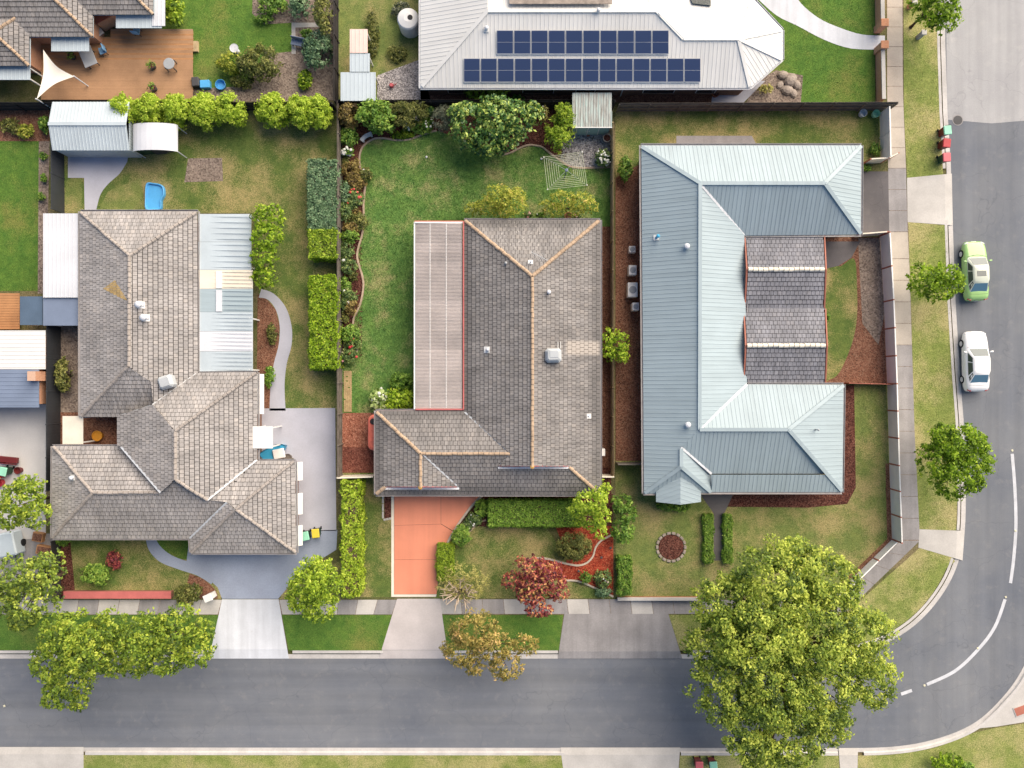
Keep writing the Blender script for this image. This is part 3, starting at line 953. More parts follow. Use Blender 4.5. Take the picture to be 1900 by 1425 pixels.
slab('border_strip', [(731.2, 1103), (810, 1103), (809, 1107.5), (731.2, 1107.5)], M['cream'], GL, z1 + 0.006, drive)


def ribbon(name, pts, w, h, mat, label=None, cat=None, parent=None, var=False):
    """raised edging strip of width w px along a pixel polyline"""
    l, r = offs(pts, w / 2), offs(pts, -w / 2)
    mb = MB()
    n = len(pts)
    v = []
    for i in range(n):
        a, b = P(*l[i], GL), P(*r[i], GL)
        zz = GL + h
        v += [(a.x, a.y, GL - 0.02), (a.x * .85 + b.x * .15, a.y * .85 + b.y * .15, zz), (a.x * .15 + b.x * .85, a.y * .15 + b.y * .85, zz), (b.x, b.y, GL - 0.02)]
    f = []
    for i in range(n - 1):
        for k in range(3):
            f.append((4 * i + k, 4 * i + k + 1, 4 * i + 5 + k, 4 * i + 4 + k))
    f += [(0, 3, 2, 1), (4 * n - 4, 4 * n - 3, 4 * n - 2, 4 * n - 1)]
    mb.add(v, f)
    o = obj(name, mb, mat, parent)
    if label:
        tag(o, label, cat)
    return o


ribbon('garden_edging', [(p[0], p[1]) for p in sw], 4.2, 0.07, M['edging'], 'long wavy beige edging between back lawn and the west garden bed', 'garden edging')
ribbon('garden_edging', [(p[0], p[1]) for p in sne], 4.2, 0.07, M['edging'], 'wavy beige edging under the clothesline beside grey pebbles', 'garden edging')
ribbon('garden_edging', arc_between(910, 1010), 5.0, 0.09, M['edging_cream'], 'cream curved edging along the salmon driveway', 'garden edging')
ribbon('garden_edging', [(p[0], p[1]) for p in red_top], 4.2, 0.08, M['edging_cream'], 'S shaped cream edging through the red mulch bed', 'garden edging')
ribbon('garden_edging', [(p[0], p[1]) for p in red_bot], 4.0, 0.08, M['edging_cream'], 'short cream edging along the south side of red mulch', 'garden edging')
ribbon('garden_edging', smooth([(902, 965), (890, 968), (880, 977), (868, 990), (858, 1003)], 3), 4.0, 0.08, M['edging'], 'short grey-beige edging between front lawn and the white flowers', 'garden edging')
for k in range(3):
    ribbon('edging_stone', [(710.5, 921 + k * 14), (710.5, 933.5 + k * 14)], 4.0, 0.07, M['kerb'], ['northmost', 'middle', 'southmost'][k] + ' pale edging stone in the row beside the dark mulch strip', 'edging stone')
for k in range(3):
    ribbon('edging_stone', [(712 + k * 5, 964.5 - k), (716 + k * 5, 963.5 - k)], 4.6, 0.07, M['conc'], ['first', 'second', 'third'][k] + ' small cream block from the west at the foot of the mulch strip', 'edging stone')

# tan brick strip by the west fence: real pavers, too small to pick apart
mb = MB()
for r_ in range(38):
    for c_ in range(4):
        if rnd.random() < 0.03:
            continue
        x0, y0 = 638 + c_ * 3.7 + (r_ % 2) * 0.5, 688 + r_ * 2.0
        q = P(x0 + 1.7, y0 + 0.9)
        mb.box((q.x, q.y, GL + 0.03 + rnd.uniform(-.006, .006)), (0.145, 0.074, 0.06), rnd.uniform(-.05, .05))
o = obj('paver_strip', mb, M['paver'])
tag(o, 'tan brick paver strip on the lawn beside the west fence', 'paving')

# neighbours: west lot
sheet('back_lawn_west', [(113, 205), (626, 205), (626, 760), (480, 760), (480, 395), (113, 395)], M['lawn_olive'], 1)
sheet('back_lawn_west', [(200, 355), (262, 330), (270, 392), (182, 392)], M['lawn_dry'], 2)
sheet('back_lawn_west', [(124, 332), (152, 332), (152, 392), (118, 392)], M['lawn_dry'], 2)
sheet('concrete_yard', [(126, 275), (240, 275)] + smooth([(236, 300), (222, 322), (200, 342), (186, 362), (178, 392)], 4) + [(157, 392), (156, 330), (126, 330)], M['conc_lilac'], 3)
sheet('bare_patch', [(349, 294), (412, 293), (414, 336), (342, 338)], M['soil'], 3)
cp = smooth([(485, 536), (508, 545), (530, 570), (541, 605), (541, 640), (532, 675), (528, 715), (530, 762)], 4)
cpi = smooth([(480, 552), (497, 556), (512, 575), (519, 605), (517, 640), (508, 675), (502, 715), (500, 762)], 4)
sheet('garden_path', [(p[0], p[1]) for p in cp] + [(p[0], p[1]) for p in cpi[::-1]], M['conc_lilac'], 3)
sheet('side_bed', [(478, 545), (497, 557), (512, 575), (519, 605), (517, 640), (508, 675), (502, 715), (500, 760), (476, 760)], M['mulch_brown'], 2)
sheet('paved_yard', [(478, 758), (622, 757), (624, 985), (545, 985), (545, 850), (478, 850)], M['conc_lilac'], 3)
sheet('driveway_west', [(352, 990), (626, 983), (624, 1020), (560, 1060), (516, 1111), (412, 1111), (404, 1090), (385, 1072), (345, 1052)], M['conc_blue'], 3)
sheet('front_lawn_west', [(110, 995), (420, 1000), (410, 1112), (110, 1112)], M['lawn_olive'], 1)
sheet('front_lawn_west', [(285, 996), (353, 996), (402, 1022), (408, 1036), (372, 1042), (330, 1036), (300, 1020)], M['lawn_lush'], 2)
p1 = smooth([(270, 996), (276, 1020), (296, 1042), (330, 1056), (366, 1068), (392, 1084)], 4)
p2 = smooth([(288, 996), (296, 1012), (318, 1030), (352, 1042), (390, 1042), (420, 1040)], 4)
sheet('garden_path', [(p[0], p[1]) for p in p1] + [(p[0], p[1]) for p in p2[::-1]], M['conc_blue'], 4)
sheet('garden_bed_west', smooth([(352, 1064), (378, 1075), (400, 1095), (404, 1111)], 4) + [(330, 1111), (345, 1090)], M['mulch_brown'], 2)
sheet('garden_bed_west', [(113, 1000), (130, 1000), (136, 1060), (140, 1108), (113, 1108)], M['mulch_dark'], 2)
sheet('verge_lawn_strip', [(530, 1090), (632, 1040), (632, 1112), (518, 1112)], M['lawn_olive'], 1)
sheet('bare_side', [(112, 600), (150, 600), (150, 780), (112, 830)], M['soil'], 2)
sheet('courtyard_soil', [(112, 765), (222, 765), (222, 835), (112, 835)], M['mulch_brown'], 3)
# far west lot
sheet('back_lawn_far_west', [(-300, 262), (72, 262), (70, 540), (-300, 540)], M['lawn_lush'], 1)
sheet('bed_far_west', [(-300, 204), (92, 204), (92, 262), (-300, 262)], M['mulch_brown'], 2)
sheet('bed_far_west', [(72, 262), (92, 262), (86, 545), (70, 545)], M['soil'], 2)
sheet('yard_far_west', [(-300, 750), (85, 750), (85, 1000), (-300, 1000)], simple('pale_yard_concrete', (0.62, 0.61, 0.60), 0.85, 0.2, 0.1, 0.5, 9, co='world'), 2)
sheet('front_yard_far_west', [(-300, 990), (113, 990), (113, 1112), (-300, 1112)], M['conc_grey'], 1)
# north-west lot
sheet('back_lawn_north', [(300, -60), (545, -60), (545, 95), (560, 100), (500, 170), (300, 170)], M['lawn_lush'], 1)
sheet('bed_north', [(470, -60), (626, -60), (626, 186), (440, 186), (500, 100), (545, 95), (545, 42), (490, 45), (468, 25)], M['soil'], 2)
sheet('bed_north', [(300, 168), (450, 160), (626, 186), (300, 190)], M['soil'], 1.5)
sheet('narrow_path', [(541, 42), (592, 42), (592, 50), (548, 51), (549, 100), (541, 100)], M['conc'], 4)
# north lot
sheet('yard_north', [(628, -60), (800, -60), (800, 188), (628, 188)], M['lawn_dry'], 1)
sheet('yard_north', [(700, 140), (780, 110), (800, 188), (700, 188)], M['pebble'], 2)
sheet('rear_strip_north', [(780, 150), (1340, 150), (1335, 190), (780, 190)], M['mulch_brown'], 2)
sheet('rear_path_north', [(1325, 150), (1420, 150), (1380, 190), (1320, 190)], M['conc_lilac'], 3)
sheet('side_lawn_north', [(1395, -60), (1624, -60), (1624, 190), (1395, 190)], M['lawn_lush'], 1)
sheet('rock_bed_north', [(1405, 150), (1440, 130), (1490, 140), (1486, 190), (1385, 190)], M['soil'], 2)
w1 = smooth([(1400, -8), (1440, 28), (1480, 48), (1530, 74), (1580, 90), (1642, 92)], 4)
w2 = smooth([(1470, -20), (1486, 6), (1520, 34), (1560, 52), (1600, 64), (1642, 66)], 4)
sheet('garden_path', [(p[0], p[1]) for p in w1] + [(p[0], p[1]) for p in w2[::-1]], M['conc_white'], 4)
# east lot
sheet('side_yard_east', [(1142, 205), (1640, 205), (1640, 300), (1190, 300), (1190, 330), (1142, 330)], M['lawn_olive'], 1)
sheet('rear_paving_east', [(1255, 252), (1395, 252), (1420, 300), (1255, 300)], M['conc_grey'], 2)
sheet('side_yard_mulch', [(1142, 330), (1195, 300), (1195, 855), (1142, 855)], M['mulch_brown'], 1.5)
sheet('front_lawn_east', [(1142, 855), (1195, 855), (1195, 905), (1642, 905), (1655, 1000), (1553, 1108), (1142, 1108)], M['lawn_dry'], 1)
sheet('house_bed_east', [(1320, 900), (1560, 900), (1560, 715), (1585, 715), (1588, 905), (1572, 935), (1500, 942), (1320, 940)], M['mulch_dark'], 2)
sheet('side_lawn_east', [(1585, 712), (1650, 712), (1655, 905), (1585, 905)], M['lawn_dry'], 1.5)
sheet('entry_path', [(1300, 918), (1360, 918), (1344, 952), (1344, 1040), (1324, 1040), (1324, 952)], M['drive_dark'], 3)
sheet('courtyard_mulch', [(1525, 440), (1646, 440), (1652, 712), (1525, 712)], M['mulch_brown'], 1)
sheet('courtyard_mulch', [(1592, 442), (1644, 442), (1646, 560), (1630, 640), (1600, 600)], M['soil'], 1.5)
sheet('courtyard_lawn', [(p[0], p[1]) for p in smooth([(1530, 500), (1560, 494), (1585, 480), (1590, 530), (1590, 590), (1580, 640), (1558, 690), (1540, 704), (1528, 700), (1526, 600)], 4, True)], M['lawn_olive'], 2)
sheet('courtyard_path', [(1526, 448), (1596, 448), (1580, 478), (1556, 493), (1526, 500)], M['drive_dark'], 3)
sheet('driveway_east', [(1596, 318), (1648, 318), (1650, 432), (1596, 432)], M['drive_dark'], 3)
sheet('front_bed_south', [(1553, 1106), (1655, 1004), (1650, 860), (1643, 860), (1646, 1000), (1545, 1098)], M['mulch_brown'], 2.5)
# round bed in the east lawn
p = P(1245, 1015)
cb = thing('round_garden_bed', 'round mulch bed with a stone ring in the east front lawn', 'garden bed', (p.x, p.y, GL))
mb = MB()
for k in range(18):
    a = 2 * math.pi * k / 18
    mb.box((p.x + 1.08 * math.cos(a), p.y + 1.08 * math.sin(a), GL + 0.05), (0.30, 0.2, 0.12), a + math.pi / 2, bev=0.03)
obj('stone_ring', mb, M['stone'], cb)
obj('mulch', MB().lathe((p.x, p.y, GL), [(1.0, 0.0), (0.95, 0.05), (0.4, 0.09)], 24), M['mulch_dark'], cb)

# ------------------------------------------------------------------ roofs
class Plane:
    def __init__(self, a, b, c):
        self.p = Vector(a)
        n = (Vector(b) - self.p).cross(Vector(c) - self.p)
        if n.z < 0:
            n = -n
        self.n = n.normalized()

    def px(self, x, y):
        o = Vector((0, 0, CAMH))
        d = P(x, y, 0) - o
        t = self.n.dot(self.p - o) / self.n.dot(d)
        return o + d * t


def eaveplane(e0, e1, ref, zr, ze):
    return Plane(P(*e0, ze), P(*e1, ze), P(*ref, zr))


def axes(n):
    u = Vector((0, 0, 1)).cross(n)
    if u.length < 1e-6:
        u = Vector((1, 0, 0))
    u.normalize()
    return u, n.cross(u)       # u horizontal, v up the slope


def clip2(poly, a, b, c):
    """keep a*x + b*y <= c"""
    out = []
    n = len(poly)
    for i in range(n):
        p, q = poly[i], poly[(i + 1) % n]
        dp, dq = a * p[0] + b * p[1] - c, a * q[0] + b * q[1] - c
        if dp <= 0:
            out.append(p)
        if (dp < 0 < dq) or (dq < 0 < dp):
            t = dp / (dp - dq)
            out.append((p[0] + (q[0] - p[0]) * t, p[1] + (q[1] - p[1]) * t))
    return out


def area2(p):
    return abs(sum(p[i][0] * p[(i + 1) % len(p)][1] - p[(i + 1) % len(p)][0] * p[i][1] for i in range(len(p)))) / 2


CG = 0.045      # gap below each course; near-black underlay there stands in for its shadow
SINGLES = []     # whole tiles that may become objects of their own: (height, plane frame, position, house key)


def tiles(mb, pts, gauge=0.335, width=0.31, lift=0.052, gap=0.028, key=None, base=0.012):
    """interlocking concrete tiles over a planar 3-D polygon"""
    pts = [Vector(p) for p in pts]
    n = Vector((0, 0, 0))
    for i in range(len(pts)):
        n += (pts[i] - pts[0]).cross(pts[(i + 1) % len(pts)] - pts[0])
    if n.z < 0:
        n = -n
    n.normalize()
    u, v = axes(n)
    o = pts[0]
    q = [((p - o).dot(u), (p - o).dot(v)) for p in pts]
    v0, v1 = min(p[1] for p in q), max(p[1] for p in q)
    u0, u1 = min(p[0] for p in q), max(p[0] for p in q)
    k = 0
    vk = v0
    while vk < v1 - 0.02:
        row = clip2(clip2(q, 0, -1, -vk), 0, 1, vk + gauge - CG)
        ph = (0.5 * width if k % 2 else 0.0) + rnd.uniform(-0.02, 0.02)
        if len(row) > 2:
            ru0, ru1 = min(p[0] for p in row), max(p[0] for p in row)
            j = int((ru0 - u0 - ph) / width) - 1
            while u0 + ph + j * width < ru1:
                a = u0 + ph + j * width
                t = clip2(clip2(row, -1, 0, -(a + gap)), 1, 0, a + width)
                j += 1
                if len(t) < 3:
                    continue
                ar = area2(t)
                if ar < 0.004:
                    continue
                dz = rnd.uniform(-0.004, 0.004)
                if key is not None and ar > 0.985 * (gauge - CG) * (width - gap) and len(t) >= 4:
                    c = o + u * a + v * vk
                    SINGLES.append((c.z, key, c.copy(), u.copy(), v.copy(), n.copy(), len(mb.f)))
                top = [o + u * x + v * y + n * (base + dz + lift * (1 - (y - vk) / gauge)) for x, y in t]
                bot = [o + u * x + v * y for x, y in t]
                m = len(t)
                mb.add(top + bot, [tuple(range(m))] + [(i, m + i, m + (i + 1) % m, (i + 1) % m) for i in range(m)], rnd.random())
        k += 1
        vk += gauge


class TileRun:
    """tiles of one house kept one by one, so the highest 300 can be split off as objects"""

    def __init__(self):
        self.items = []

    def add(self, verts, faces, var):
        self.items.append((verts, faces, var))

    @property
    def f(self):
        return self.items


def cap_run(parent, a, b, mat, w=0.24, step=0.36, h=0.085, name='ridge_cap', z=0.05):
    """overlapping ridge caps from a up to b (3-D points), sharing one mesh"""
    a, b = Vector(a), Vector(b)
    d = b - a
    L = d.length
    d.normalize()
    side = d.cross(Vector((0, 0, 1))).normalized()
    up = side.cross(d)
    n = max(1, int(L / step))
    st = L / n
    prof = [(-w / 2, -0.06), (-w / 2, -0.02), (-w * .28, h * .75), (0, h), (w * .28, h * .75), (w / 2, -0.02), (w / 2, -0.06)]
    v = []
    for s, sc_, dz in ((0.0, 1.06, 0.022), (st - 0.035, 0.95, 0.0)):
        v += [(x * sc_, s, y + dz) for x, y in prof]
    m = len(prof)
    f = [(i, m + i, m + i + 1, i + 1) for i in range(m - 1)] + [tuple(range(m)), tuple(range(2 * m - 1, m - 1, -1))]
    me = bpy.data.meshes.new(name)
    me.from_pydata(v, [], f)
    me.materials.append(mat)
    me.update()
    for i in range(n):
        o = bpy.data.objects.new(name, me)
        p = a + d * (st * i) + Vector((0, 0, z))
        wob = rnd.uniform(-0.02, 0.02)
        o.matrix_world = Matrix(((side.x, d.x, up.x, p.x + side.x * wob), (side.y, d.y, up.y, p.y + side.y * wob), (side.z, d.z, up.z, p.z), (0, 0, 0, 1)))
        COL.objects.link(o)
        o.parent = parent
    return n


def strip3(name, pts, w, mat, parent, z=0.045, h=0.02):
    """flat folded metal strip along 3-D points"""
    mb = MB()
    pts = [Vector(p) for p in pts]
    for i in range(len(pts) - 1):
        a, b = pts[i], pts[i + 1]
        d = (b - a).normalized()
        s = d.cross(Vector((0, 0, 1))).normalized() * (w / 2)
        up = Vector((0, 0, z))
        dn = Vector((0, 0, z - h - 0.05))
        mb.add([a - s + up, a + s + up, b + s + up, b - s + up, a - s + dn, a + s + dn, b + s + dn, b - s + dn],
               [(0, 1, 2, 3), (1, 5, 6, 2), (0, 3, 7, 4), (0, 4, 5, 1), (3, 2, 6, 7)])
    return obj(name, mb, mat, parent)


def gutter_run(pts, z, mb, out=0.10, h=0.11):
    """open channel along pixel polyline given at eave height; outer side is on the left-hand side"""
    A = [P(x, y, z) for x, y in pts]
    for i in range(len(A) - 1):
        a, b = A[i], A[i + 1]
        d = (b - a).normalized()
        s = Vector((d.y, -d.x, 0))
        a, b = a - d * 0.0, b + d * 0.0
        # floor of the channel and its outer lip
        q = [a - s * .02, a + s * out, b + s * out, b - s * .02]
        mb.add([p + Vector((0, 0, -h)) for p in q] + [p + Vector((0, 0, -h + 0.012)) for p in q], [(4, 5, 6, 7)] if False else [(3, 2, 1, 0), (4, 5, 6, 7)])
        q = [a + s * out, a + s * (out + .022), b + s * (out + .022), b + s * out]
        mb.add([p + Vector((0, 0, -h)) for p in q] + [p + Vector((0, 0, 0.006)) for p in q], [(3, 2, 1, 0), (4, 5, 6, 7), (0, 1, 5, 4), (1, 2, 6, 5), (2, 3, 7, 6), (3, 0, 4, 7)])


def deck_face(mb, pts, drop=0.05, top=0.0):
    """the boarded roof plane under the tiles"""
    pts = [Vector(p) for p in pts]
    n = len(pts)
    nr = Vector((0, 0, 0))
    for i in range(n):
        nr += (pts[i] - pts[0]).cross(pts[(i + 1) % n] - pts[0])
    if nr.z < 0:
        pts.reverse()
    up = Vector((0, 0, top))
    dn = Vector((0, 0, -drop))
    mb.add([p + up for p in pts] + [p + dn for p in pts], [tuple(range(n)), tuple(range(2 * n - 1, n - 1, -1))] + [(i, n + i, n + (i + 1) % n, (i + 1) % n) for i in range(n)])


def ribs(mb, pts, pitch=0.30, w=0.045, h=0.018):
    """raised ribs of a steel roof, running up the slope, clipped to the face"""
    pts = [Vector(p) for p in pts]
    n = Vector((0, 0, 0))
    for i in range(len(pts)):
        n += (pts[i] - pts[0]).cross(pts[(i + 1) % len(pts)] - pts[0])
    if n.z < 0:
        n = -n
    n.normalize()
    u, v = axes(n)
    o = pts[0]
    q = [((p - o).dot(u), (p - o).dot(v)) for p in pts]
    u0, u1 = min(p[0] for p in q), max(p[0] for p in q)
    x = u0 + pitch / 2
    while x < u1:
        ys = []
        for i in range(len(q)):
            a, b = q[i], q[(i + 1) % len(q)]
            if (a[0] - x) * (b[0] - x) < 0:
                ys.append(a[1] + (b[1] - a[1]) * (x - a[0]) / (b[0] - a[0]))
        ys.sort()
        for k in range(0, len(ys) - 1, 2):
            y0, y1 = ys[k], ys[k + 1]
            if y1 - y0 < 0.08:
                continue
            vs = []
            for yy in (y0, y1):
                for dx, dz in ((-w / 2, 0), (-w / 4, h), (w / 4, h), (w / 2, 0)):
                    vs.append(o + u * (x + dx) + v * yy + n * (dz + 0.002))
            mb.add(vs, [(0, 1, 5, 4), (1, 2, 6, 5), (2, 3, 7, 6), (0, 3, 2, 1), (4, 5, 6, 7)])
        x += pitch


def wall_prism(mb, px, z0, z1, zpx=GL):
    mb.prism([P(x, y, zpx)[:2] for x, y in px], z0, z1)


def vent_pipe(parent, pl, x, y, h=0.45, r=0.06, plate=None, mat=None, name='vent_pipe'):
    """flashing plate and pipe standing on a roof plane at a pixel"""
    p = pl.px(x, y)
    u, v = axes(pl.n)
    if plate:
        mb = MB()
        s = plate / 2
        q = [p + u * a * s + v * b * s for a, b in ((-1, -1), (1, -1), (1, 1), (-1, 1))]
        mb.add([k + pl.n * 0.03 for k in q] + [k + pl.n * 0.072 for k in q], [(4, 5, 6, 7), (0, 1, 5, 4), (1, 2, 6, 5), (2, 3, 7, 6), (3, 0, 4, 7)])
        o = obj('flashing_plate', mb, M['white'], parent)
    mb = MB().lathe((p.x, p.y, p.z), [(r * 1.5, 0.0), (r, 0.06), (r, h), (r * 1.5, h + 0.02), (r * 1.5, h + 0.07), (r * 0.4, h + 0.11)], 12)
    obj(name, mb, mat or M['whitemetal'], parent, True)


def spinner(parent, pl, x, y, r=0.17):
    p = pl.px(x, y)
    mb = MB().lathe((p.x, p.y, p.z), [(r * .7, 0.0), (r * .7, 0.14), (r * .95, 0.17), (r * 1.1, 0.28), (r * .85, 0.40), (r * .3, 0.45)], 14)
    obj('roof_ventilator', mb, M['whitemetal'], parent)


def window(parent, c, w, h, ny, mat=None):
    """window on a wall facing +y/-y (ny=+-1) or +x/-x (ny=+-2); c = centre on the wall face"""
    if abs(ny) == 1:
        fs, gs, off = (w, 0.06, h), (w - .12, 0.03, h - .12), Vector((0, ny * 0.02, 0))
    else:
        fs, gs, off = (0.06, w, h), (0.03, w - .12, h - .12), Vector((ny / 2 * 0.02, 0, 0))
    fr = obj('window', MB().box(Vector(c) + off, fs), M['white'], parent)
    obj('pane', MB().box(Vector(c) + off * 2.2, gs), M['glass'], fr)


# ------------------------------------------------------------------ the tiled house in the middle
ZE = 2.5
zr1, zr2 = ZE + 2.16, ZE + 1.40
hp = P(905, 680)
house = thing('tiled_house', 'grey tiled hip roofed house in the centre, between back lawn and salmon driveway', 'house', (hp.x, hp.y, GL))
F = {}
F['N'] = eaveplane((862, 409), (1111, 409), (987.5, 513), zr1, ZE)
F['E'] = eaveplane((1113, 409), (1113, 917), (987.5, 700), zr1, ZE)
F['W'] = eaveplane((861, 409), (861, 917), (987.5, 700), zr1, ZE)
F['WN'] = eaveplane((697, 763), (861, 763), (860, 842), zr2, ZE)
F['S'] = eaveplane((697, 917.5), (1113, 917.5), (860, 842), zr2, ZE)
F['WW'] = eaveplane((697.5, 763), (697.5, 917), (780, 870), zr2, ZE)
F['WE'] = Plane(P(780, 842, zr2), P(780, 903, zr2), F['S'].px(852, 904))
polys = [
    ('N', [(862, 409), (1112, 409), (987.5, 513)]),
    ('E', [(1113, 410), (1113, 917), (1055, 865), (987.5, 865), (987.5, 513)]),
    ('W', [(861, 410), (987.5, 513), (987.5, 865), (925, 865), (948, 842), (861, 763)]),
    ('WN', [(698, 763), (861, 763), (948, 842), (780, 842)]),
    ('WW', [(697.5, 764), (780, 842), (780, 903), (716, 903), (698, 917)]),
    ('WE', [(780, 842), (786, 845), (851, 903), (780, 903)]),
    ('S', [(786, 843), (948, 842), (925, 865), (1055, 866), (1112, 917.5), (698, 917.5), (716, 904), (851, 904)]),
]
dk = MB()
run = TileRun()
for k, pp in polys:
    p3 = [F[k].px(x, y) for x, y in pp]
    deck_face(dk, p3, 0.06)
    tiles(run, p3, gauge=0.34, width=0.31, key='house')
roof = obj('roof', dk, M['deck_under'], house)
SINGLES.sort(key=lambda s: -s[0])
pick, used, seen_mesh = set(), 0, {}
for z, key, c, u, v, n, idx in SINGLES[:296]:
    pick.add(idx)
    nm = tuple(round(x, 3) for x in n)
    if nm not in seen_mesh:
        g, w, lf, gp, bs = 0.34, 0.31, 0.052, 0.028, 0.012
        vv = [(gp, 0, bs + lf), (w, 0, bs + lf), (w, g - CG, bs), (gp, g - CG, bs), (gp, 0, 0), (w, 0, 0), (w, g - CG, 0), (gp, g - CG, 0)]
        me = bpy.data.meshes.new('roof_tile')
        me.from_pydata(vv, [], [(0, 1, 2, 3), (0, 4, 5, 1), (1, 5, 6, 2), (2, 6, 7, 3), (3, 7, 4, 0)])
        me.materials.append(M['tile'])
        me.update()
        seen_mesh[nm] = me
    o = bpy.data.objects.new('roof_tile', seen_mesh[nm])
    dz = rnd.uniform(-0.004, 0.004)
    o.matrix_world = Matrix(((u.x, v.x, n.x, c.x + n.x * dz), (u.y, v.y, n.y, c.y + n.y * dz), (u.z, v.z, n.z, c.z + n.z * dz), (0, 0, 0, 1)))
    COL.objects.link(o)
    o.parent = roof
mb = MB()
for i, (vs, fs, va) in enumerate(run.items):
    if i not in pick:
        mb.add(vs, fs, va)
obj('roof_tiles', mb, M['tile'], roof, kind='stuff')

R1a, R1b = F['E'].px(987.5, 513), F['E'].px(987.5, 866)
cap_run(roof, R1b, R1a, M['cap'])
cap_run(roof, F['N'].px(863, 410), R1a, M['cap'], w=0.28)
cap_run(roof, F['N'].px(1110.5, 410.5), R1a, M['cap'], w=0.28)
R2 = F['S'].px(780, 842)
cap_run(roof, F['S'].px(946, 842), R2, M['cap'])
cap_run(roof, F['WW'].px(699, 765), R2, M['cap'], w=0.28)
cap_run(roof, F['WW'].px(780, 904), R2, M['cap'])
cap_run(roof, F['S'].px(1111, 915), F['S'].px(1055, 866), M['cap'], w=0.28)
cap_run(roof, F['S'].px(699, 916), F['S'].px(716, 903), M['cap'], w=0.28)
for a, b, k, w in [((862, 764), (948, 842), 'WN', 0.13), ((948, 842), (925, 866), 'S', 0.14), ((786, 844), (851, 904), 'S', 0.12)]:
    strip3('valley_flashing', [F[k].px(*a), F[k].px(*b)], w, M['valley'], roof, 0.06)
# two small gables above the front skirt: red barge board, blue-grey apron flashing, gable wall
for (xl, xc, xr, y, zt, pa, pb) in [(925, 987.5, 1055, 865, zr1, 'W', 'E'), (716, 780, 851, 903.5, zr2, 'WW', 'WE')]:
    a, b = F['S'].px(xl, y), F['S'].px(xr, y)
    t = F[pa].px(xc, y)
    g = MB()
    y0 = a.y - 0.02
    tri = [Vector((a.x, a.y + .05, a.z)), Vector((b.x, b.y + .05, b.z)), Vector((t.x, t.y + .06, t.z - 0.03))]
    g.add(tri + [p + Vector((0, 0.1, 0)) for p in tri], [(0, 1, 2), (5, 4, 3), (0, 3, 4, 1), (1, 4, 5, 2), (2, 5, 3, 0)])
    obj('gable_wall', g, M['barge'], roof)
    for e, pk, x_ in ((a, pa, xl), (b, pb, xr)):
        q0, q1 = F[pk].px(x_, y) + Vector((0, -.02, .02)), F[pk].px(xc, y) + Vector((0, -.02, .02))
        m2 = MB()
        dz = Vector((0, 0, -0.16))
        dy = Vector((0, 0.07, 0))
        m2.add([q0, q1, q1 + dz, q0 + dz, q0 + dy, q1 + dy, q1 + dz + dy, q0 + dz + dy], [(0, 1, 2, 3), (7, 6, 5, 4), (0, 4, 5, 1), (3, 2, 6, 7), (0, 3, 7, 4), (1, 5, 6, 2)])
        obj('barge_board', m2, M['fascia_red'], roof)
    strip3('apron_flashing', [F['S'].px(xl - 1, y + 2.6), F['S'].px(xr + 1, y + 2.6)], 0.15, M['lead'], roof, 0.085)
    cp0 = F[pa].px(xc, y + 1)
    obj('end_cap', MB().lathe((cp0.x, cp0.y, cp0.z + 0.02), [(0.15, 0), (0.15, 0.07), (0.08, 0.11)], 10), simple('ochre_cement', (0.62, 0.36, 0.10), 0.85, 0.2, 0.2), roof)
gm = MB()
gutter_run([(697, 918), (1114, 918), (1114, 408), (861, 408)], ZE, gm)
gutter_run([(861, 762), (697, 762), (697, 918)], ZE, gm)
obj('gutter', gm, M['gutter'], house)
fm = MB()
wall_prism(fm, [(697.5, 763), (861.5, 763), (861.5, 409), (1112.5, 409), (1112.5, 917), (697.5, 917)], ZE - 0.20, ZE - 0.03, ZE)
obj('soffit', fm, M['fascia_red'], house)
wm = MB()
wall_prism(wm, [(709, 774), (873, 774), (873, 421), (1101, 421), (1101, 905), (709, 905)], GL, ZE - 0.2, ZE)
obj('wall', wm, M['brickbrown'], house)
# openings on the walls
yw = P(0, 905, ZE).y
for px_, w in ((960, 2.4), (1050, 1.8)):
    window(house, (P(px_, 905, ZE).x, yw, 1.5), w, 1.4, -1)
gx = P(775, 905, ZE).x
gd = obj('garage_door', MB().box((gx, yw - 0.02, 1.22), (4.8, 0.08, 2.2)), M['cream'], house)
for k in range(4):
    obj('door_panel', MB().box((gx, yw - 0.07, 0.42 + k * 0.54), (4.7, 0.03, 0.46)), M['cream'], gd)
for px_ in (900, 1000, 1070):
    window(house, (P(px_, 421, ZE).x, P(0, 421, ZE).y, 1.5), 1.8, 1.3, 1)
for py_ in (500, 620, 760):
    window(house, (P(1101, 0, ZE).x, P(0, py_, ZE).y, 1.6), 1.5, 1.0, 2)
for py_ in (500, 640):
    window(house, (P(873, 0, ZE).x, P(0, py_, ZE).y, 1.3), 2.4, 2.0, -2)

# things fixed to the roof
spinner(house, F['W'], 905, 649, 0.13)
vent_pipe(house, F['W'], 904, 649, 0.1, 0.05, 0.46)
vent_pipe(house, F['N'], 984.5, 487, 0.32, 0.05, 0.34)
vent_pipe(house, F['E'], 1018, 543, 0.42, 0.10, None, M['whitemetal'])
vent_pipe(house, F['W'], 938.5, 489, 0.25, 0.07, None, M['grey'])
vent_pipe(house, F['E'], 1092, 772, 0.08, 0.05, 0.36, M['whitemetal'])
pc = F['E'].px(1026, 660)
ev = obj('evaporative_cooler', MB().box((pc.x, pc.y, pc.z + 0.30), (1.16, 1.0, 0.72), 0.02, bev=0.16), M['cooler'], house)
obj('cooler_lid', MB().box((pc.x, pc.y + 0.02, pc.z + 0.72), (0.98, 0.86, 0.13), 0.02, bev=0.11), M['cooler'], ev)
obj('lid_panel', MB().box((pc.x + 0.04, pc.y + 0.1, pc.z + 0.795), (0.62, 0.5, 0.03), 0.02, bev=0.02), M['cooler'], ev)
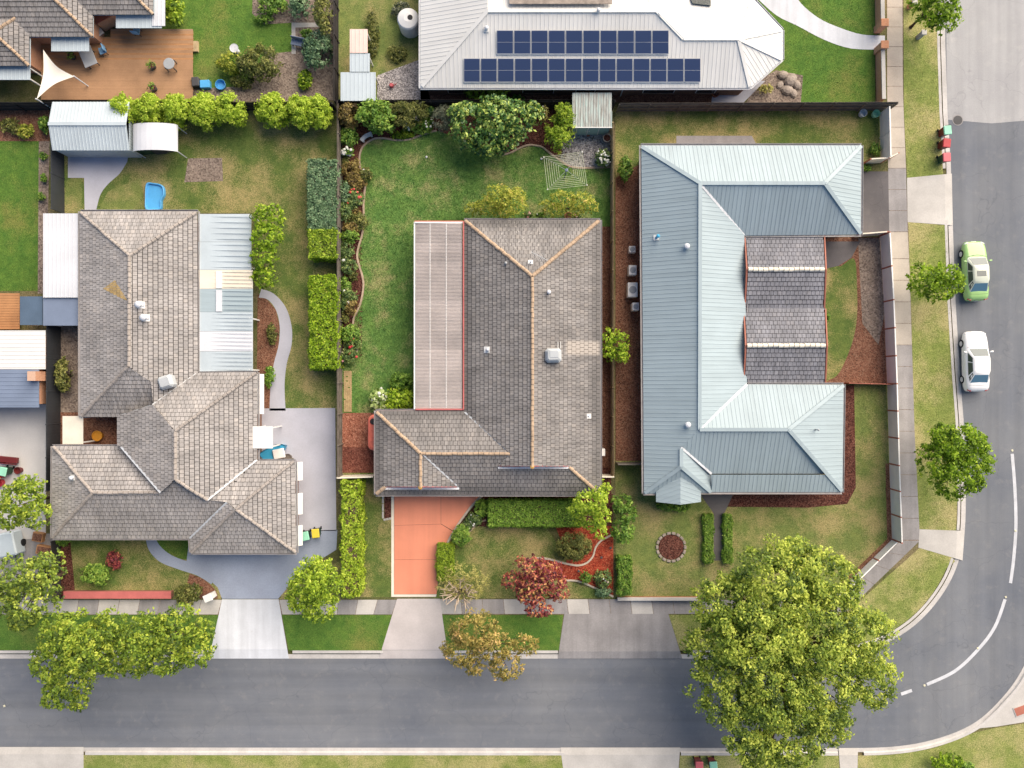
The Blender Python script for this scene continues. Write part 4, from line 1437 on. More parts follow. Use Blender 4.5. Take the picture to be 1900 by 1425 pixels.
obj('cooler_base', MB().box((pc.x, pc.y, pc.z - 0.02), (0.7, 0.7, 0.3), 0.02), M['grey'], ev)
for k in (0, 1):
    q = F['E'].px(1035 + 5 * k, 638)
    obj('cooler_pipe', MB().tube([(q.x, q.y - 0.35, q.z + 0.12), (q.x, q.y + 0.12, q.z + 0.10), (q.x, q.y + 0.16, q.z - 0.02)], 0.022, 6), M['white'], ev)
# television aerial on the north slope
qa = F['N'].px(1003, 480)
an = obj('tv_antenna', MB().tube([qa, qa + Vector((0, 0, 1.25))], 0.018, 6), M['alu'], house)
b0, b1 = qa + Vector((0.45, -0.32, 1.2)), qa + Vector((-0.72, 0.30, 1.2))
obj('antenna_boom', MB().tube([b0, b1], 0.016, 5), M['alu'], an)
dirn = (b1 - b0).normalized()
cr = Vector((-dirn.y, dirn.x, 0))
am = MB()
for k in range(9):
    c = b0.lerp(b1, 0.25 + k * 0.09)
    am.tube([c - cr * (0.34 - k * 0.02), c + cr * (0.34 - k * 0.02)], 0.007, 4)
obj('antenna_elements', am, M['alu'], an)

# patio cover of corrugated sheets against the west side
pg = P(815, 590)
pat = thing('patio_cover', 'long patio roof of pale corrugated sheets with white gutter beside back lawn', 'patio roof', (pg.x, pg.y, GL))
zp0, zp1 = 2.45, 2.58
nsh = 19
ys = [414.5 + (757 - 414.5) * i / nsh for i in range(nsh + 1)]
for i in range(nsh):
    xa, xb = 771.5, 857.5
    ya, yb = P(0, ys[i], zp0).y, P(0, ys[i + 1], zp0).y
    nr = 7
    v, f = [], []
    dz = 0.012 * (i % 2)
    stp = (yb - ya) / nr
    j = 0
    for r_ in range(nr):
        for fr, zz in ((0.0, 0.0), (0.30, 0.0), (0.42, 0.045), (0.78, 0.045), (0.90, 0.0)):
            y = ya + stp * (r_ + fr)
            v += [(P(xa, 0, zp0).x, y, zp0 + zz + dz), (P(xb, 0, zp1).x, y, zp1 + zz + dz)]
    v += [(P(xa, 0, zp0).x, yb - 0.055, zp0 + 0.0 + dz), (P(xb, 0, zp1).x, yb - 0.055, zp1 + dz)]
    m = len(v) // 2
    f = [(2 * k, 2 * k + 2, 2 * k + 3, 2 * k + 1) for k in range(m - 1)]
    obj('roof_sheet', MB().add(v, f), M['poly'], pat)
for xx in (798, 828):
    mb = MB()
    a, b = P(xx + 2, 414, zp1 + .055), P(xx + 2, 757, zp1 + .055)
    for i in range(120):
        y = a.y + (b.y - a.y) * (i + .5) / 120
        zz = zp0 + (zp1 - zp0) * (xx - 771) / 86 + 0.051
        mb.box((P(xx, 0, zz).x, y, zz + 0.006), (0.055, 0.085, 0.012))
    obj('screw_line', mb, M['white'], pat)
mb = MB()
gutter_run([(771, 758), (771, 411)], zp0 + .03, mb, -0.10, 0.10)
for pts, mt, zz, w in [([(770, 413), (859.5, 413)], 'white', zp0 + .02, 0.10), ([(860, 411), (860, 759.5)], 'fascia_red', zp1 + .05, 0.09), ([(771, 759.6), (861, 759.6)], 'fascia_red', zp1 - .02, 0.10), ([(769, 411), (860, 410.4)], 'barge', zp0 - .1, 0.09)]:
    a, b = P(*pts[0], zz), P(*pts[1], zz)
    dd = (b - a)
    obj('edge_board', MB().box((a + b) / 2, (max(abs(dd.x), w), max(abs(dd.y), w), 0.16)), M[mt], pat)
a, b = P(769.3, 412, zp0), P(769.3, 760, zp0)
obj('gutter', MB().box(((a.x + b.x) / 2, (a.y + b.y) / 2, zp0 - 0.02), (0.11, a.y - b.y, 0.12)), M['white'], pat)
for py_ in (416, 530, 645, 755):
    q = P(772, py_, 2.3)
    obj('post', MB().box((q.x, q.y, 1.25), (0.09, 0.09, 2.3)), M['white'], pat)

# ------------------------------------------------------------------ the neighbouring houses
def tiled_faces(house, faces, tmat, lift=0.035, gauge=0.335, width=0.31):
    dk, tl = MB(), MB()
    for pl, pp in faces:
        p3 = [pl.px(x, y) for x, y in pp]
        deck_face(dk, p3, 0.06)
        tiles(tl, p3, gauge=gauge, width=width, lift=lift)
    roof = obj('roof', dk, M['deck_under'], house)
    obj('roof_tiles', tl, tmat, roof, kind='stuff')
    return roof


def metal_faces(house, faces, mat, pitch=0.30):
    mb = MB()
    for pl, pp in faces:
        p3 = [pl.px(x, y) for x, y in pp]
        deck_face(mb, p3, 0.06)
        ribs(mb, p3, pitch)
    return obj('roof', mb, mat, house)


def ridge_strip(parent, pairs, mat, w=0.26):
    for pl, a, b in pairs:
        strip3('ridge_capping', [pl.px(*a), pl.px(*b)], w, mat, parent, 0.07)


# west house
ze = 2.6
za, zb, zc, zd = ze + 1.75, ze + 2.35, ze + 1.5, ze + 1.6
q = P(300, 720)
wh = thing('tiled_house', 'large pale grey tiled house with many hips, left of the centre lot', 'house', (q.x, q.y, GL))
G = {}
G['1N'] = eaveplane((148, 393), (366, 393), (240, 475), za, ze)
G['1W'] = eaveplane((148, 393), (150, 772), (239, 600), za, ze)
G['1E'] = eaveplane((366, 393), (367, 692), (239, 600), za, ze)
G['1S'] = eaveplane((152, 773), (340, 773), (238, 680), za, ze)
G['2W'] = eaveplane((182, 700), (184, 890), (325, 845), zb, ze)
G['2N'] = eaveplane((366, 690), (476, 690), (325, 800), zb, ze)
G['2E'] = eaveplane((477, 692), (478, 855), (325, 845), zb, ze)
G['3N'] = eaveplane((98, 828), (225, 828), (235, 915), zc, ze)
G['3W'] = eaveplane((98, 828), (97, 998), (172, 915), zc, ze)
G['3S'] = eaveplane((97, 999), (352, 999), (235, 915), zc, ze)
G['4N'] = eaveplane((476, 855), (546, 855), (437, 945), zd, ze)
G['4E'] = eaveplane((547, 855), (549, 1025), (437, 945), zd, ze)
G['4S'] = eaveplane((355, 1026), (549, 1026), (437, 945), zd, ze)
G['4W'] = eaveplane((351, 998), (354, 1026), (430, 940), zd, ze)
wf = [('1N', [(149, 393), (366, 393), (240, 475)]), ('1W', [(148, 394), (240, 475), (238, 680), (151, 773)]),
      ('1E', [(366, 394), (367, 692), (284, 751), (280, 707), (238, 680), (240, 475)]),
      ('1S', [(238, 680), (280, 707), (284, 751), (218, 773), (152, 773)]),
      ('2W', [(284, 751), (325, 800), (325, 890), (298, 914), (225, 829), (218, 826), (218, 772)]),
      ('2N', [(366, 692), (476, 691), (325, 800), (284, 751)]),
      ('2E', [(477, 692), (477, 853), (440, 892), (385, 928), (325, 890), (325, 800)]),
      ('3N', [(99, 828), (225, 828), (298, 914), (172, 915)]), ('3W', [(98, 829), (172, 915), (97, 998)]),
      ('3S', [(97, 999), (172, 915), (298, 914), (325, 890), (385, 928), (421, 932), (352, 999)]),
      ('4N', [(477, 855), (547, 855), (437, 945), (421, 932), (385, 928), (440, 892)]),
      ('4E', [(547, 856), (549, 1025), (437, 945)]), ('4S', [(437, 945), (549, 1026), (355, 1026)]), ('4W', [(421, 931), (437, 945), (355, 1025), (352, 998)])]
wroof = tiled_faces(wh, [(G[k], pp) for k, pp in wf], M['tile_left'])
for k, a, b in [('1N', (240, 475), (149, 394)), ('1N', (240, 475), (365, 394)), ('1W', (239, 680), (240, 475)), ('1W', (152, 772), (238, 680)), ('2N', (475, 692), (325, 800)),
                ('2W', (325, 890), (325, 800)), ('3N', (100, 829), (172, 915)), ('3N', (296, 914), (172, 915)), ('3W', (98, 997), (172, 915)), ('4N', (546, 856), (437, 945)), ('4E', (548, 1025), (437, 945)),
                ('4S', (356, 1025), (437, 945)), ('2E', (385, 928), (325, 890))]:
    cap_run(wroof, G[k].px(*a), G[k].px(*b), M['cap_grey'])
for k, a, b in [('1E', (367, 692), (284, 751)), ('1S', (284, 751), (218, 773)), ('2W', (225, 829), (298, 914)), ('2E', (477, 853), (385, 928)), ('4W', (352, 999), (421, 932))]:
    strip3('valley_flashing', [G[k].px(*a), G[k].px(*b)], 0.14, M['valley'], wroof, 0.05)
gm = MB()
gutter_run([(148, 773), (148, 392), (367, 392), (367, 692), (478, 691), (478, 855), (548, 855), (550, 1026), (354, 1026), (352, 999), (96, 999), (97, 828), (222, 828)][::-1], ze, gm)
obj('gutter', gm, M['gutter'], wh)
wm = MB()
wall_prism(wm, [(160, 405), (355, 405), (355, 704), (466, 704), (466, 866), (537, 866), (537, 1014), (365, 1014), (362, 988), (108, 988), (108, 840), (220, 840), (220, 774), (160, 774)], GL, ze - 0.12, ze)
obj('wall', wm, M['brickbrown'], wh)
vent_pipe(wh, G['1E'], 262, 566, 0.5, 0.16, 0.5)
vent_pipe(wh, G['1E'], 271, 590, 0.5, 0.16, 0.5)
pc = G['1E'].px(313, 709)
ev = obj('evaporative_cooler', MB().box((pc.x, pc.y, pc.z + 0.3), (1.05, 0.95, 0.7), 0.3, bev=0.15), M['cooler'], wh)
obj('cooler_lid', MB().box((pc.x, pc.y, pc.z + 0.70), (0.9, 0.8, 0.12), 0.3, bev=0.1), M['cooler'], ev)
vent_pipe(wh, G['3W'], 136, 886, 0.3, 0.1, 0.4)
# rust and lichen patch by the ridge: a patch of ochre replacement tiles
mb = MB()
tiles(mb, [G['1W'].px(x, y) for x, y in [(192, 536), (214, 520), (237, 558), (222, 552)]], 0.335, 0.31, 0.035, base=0.022)
obj('ochre_tiles', mb, simple('ochre_tile', (0.52, 0.37, 0.17), 0.85, 0.2, 0.3, 3, 12), wroof, kind='stuff')
window(wh, (P(250, 988, ze).x, P(0, 988, ze).y, 1.5), 2.2, 1.4, -1)
gd = obj('garage_door', MB().box((P(450, 0, ze).x, P(0, 1014, ze).y - 0.02, 1.2), (4.6, 0.08, 2.1)), M['white'], wh)
# white window awnings along the east side
for y0, y1, nm in [(858, 891, 'north'), (916, 954, 'middle'), (976, 1012, 'south')]:
    a, b = P(547, y0, 2.3), P(561, y1, 1.9)
    mb = MB()
    mb.add([(a.x, a.y, 2.3), (a.x, b.y, 2.3), (b.x, b.y, 1.85), (b.x, a.y, 1.85), (a.x, a.y, 2.26), (a.x, b.y, 2.26), (b.x, b.y, 1.81), (b.x, a.y, 1.81)],
           [(0, 1, 2, 3), (7, 6, 5, 4), (3, 2, 6, 7), (0, 3, 7, 4), (2, 1, 5, 6)])
    obj('window_awning', mb, M['white'], wh)
# side porch strip
a, b = P(476, 694, 2.3), P(490, 768, 2.1)
obj('porch_cover', MB().add([(a.x, a.y, 2.35), (a.x, b.y, 2.35), (b.x, b.y, 2.15), (b.x, a.y, 2.15), (a.x, a.y, 2.3), (a.x, b.y, 2.3), (b.x, b.y, 2.1), (b.x, a.y, 2.1)],
                            [(0, 1, 2, 3), (7, 6, 5, 4), (3, 2, 6, 7), (0, 3, 7, 4), (2, 1, 5, 6)]), M['white'], wh)
# verandah roof in bands of different sheets
q = P(418, 540)
vr = thing('verandah_roof', 'flat verandah roof of grey, cream, blue and white sheets beside the west house', 'verandah', (q.x, q.y, GL))
bands = [(397, 449, 'shedblue', 0.80), (449, 501, 'shedblue', 0.80), (501, 536, 'cream', 1), (536, 579, 'roofblue', 1), (579, 615, 'shedblue', .9), (615, 652, 'whitemetal', 1), (652, 690, 'shedblue', .85)]
for y0, y1, mt, _ in bands:
    mb = MB()
    p3 = [P(370, y1 - .4, 2.52), P(370 if y0 > 505 else 368, y0, 2.52), P(466 + (y0 > 500) * 3, y0, 2.38), P(466 + (y0 > 500) * 3, y1 - .4, 2.38)]
    deck_face(mb, p3, 0.04)
    n_ = 5
    for i in range(n_):
        t = (i + .5) / n_
        a_, b_ = p3[1].lerp(p3[0], t), p3[2].lerp(p3[3], t)
        mb.box(((a_.x + b_.x) / 2, (a_.y + b_.y) / 2, 2.475), (abs(b_.x - a_.x), 0.04, 0.03))
    obj('roof_sheet', mb, M[mt], vr)
for y0, y1, m_ in [(503, 535, 'white'), (538, 578, 'whitemetal')]:
    a_, b_ = P(401, y0, 2.5), P(412, y1, 2.5)
    obj('skylight_sheet', MB().box(((a_.x + b_.x) / 2, (a_.y + b_.y) / 2, 2.50), (b_.x - a_.x, a_.y - b_.y, 0.05)), M[m_], vr)
for y_ in (400, 495, 590, 686):
    p = P(463, y_, 2.3)
    obj('post', MB().box((p.x, p.y, 1.24), (0.1, 0.1, 2.3)), M['white'], vr)
obj('beam', MB().box((P(465, 0, 2.3).x, P(0, 543, 2.3).y, 2.27), (0.1, P(0, 398, 2.3).y - P(0, 688, 2.3).y, 0.14)), M['white'], vr)

# white and navy covers between the west house and its boundary
def flat_cover(name, label, cat, box, z, mat, posts=True, slope=0.0, rib=True):
    x0, y0, x1, y1 = box
    c = P((x0 + x1) / 2, (y0 + y1) / 2)
    t = thing(name, label, cat, (c.x, c.y, GL))
    p3 = [P(x0, y1, z), P(x1, y1, z + slope), P(x1, y0, z + slope), P(x0, y0, z)]
    mb = MB()
    deck_face(mb, p3, 0.05)
    if rib:
        ribs(mb, p3 if slope else [p + Vector((0, 0, 0)) for p in p3], 0.3, 0.04, 0.02)
    obj('roof_panel', mb, mat, t)
    if posts:
        for x in (x0 + 3, x1 - 3):
            for y in (y0 + 3, y1 - 3):
                p = P(x, y, z)
                obj('post', MB().box((p.x, p.y, (z - .05 + GL) / 2), (0.09, 0.09, z - 0.06 - GL)), M['white'], t)
    return t


flat_cover('carport', 'white flat roofed carport on the west side of the left tiled house', 'carport', (80, 396, 148, 552), 2.5, M['whitemetal'])
flat_cover('shade_cover', 'navy blue flat cover directly south of the white carport', 'shade cover', (80, 553, 147, 604), 2.35, M['slate'], rib=False)
flat_cover('shade_cover', 'grey-blue flat cover next to the orange deck at the west edge', 'shade cover', (37, 550, 79, 603), 2.2, M['navy'], rib=False)
fw = thing('flat_roof_house', 'white flat roofed house with a dark blue roof patch at the far left edge', 'house', tuple(P(20, 760)))
for box, mt in [((-250, 613, 84, 685), 'roofwhite'), ((-250, 685.5, 72, 756), 'slate')]:
    mb = MB()
    p3 = [P(box[0], box[3], 2.7), P(box[2], box[3], 2.55), P(box[2], box[1], 2.55), P(box[0], box[1], 2.7)]
    deck_face(mb, p3, 0.06)
    ribs(mb, p3)
    obj('roof', mb, M[mt], fw)
mb = MB()
wall_prism(mb, [(-240, 622), (76, 622), (76, 684), (64, 684), (64, 750), (-240, 750)], GL, 2.45, 2.55)
obj('wall', mb, M['brickorange'], fw)
p = P(75, 698, 2)
obj('chimney', MB().box((p.x, p.y, 1.6), (0.6, 0.7, 3.0)), M['brickorange'], fw)
dk_ = thing('timber_deck', 'orange timber deck at the left edge beside a green lawn', 'deck', tuple(P(15, 577)))
for i in range(14):
    a, b = P(-150, 544 + i * 4.8, 0.5), P(36, 548.4 + i * 4.8, 0.5)
    obj('deck_board', MB().box(((a.x + b.x) / 2, (a.y + b.y) / 2, 0.47), (b.x - a.x, abs(a.y - b.y), 0.04)), M['deck_orange'], dk_)
obj('deck_frame', MB().box((P(-57, 577, .3).x, P(0, 577, .3).y, 0.27), (7.5, 2.6, 0.3)), M['timber_dark'], dk_)
p = P(72, 622)
obj('awning_blind', MB().box((P(74, 0, 1).x, P(0, 621, 1).y, 1.2), (0.5, 0.5, 0.9), 0.4, bev=.1), M['slate'], fw)

# north-west house: three grey tiled hips running out of the picture
nw = thing('tiled_house', 'grey tiled house with diagonal hips in the top left corner', 'house', tuple(P(120, 20)))
def hip_block(x0, y0, x1, y1, ze, pitch):
    """complete hip roof over a pixel rectangle given at eave height; returns 3-D faces and hips"""
    A, B, C, D = P(x0, y0, ze), P(x1, y0, ze), P(x1, y1, ze), P(x0, y1, ze)
    w, d = B.x - A.x, A.y - D.y
    hgt = min(w, d) / 2 * pitch
    if w >= d:
        r0, r1 = Vector((A.x + d / 2, (A.y + D.y) / 2, ze + hgt)), Vector((B.x - d / 2, (A.y + D.y) / 2, ze + hgt))
        return [[D, C, r1, r0], [C, B, r1], [B, A, r0, r1], [A, D, r0]], [(A, r0), (D, r0), (B, r1), (C, r1), (r0, r1)]
    r0, r1 = Vector(((A.x + B.x) / 2, A.y - w / 2, ze + hgt)), Vector(((A.x + B.x) / 2, D.y + w / 2, ze + hgt))
    return [[D, C, r1], [C, B, r0, r1], [B, A, r0], [A, D, r1, r0]], [(A, r0), (B, r0), (C, r1), (D, r1), (r0, r1)]


dk, tl = MB(), MB()
hips = []
nwb = [(-260, -330, 172, 68), (118, -210, 284, 27), (-330, 18, 54, 122)]
for i, bx in enumerate(nwb):
    fs, hp_ = hip_block(*bx, 2.6 + 0.03 * i, 0.42)
    for f3 in fs:
        deck_face(dk, f3, 0.06)
        if max(P_.y for P_ in f3) > -50:
            tiles(tl, f3, 0.335, 0.31, 0.035)
    hips += hp_
nroof = obj('roof', dk, M['deck_under'], nw)
obj('roof_tiles', tl, M['tile_topleft'], nroof, kind='stuff')
for a, b in hips:
    if (b - a).length > 0.5:
        cap_run(nroof, a, b, M['cap'])
wm = MB()
for i, (x0, y0, x1, y1) in enumerate(nwb):
    wall_prism(wm, [(x0 + 11, y0 + 11), (x1 - 11, y0 + 11), (x1 - 11, y1 - 11), (x0 + 11, y1 - 11)], GL, 2.5 - 0.01 * i, 2.6)
obj('wall', wm, M['brickorange'], nw)
gm = MB()
gutter_run([(55, 122), (55, 68), (172, 68), (172, 27), (285, 27), (285, -120)][::-1], 2.6, gm)
obj('gutter', gm, M['shedblue'], nw)
for k, (bx, mt, lb) in enumerate([((282, -40, 306, 48), 'whitemetal', 'tall white blade of patio roof at the east end of the corner house'), ((215, 27, 300, 52), 'shedblue', 'pale blue patio roof under the corner house eave'),
                                  ((95, 68, 165, 95), 'shedblue', 'pale blue window canopy over the brown deck beside the tiled eave')]):
    flat_cover('patio_roof', lb, 'patio roof', bx, 2.35 - 0.06 * k, M[mt], posts=False)
flat_cover('patio_roof', 'pale blue verandah strip at the left edge above white posts', 'patio roof', (-200, 122, 56, 148), 2.3, M['shedblue'])
p = P(210, 40)
ob = thing('garden_cabinet', 'salmon brick barbecue block under the pale blue patio roof', 'barbecue', (p.x, p.y, GL))
obj('brick_base', MB().box((p.x - .2, p.y - .1, 0.75), (1.3, 0.8, 1.3), 0.5), M['brickorange'], ob)
obj('top_slab', MB().box((p.x - .2, p.y - .1, 1.43), (1.4, 0.9, 0.08), 0.5), M['barge'], ob)

# deck of the north-west house: single boards
nd = thing('timber_deck', 'wide brown timber deck behind the corner house in the top left', 'deck', tuple(P(230, 120)))
nb = 44
for i in range(nb):
    y0 = 54 + (185 - 54) * i / nb
    y1 = 54 + (185 - 54) * (i + 0.93) / nb
    x0 = 76 if y0 > 66 else 205
    a, b = P(x0, y0, .42), P(358 + rnd.uniform(-.6, .6), y1, .42)
    obj('deck_board', MB().box(((a.x + b.x) / 2, (a.y + b.y) / 2, 0.40), (b.x - a.x, a.y - b.y, 0.035)), M['deck'] if i > 18 else simple('pale_decking', (0.43, 0.28, 0.18), 0.7, 0.25, 0.2, 0.5, 18) if i == 0 else (M['deck'] if i % 3 else M['deck_orange']), nd)
a, b = P(80, 187, .3), P(355, 70, .3)
obj('deck_frame', MB().box(((a.x + b.x) / 2, (a.y + b.y) / 2, 0.24), (b.x - a.x, b.y - a.y, 0.24)), M['timber_dark'], nd)
p = P(364, 88)
obj('deck_step', MB().box((p.x, p.y, 0.24), (0.45, 0.8, 0.24)), M['timber_tan'], nd)
# shade sail
sl = thing('shade_sail', 'cream triangular shade sail stretched over the brown deck', 'shade sail', tuple(P(95, 135)))
A3, B3, C3 = P(80, 92, 2.6), P(138, 142, 2.3), P(68, 184, 2.5)
v, f = [], []
N_ = 10
idx = {}
for i in range(N_ + 1):
    for j in range(N_ + 1 - i):
        k = N_ - i - j
        s, t, r_ = i / N_, j / N_, k / N_
        pt = A3 * r_ + B3 * s + C3 * t
        cen = (A3 + B3 + C3) / 3
        e = min(s, t, r_)
        pin = 1 - 0.28 * (4 * (s * t * (1 - r_) + s * r_ * (1 - t) + t * r_ * (1 - s))) * (1 if e < 1e-6 else max(0, 1 - e * 4))
        pt = cen + (pt - cen) * pin
        idx[i, j] = len(v)
        v.append(pt - Vector((0, 0, 0.5 * e)))
for i in range(N_):
    for j in range(N_ - i):
        f.append((idx[i, j], idx[i + 1, j], idx[i, j + 1]))
        if i + j < N_ - 1:
            f.append((idx[i + 1, j], idx[i + 1, j + 1], idx[i, j + 1]))
obj('sail_cloth', MB().add(v, f), M['sail'], sl, True)
for c in (B3, C3):
    obj('post', MB().tube([(c.x, c.y, GL), (c.x, c.y, c.z + 0.1)], 0.05, 8), M['whitemetal'], sl)
# patio furniture on that deck
def chair(px_, py_, rot, mat, label, z=0.42):
    p = P(px_, py_, z)
    t = thing('patio_chair', label, 'chair', (p.x, p.y, z))
    ca, sa = math.cos(rot), math.sin(rot)
    def T(x, y): return (p.x + x * ca - y * sa, p.y + x * sa + y * ca)
    obj('seat', MB().box((p.x, p.y, z + 0.43), (0.52, 0.5, 0.06), rot, bev=.02), mat, t)
    x, y = T(0, 0.26)
    obj('backrest', MB().box((x, y, z + 0.70), (0.52, 0.07, 0.5), rot, bev=.02), mat, t)
    for sx in (-1, 1):
        for sy in (-1, 1):
            x, y = T(sx * .22, sy * .2)
            obj('leg', MB().box((x, y, z + 0.2), (0.045, 0.045, 0.40), rot), M['dark'], t)
    return t


def table(px_, py_, w, d, rot, mat, label, z=0.42, h=0.74, round_=False):
    p = P(px_, py_, z)
    t = thing('patio_table', label, 'table', (p.x, p.y, z))
    if round_:
        obj('tabletop', MB().lathe((p.x, p.y, z + h - .05), [(w / 2, 0), (w / 2, .04), (w / 2 - .03, .05)], 20), mat, t)
    else:
        obj('tabletop', MB().box((p.x, p.y, z + h - .025), (w, d, .05), rot, bev=.015), mat, t)
    ca, sa = math.cos(rot), math.sin(rot)
    for sx in (-1, 1):
        for sy in (-1, 1):
            x, y = sx * w * .36, sy * d * .36
            obj('leg', MB().box((p.x + x * ca - y * sa, p.y + x * sa + y * ca, z + h / 2 - .03), (0.06, 0.06, h - .06), rot), M['dark'], t)
    return t


table(172, 112, 1.0, 1.5, 0.4, M['grey'], 'grey rectangular outdoor table in the shaded corner of the brown deck')
chair(195, 98, -1.2, M['aqua'], 'pale blue outdoor chair beside the grey deck table')
chair(190, 64, 2.2, M['grey'], 'grey outdoor chair against the salmon barbecue block')
chair(258, 62, 3.0, M['aqua'], 'pale blue outdoor chair at the north edge of the brown deck')
table(321, 125, 0.85, 0.85, 0, M['grey'], 'small round grey table alone on the brown deck', round_=True)


def pot(px_, py_, r, h, mat, label, cat='plant pot', leaf=None, z=GL, soil=True, grp=None, trim=None):
    p = P(px_, py_, z)
    t = thing('plant_pot', label, cat, (p.x, p.y, z), grp)
    obj('pot', MB().lathe((p.x, p.y, z), [(r * .7, 0), (r * .92, h * .85), (r, h * .9), (r, h), (r * .86, h), (r * .84, h * .86)], 20), mat, t)
    if trim:
        obj('rim', MB().lathe((p.x, p.y, z + h - 0.02), [(r * 1.02, 0), (r * 1.04, 0.03), (r * .98, .05), (r * .85, .05), (r * .84, 0.01)], 24, capt=False, capb=False), trim, t)
    if soil:
        obj('soil', MB().lathe((p.x, p.y, z + h * .88), [(r * .84, 0), (r * .80, 0.03)], 16), M['mulch_dark'], t)
    if leaf:
        blob_leaves('foliage', [(Vector((p.x, p.y, z + h + r * .6)), r * 1.15, r * 1.15, r * .9)], leaf, 0.05, 160, t)
    return t


# ------------------------------------------------------------------ north house with solar panels
ze, zr = 2.65, 4.35
nh = thing('steel_roof_house', 'large white steel roofed house with dark solar panels at the top', 'house', tuple(P(1080, 60)))
K = {}
K['S'] = eaveplane((780, 163), (1392, 163), (1060, 20), zr, ze)
K['W'] = eaveplane((780, -120), (780, 163), (905, 0), zr, ze)
K['N'] = eaveplane((905, -128), (1218, -128), (1060, 20), zr, ze)
z72 = K['S'].px(1370, 72).z
K['SE'] = eaveplane((1392, 163), (1452, 110), (1370, 72), z72, ze)
K['E'] = eaveplane((1452, 110), (1452, 55), (1370, 72), z72, ze)
K['NE'] = eaveplane((1452, 55), (1396, -4), (1370, 72), z72, ze)
K['N2'] = eaveplane((1270, -4), (1396, -4), (1320, 72), z72, ze)
faces = [(K['S'], [(780, 163), (1392, 163), (1370, 72), (1268, 72), (1218, 20), (905, 20)]), (K['W'], [(780, -120), (780, 163), (905, 20), (905, -60)]),
         (K['N'], [(905, 20), (1218, 20), (1268, 71), (1180, -20), (1140, -125), (905, -125)]), (K['SE'], [(1392, 163), (1452, 110), (1370, 72)]), (K['E'], [(1452, 110), (1452, 55), (1370, 72)]),
         (K['NE'], [(1452, 55), (1396, -4), (1370, 72)]), (K['N2'], [(1268, 72), (1370, 72), (1396, -4), (1260, -4), (1200, 0)])]
nroof2 = metal_faces(nh, faces, M['roofwhite'])
ridge_strip(nroof2, [(K['S'], (905, 20), (1218, 20)), (K['S'], (783, 161), (905, 20)), (K['S'], (1218, 20), (1268, 72)), (K['S'], (1268, 72), (1370, 72)), (K['S'], (1391, 161), (1370, 72)),
                     (K['SE'], (1450, 110), (1370, 72)), (K['NE'], (1450, 56), (1370, 72)), (K['NE'], (1397, -2), (1370, 72))], M['roofwhite'])
gm = MB()
gutter_run([(1396, -5), (1452, 55), (1452, 110), (1392, 163), (780, 163), (780, -120)][::-1], ze, gm)
obj('gutter', gm, M['whitemetal'], nh)
wm = MB()
wall_prism(wm, [(790, -110), (1270, -110), (1270, 4), (1390, 4), (1442, 58), (1442, 105), (1388, 153), (790, 153)], GL, ze - .1, ze)
obj('wall', wm, M['brickbrown'], nh)
yS = P(0, 153, ze).y
for x_, w_ in ((850, 1.8), (1000, 2.4), (1090, 1.5), (1230, 2.4), (1320, 1.5)):
    window(nh, (P(x_, 0, ze).x, yS, 1.4), w_, 1.5, -1)
for x_ in (935, 1160):
    obj('downpipe', MB().tube([(P(x_, 0, ze).x, yS - .06, ze - .1), (P(x_, 0, ze).x, yS - .06, GL)], 0.05, 8), M['whitemetal'], nh)
# dark solar panels, two rows
def solar(parent, pl, x0, y0, x1, y1, n):
    fr = 0
    for i in range(n):
        xa, xb = x0 + (x1 - x0) * i / n + .6, x0 + (x1 - x0) * (i + 1) / n - .6
        c = [pl.px(xa, y1), pl.px(xb, y1), pl.px(xb, y0), pl.px(xa, y0)]
        nn = pl.n
        mb = MB()
        lo, hi = [p + nn * .07 for p in c], [p + nn * .115 for p in c]
        mb.add(lo + hi, [(3, 2, 1, 0), (4, 5, 6, 7), (0, 1, 5, 4), (1, 2, 6, 5), (2, 3, 7, 6), (3, 0, 4, 7)])
        pn = obj('solar_panel', mb, M['alu'], parent)
        cen = (c[0] + c[2]) / 2
        g = MB()
        for r_ in range(2):
            q = []
            for p in c:
                d = p - cen
                q.append(cen + d * 0.955 + nn * .119)
            a_, b_, c_, d_ = q
            lo_, hi_ = r_ / 2 + .006, (r_ + 1) / 2 - .006
            g.poly([a_.lerp(d_, lo_), b_.lerp(c_, lo_), b_.lerp(c_, hi_), a_.lerp(d_, hi_)])
        obj('cells', g, M['solar'], pn)


solar(nh, K['S'], 921, 56, 1241, 101, 10)
solar(nh, K['S'], 860, 108, 1300, 153, 14)
vent_pipe(nh, K['S'], 903, 55, 0.3, 0.1, 0.35)
vent_pipe(nh, K['S'], 1110, 22, 0.3, 0.1)
p3 = [K['N2'].px(*q) for q in ((1280, -2), (1318, -2), (1318, 12), (1284, 8))]
obj('skylight', MB().add([p + Vector((0, 0, .05)) for p in p3] + [p + Vector((0, 0, .16)) for p in p3], [(4, 7, 6, 5), (0, 4, 5, 1), (1, 5, 6, 2), (2, 6, 7, 3), (3, 7, 4, 0)][:1] + [(0, 1, 5, 4), (1, 2, 6, 5), (2, 3, 7, 6), (3, 0, 4, 7), (4, 5, 6, 7)]), M['carglass'], nh)
flat_cover('courtyard_cover', 'tan flat cover in the courtyard of the white roofed house at the top edge', 'patio roof', (945, -60, 1136, 7), 4.55, M['stone'], posts=False, rib=False)

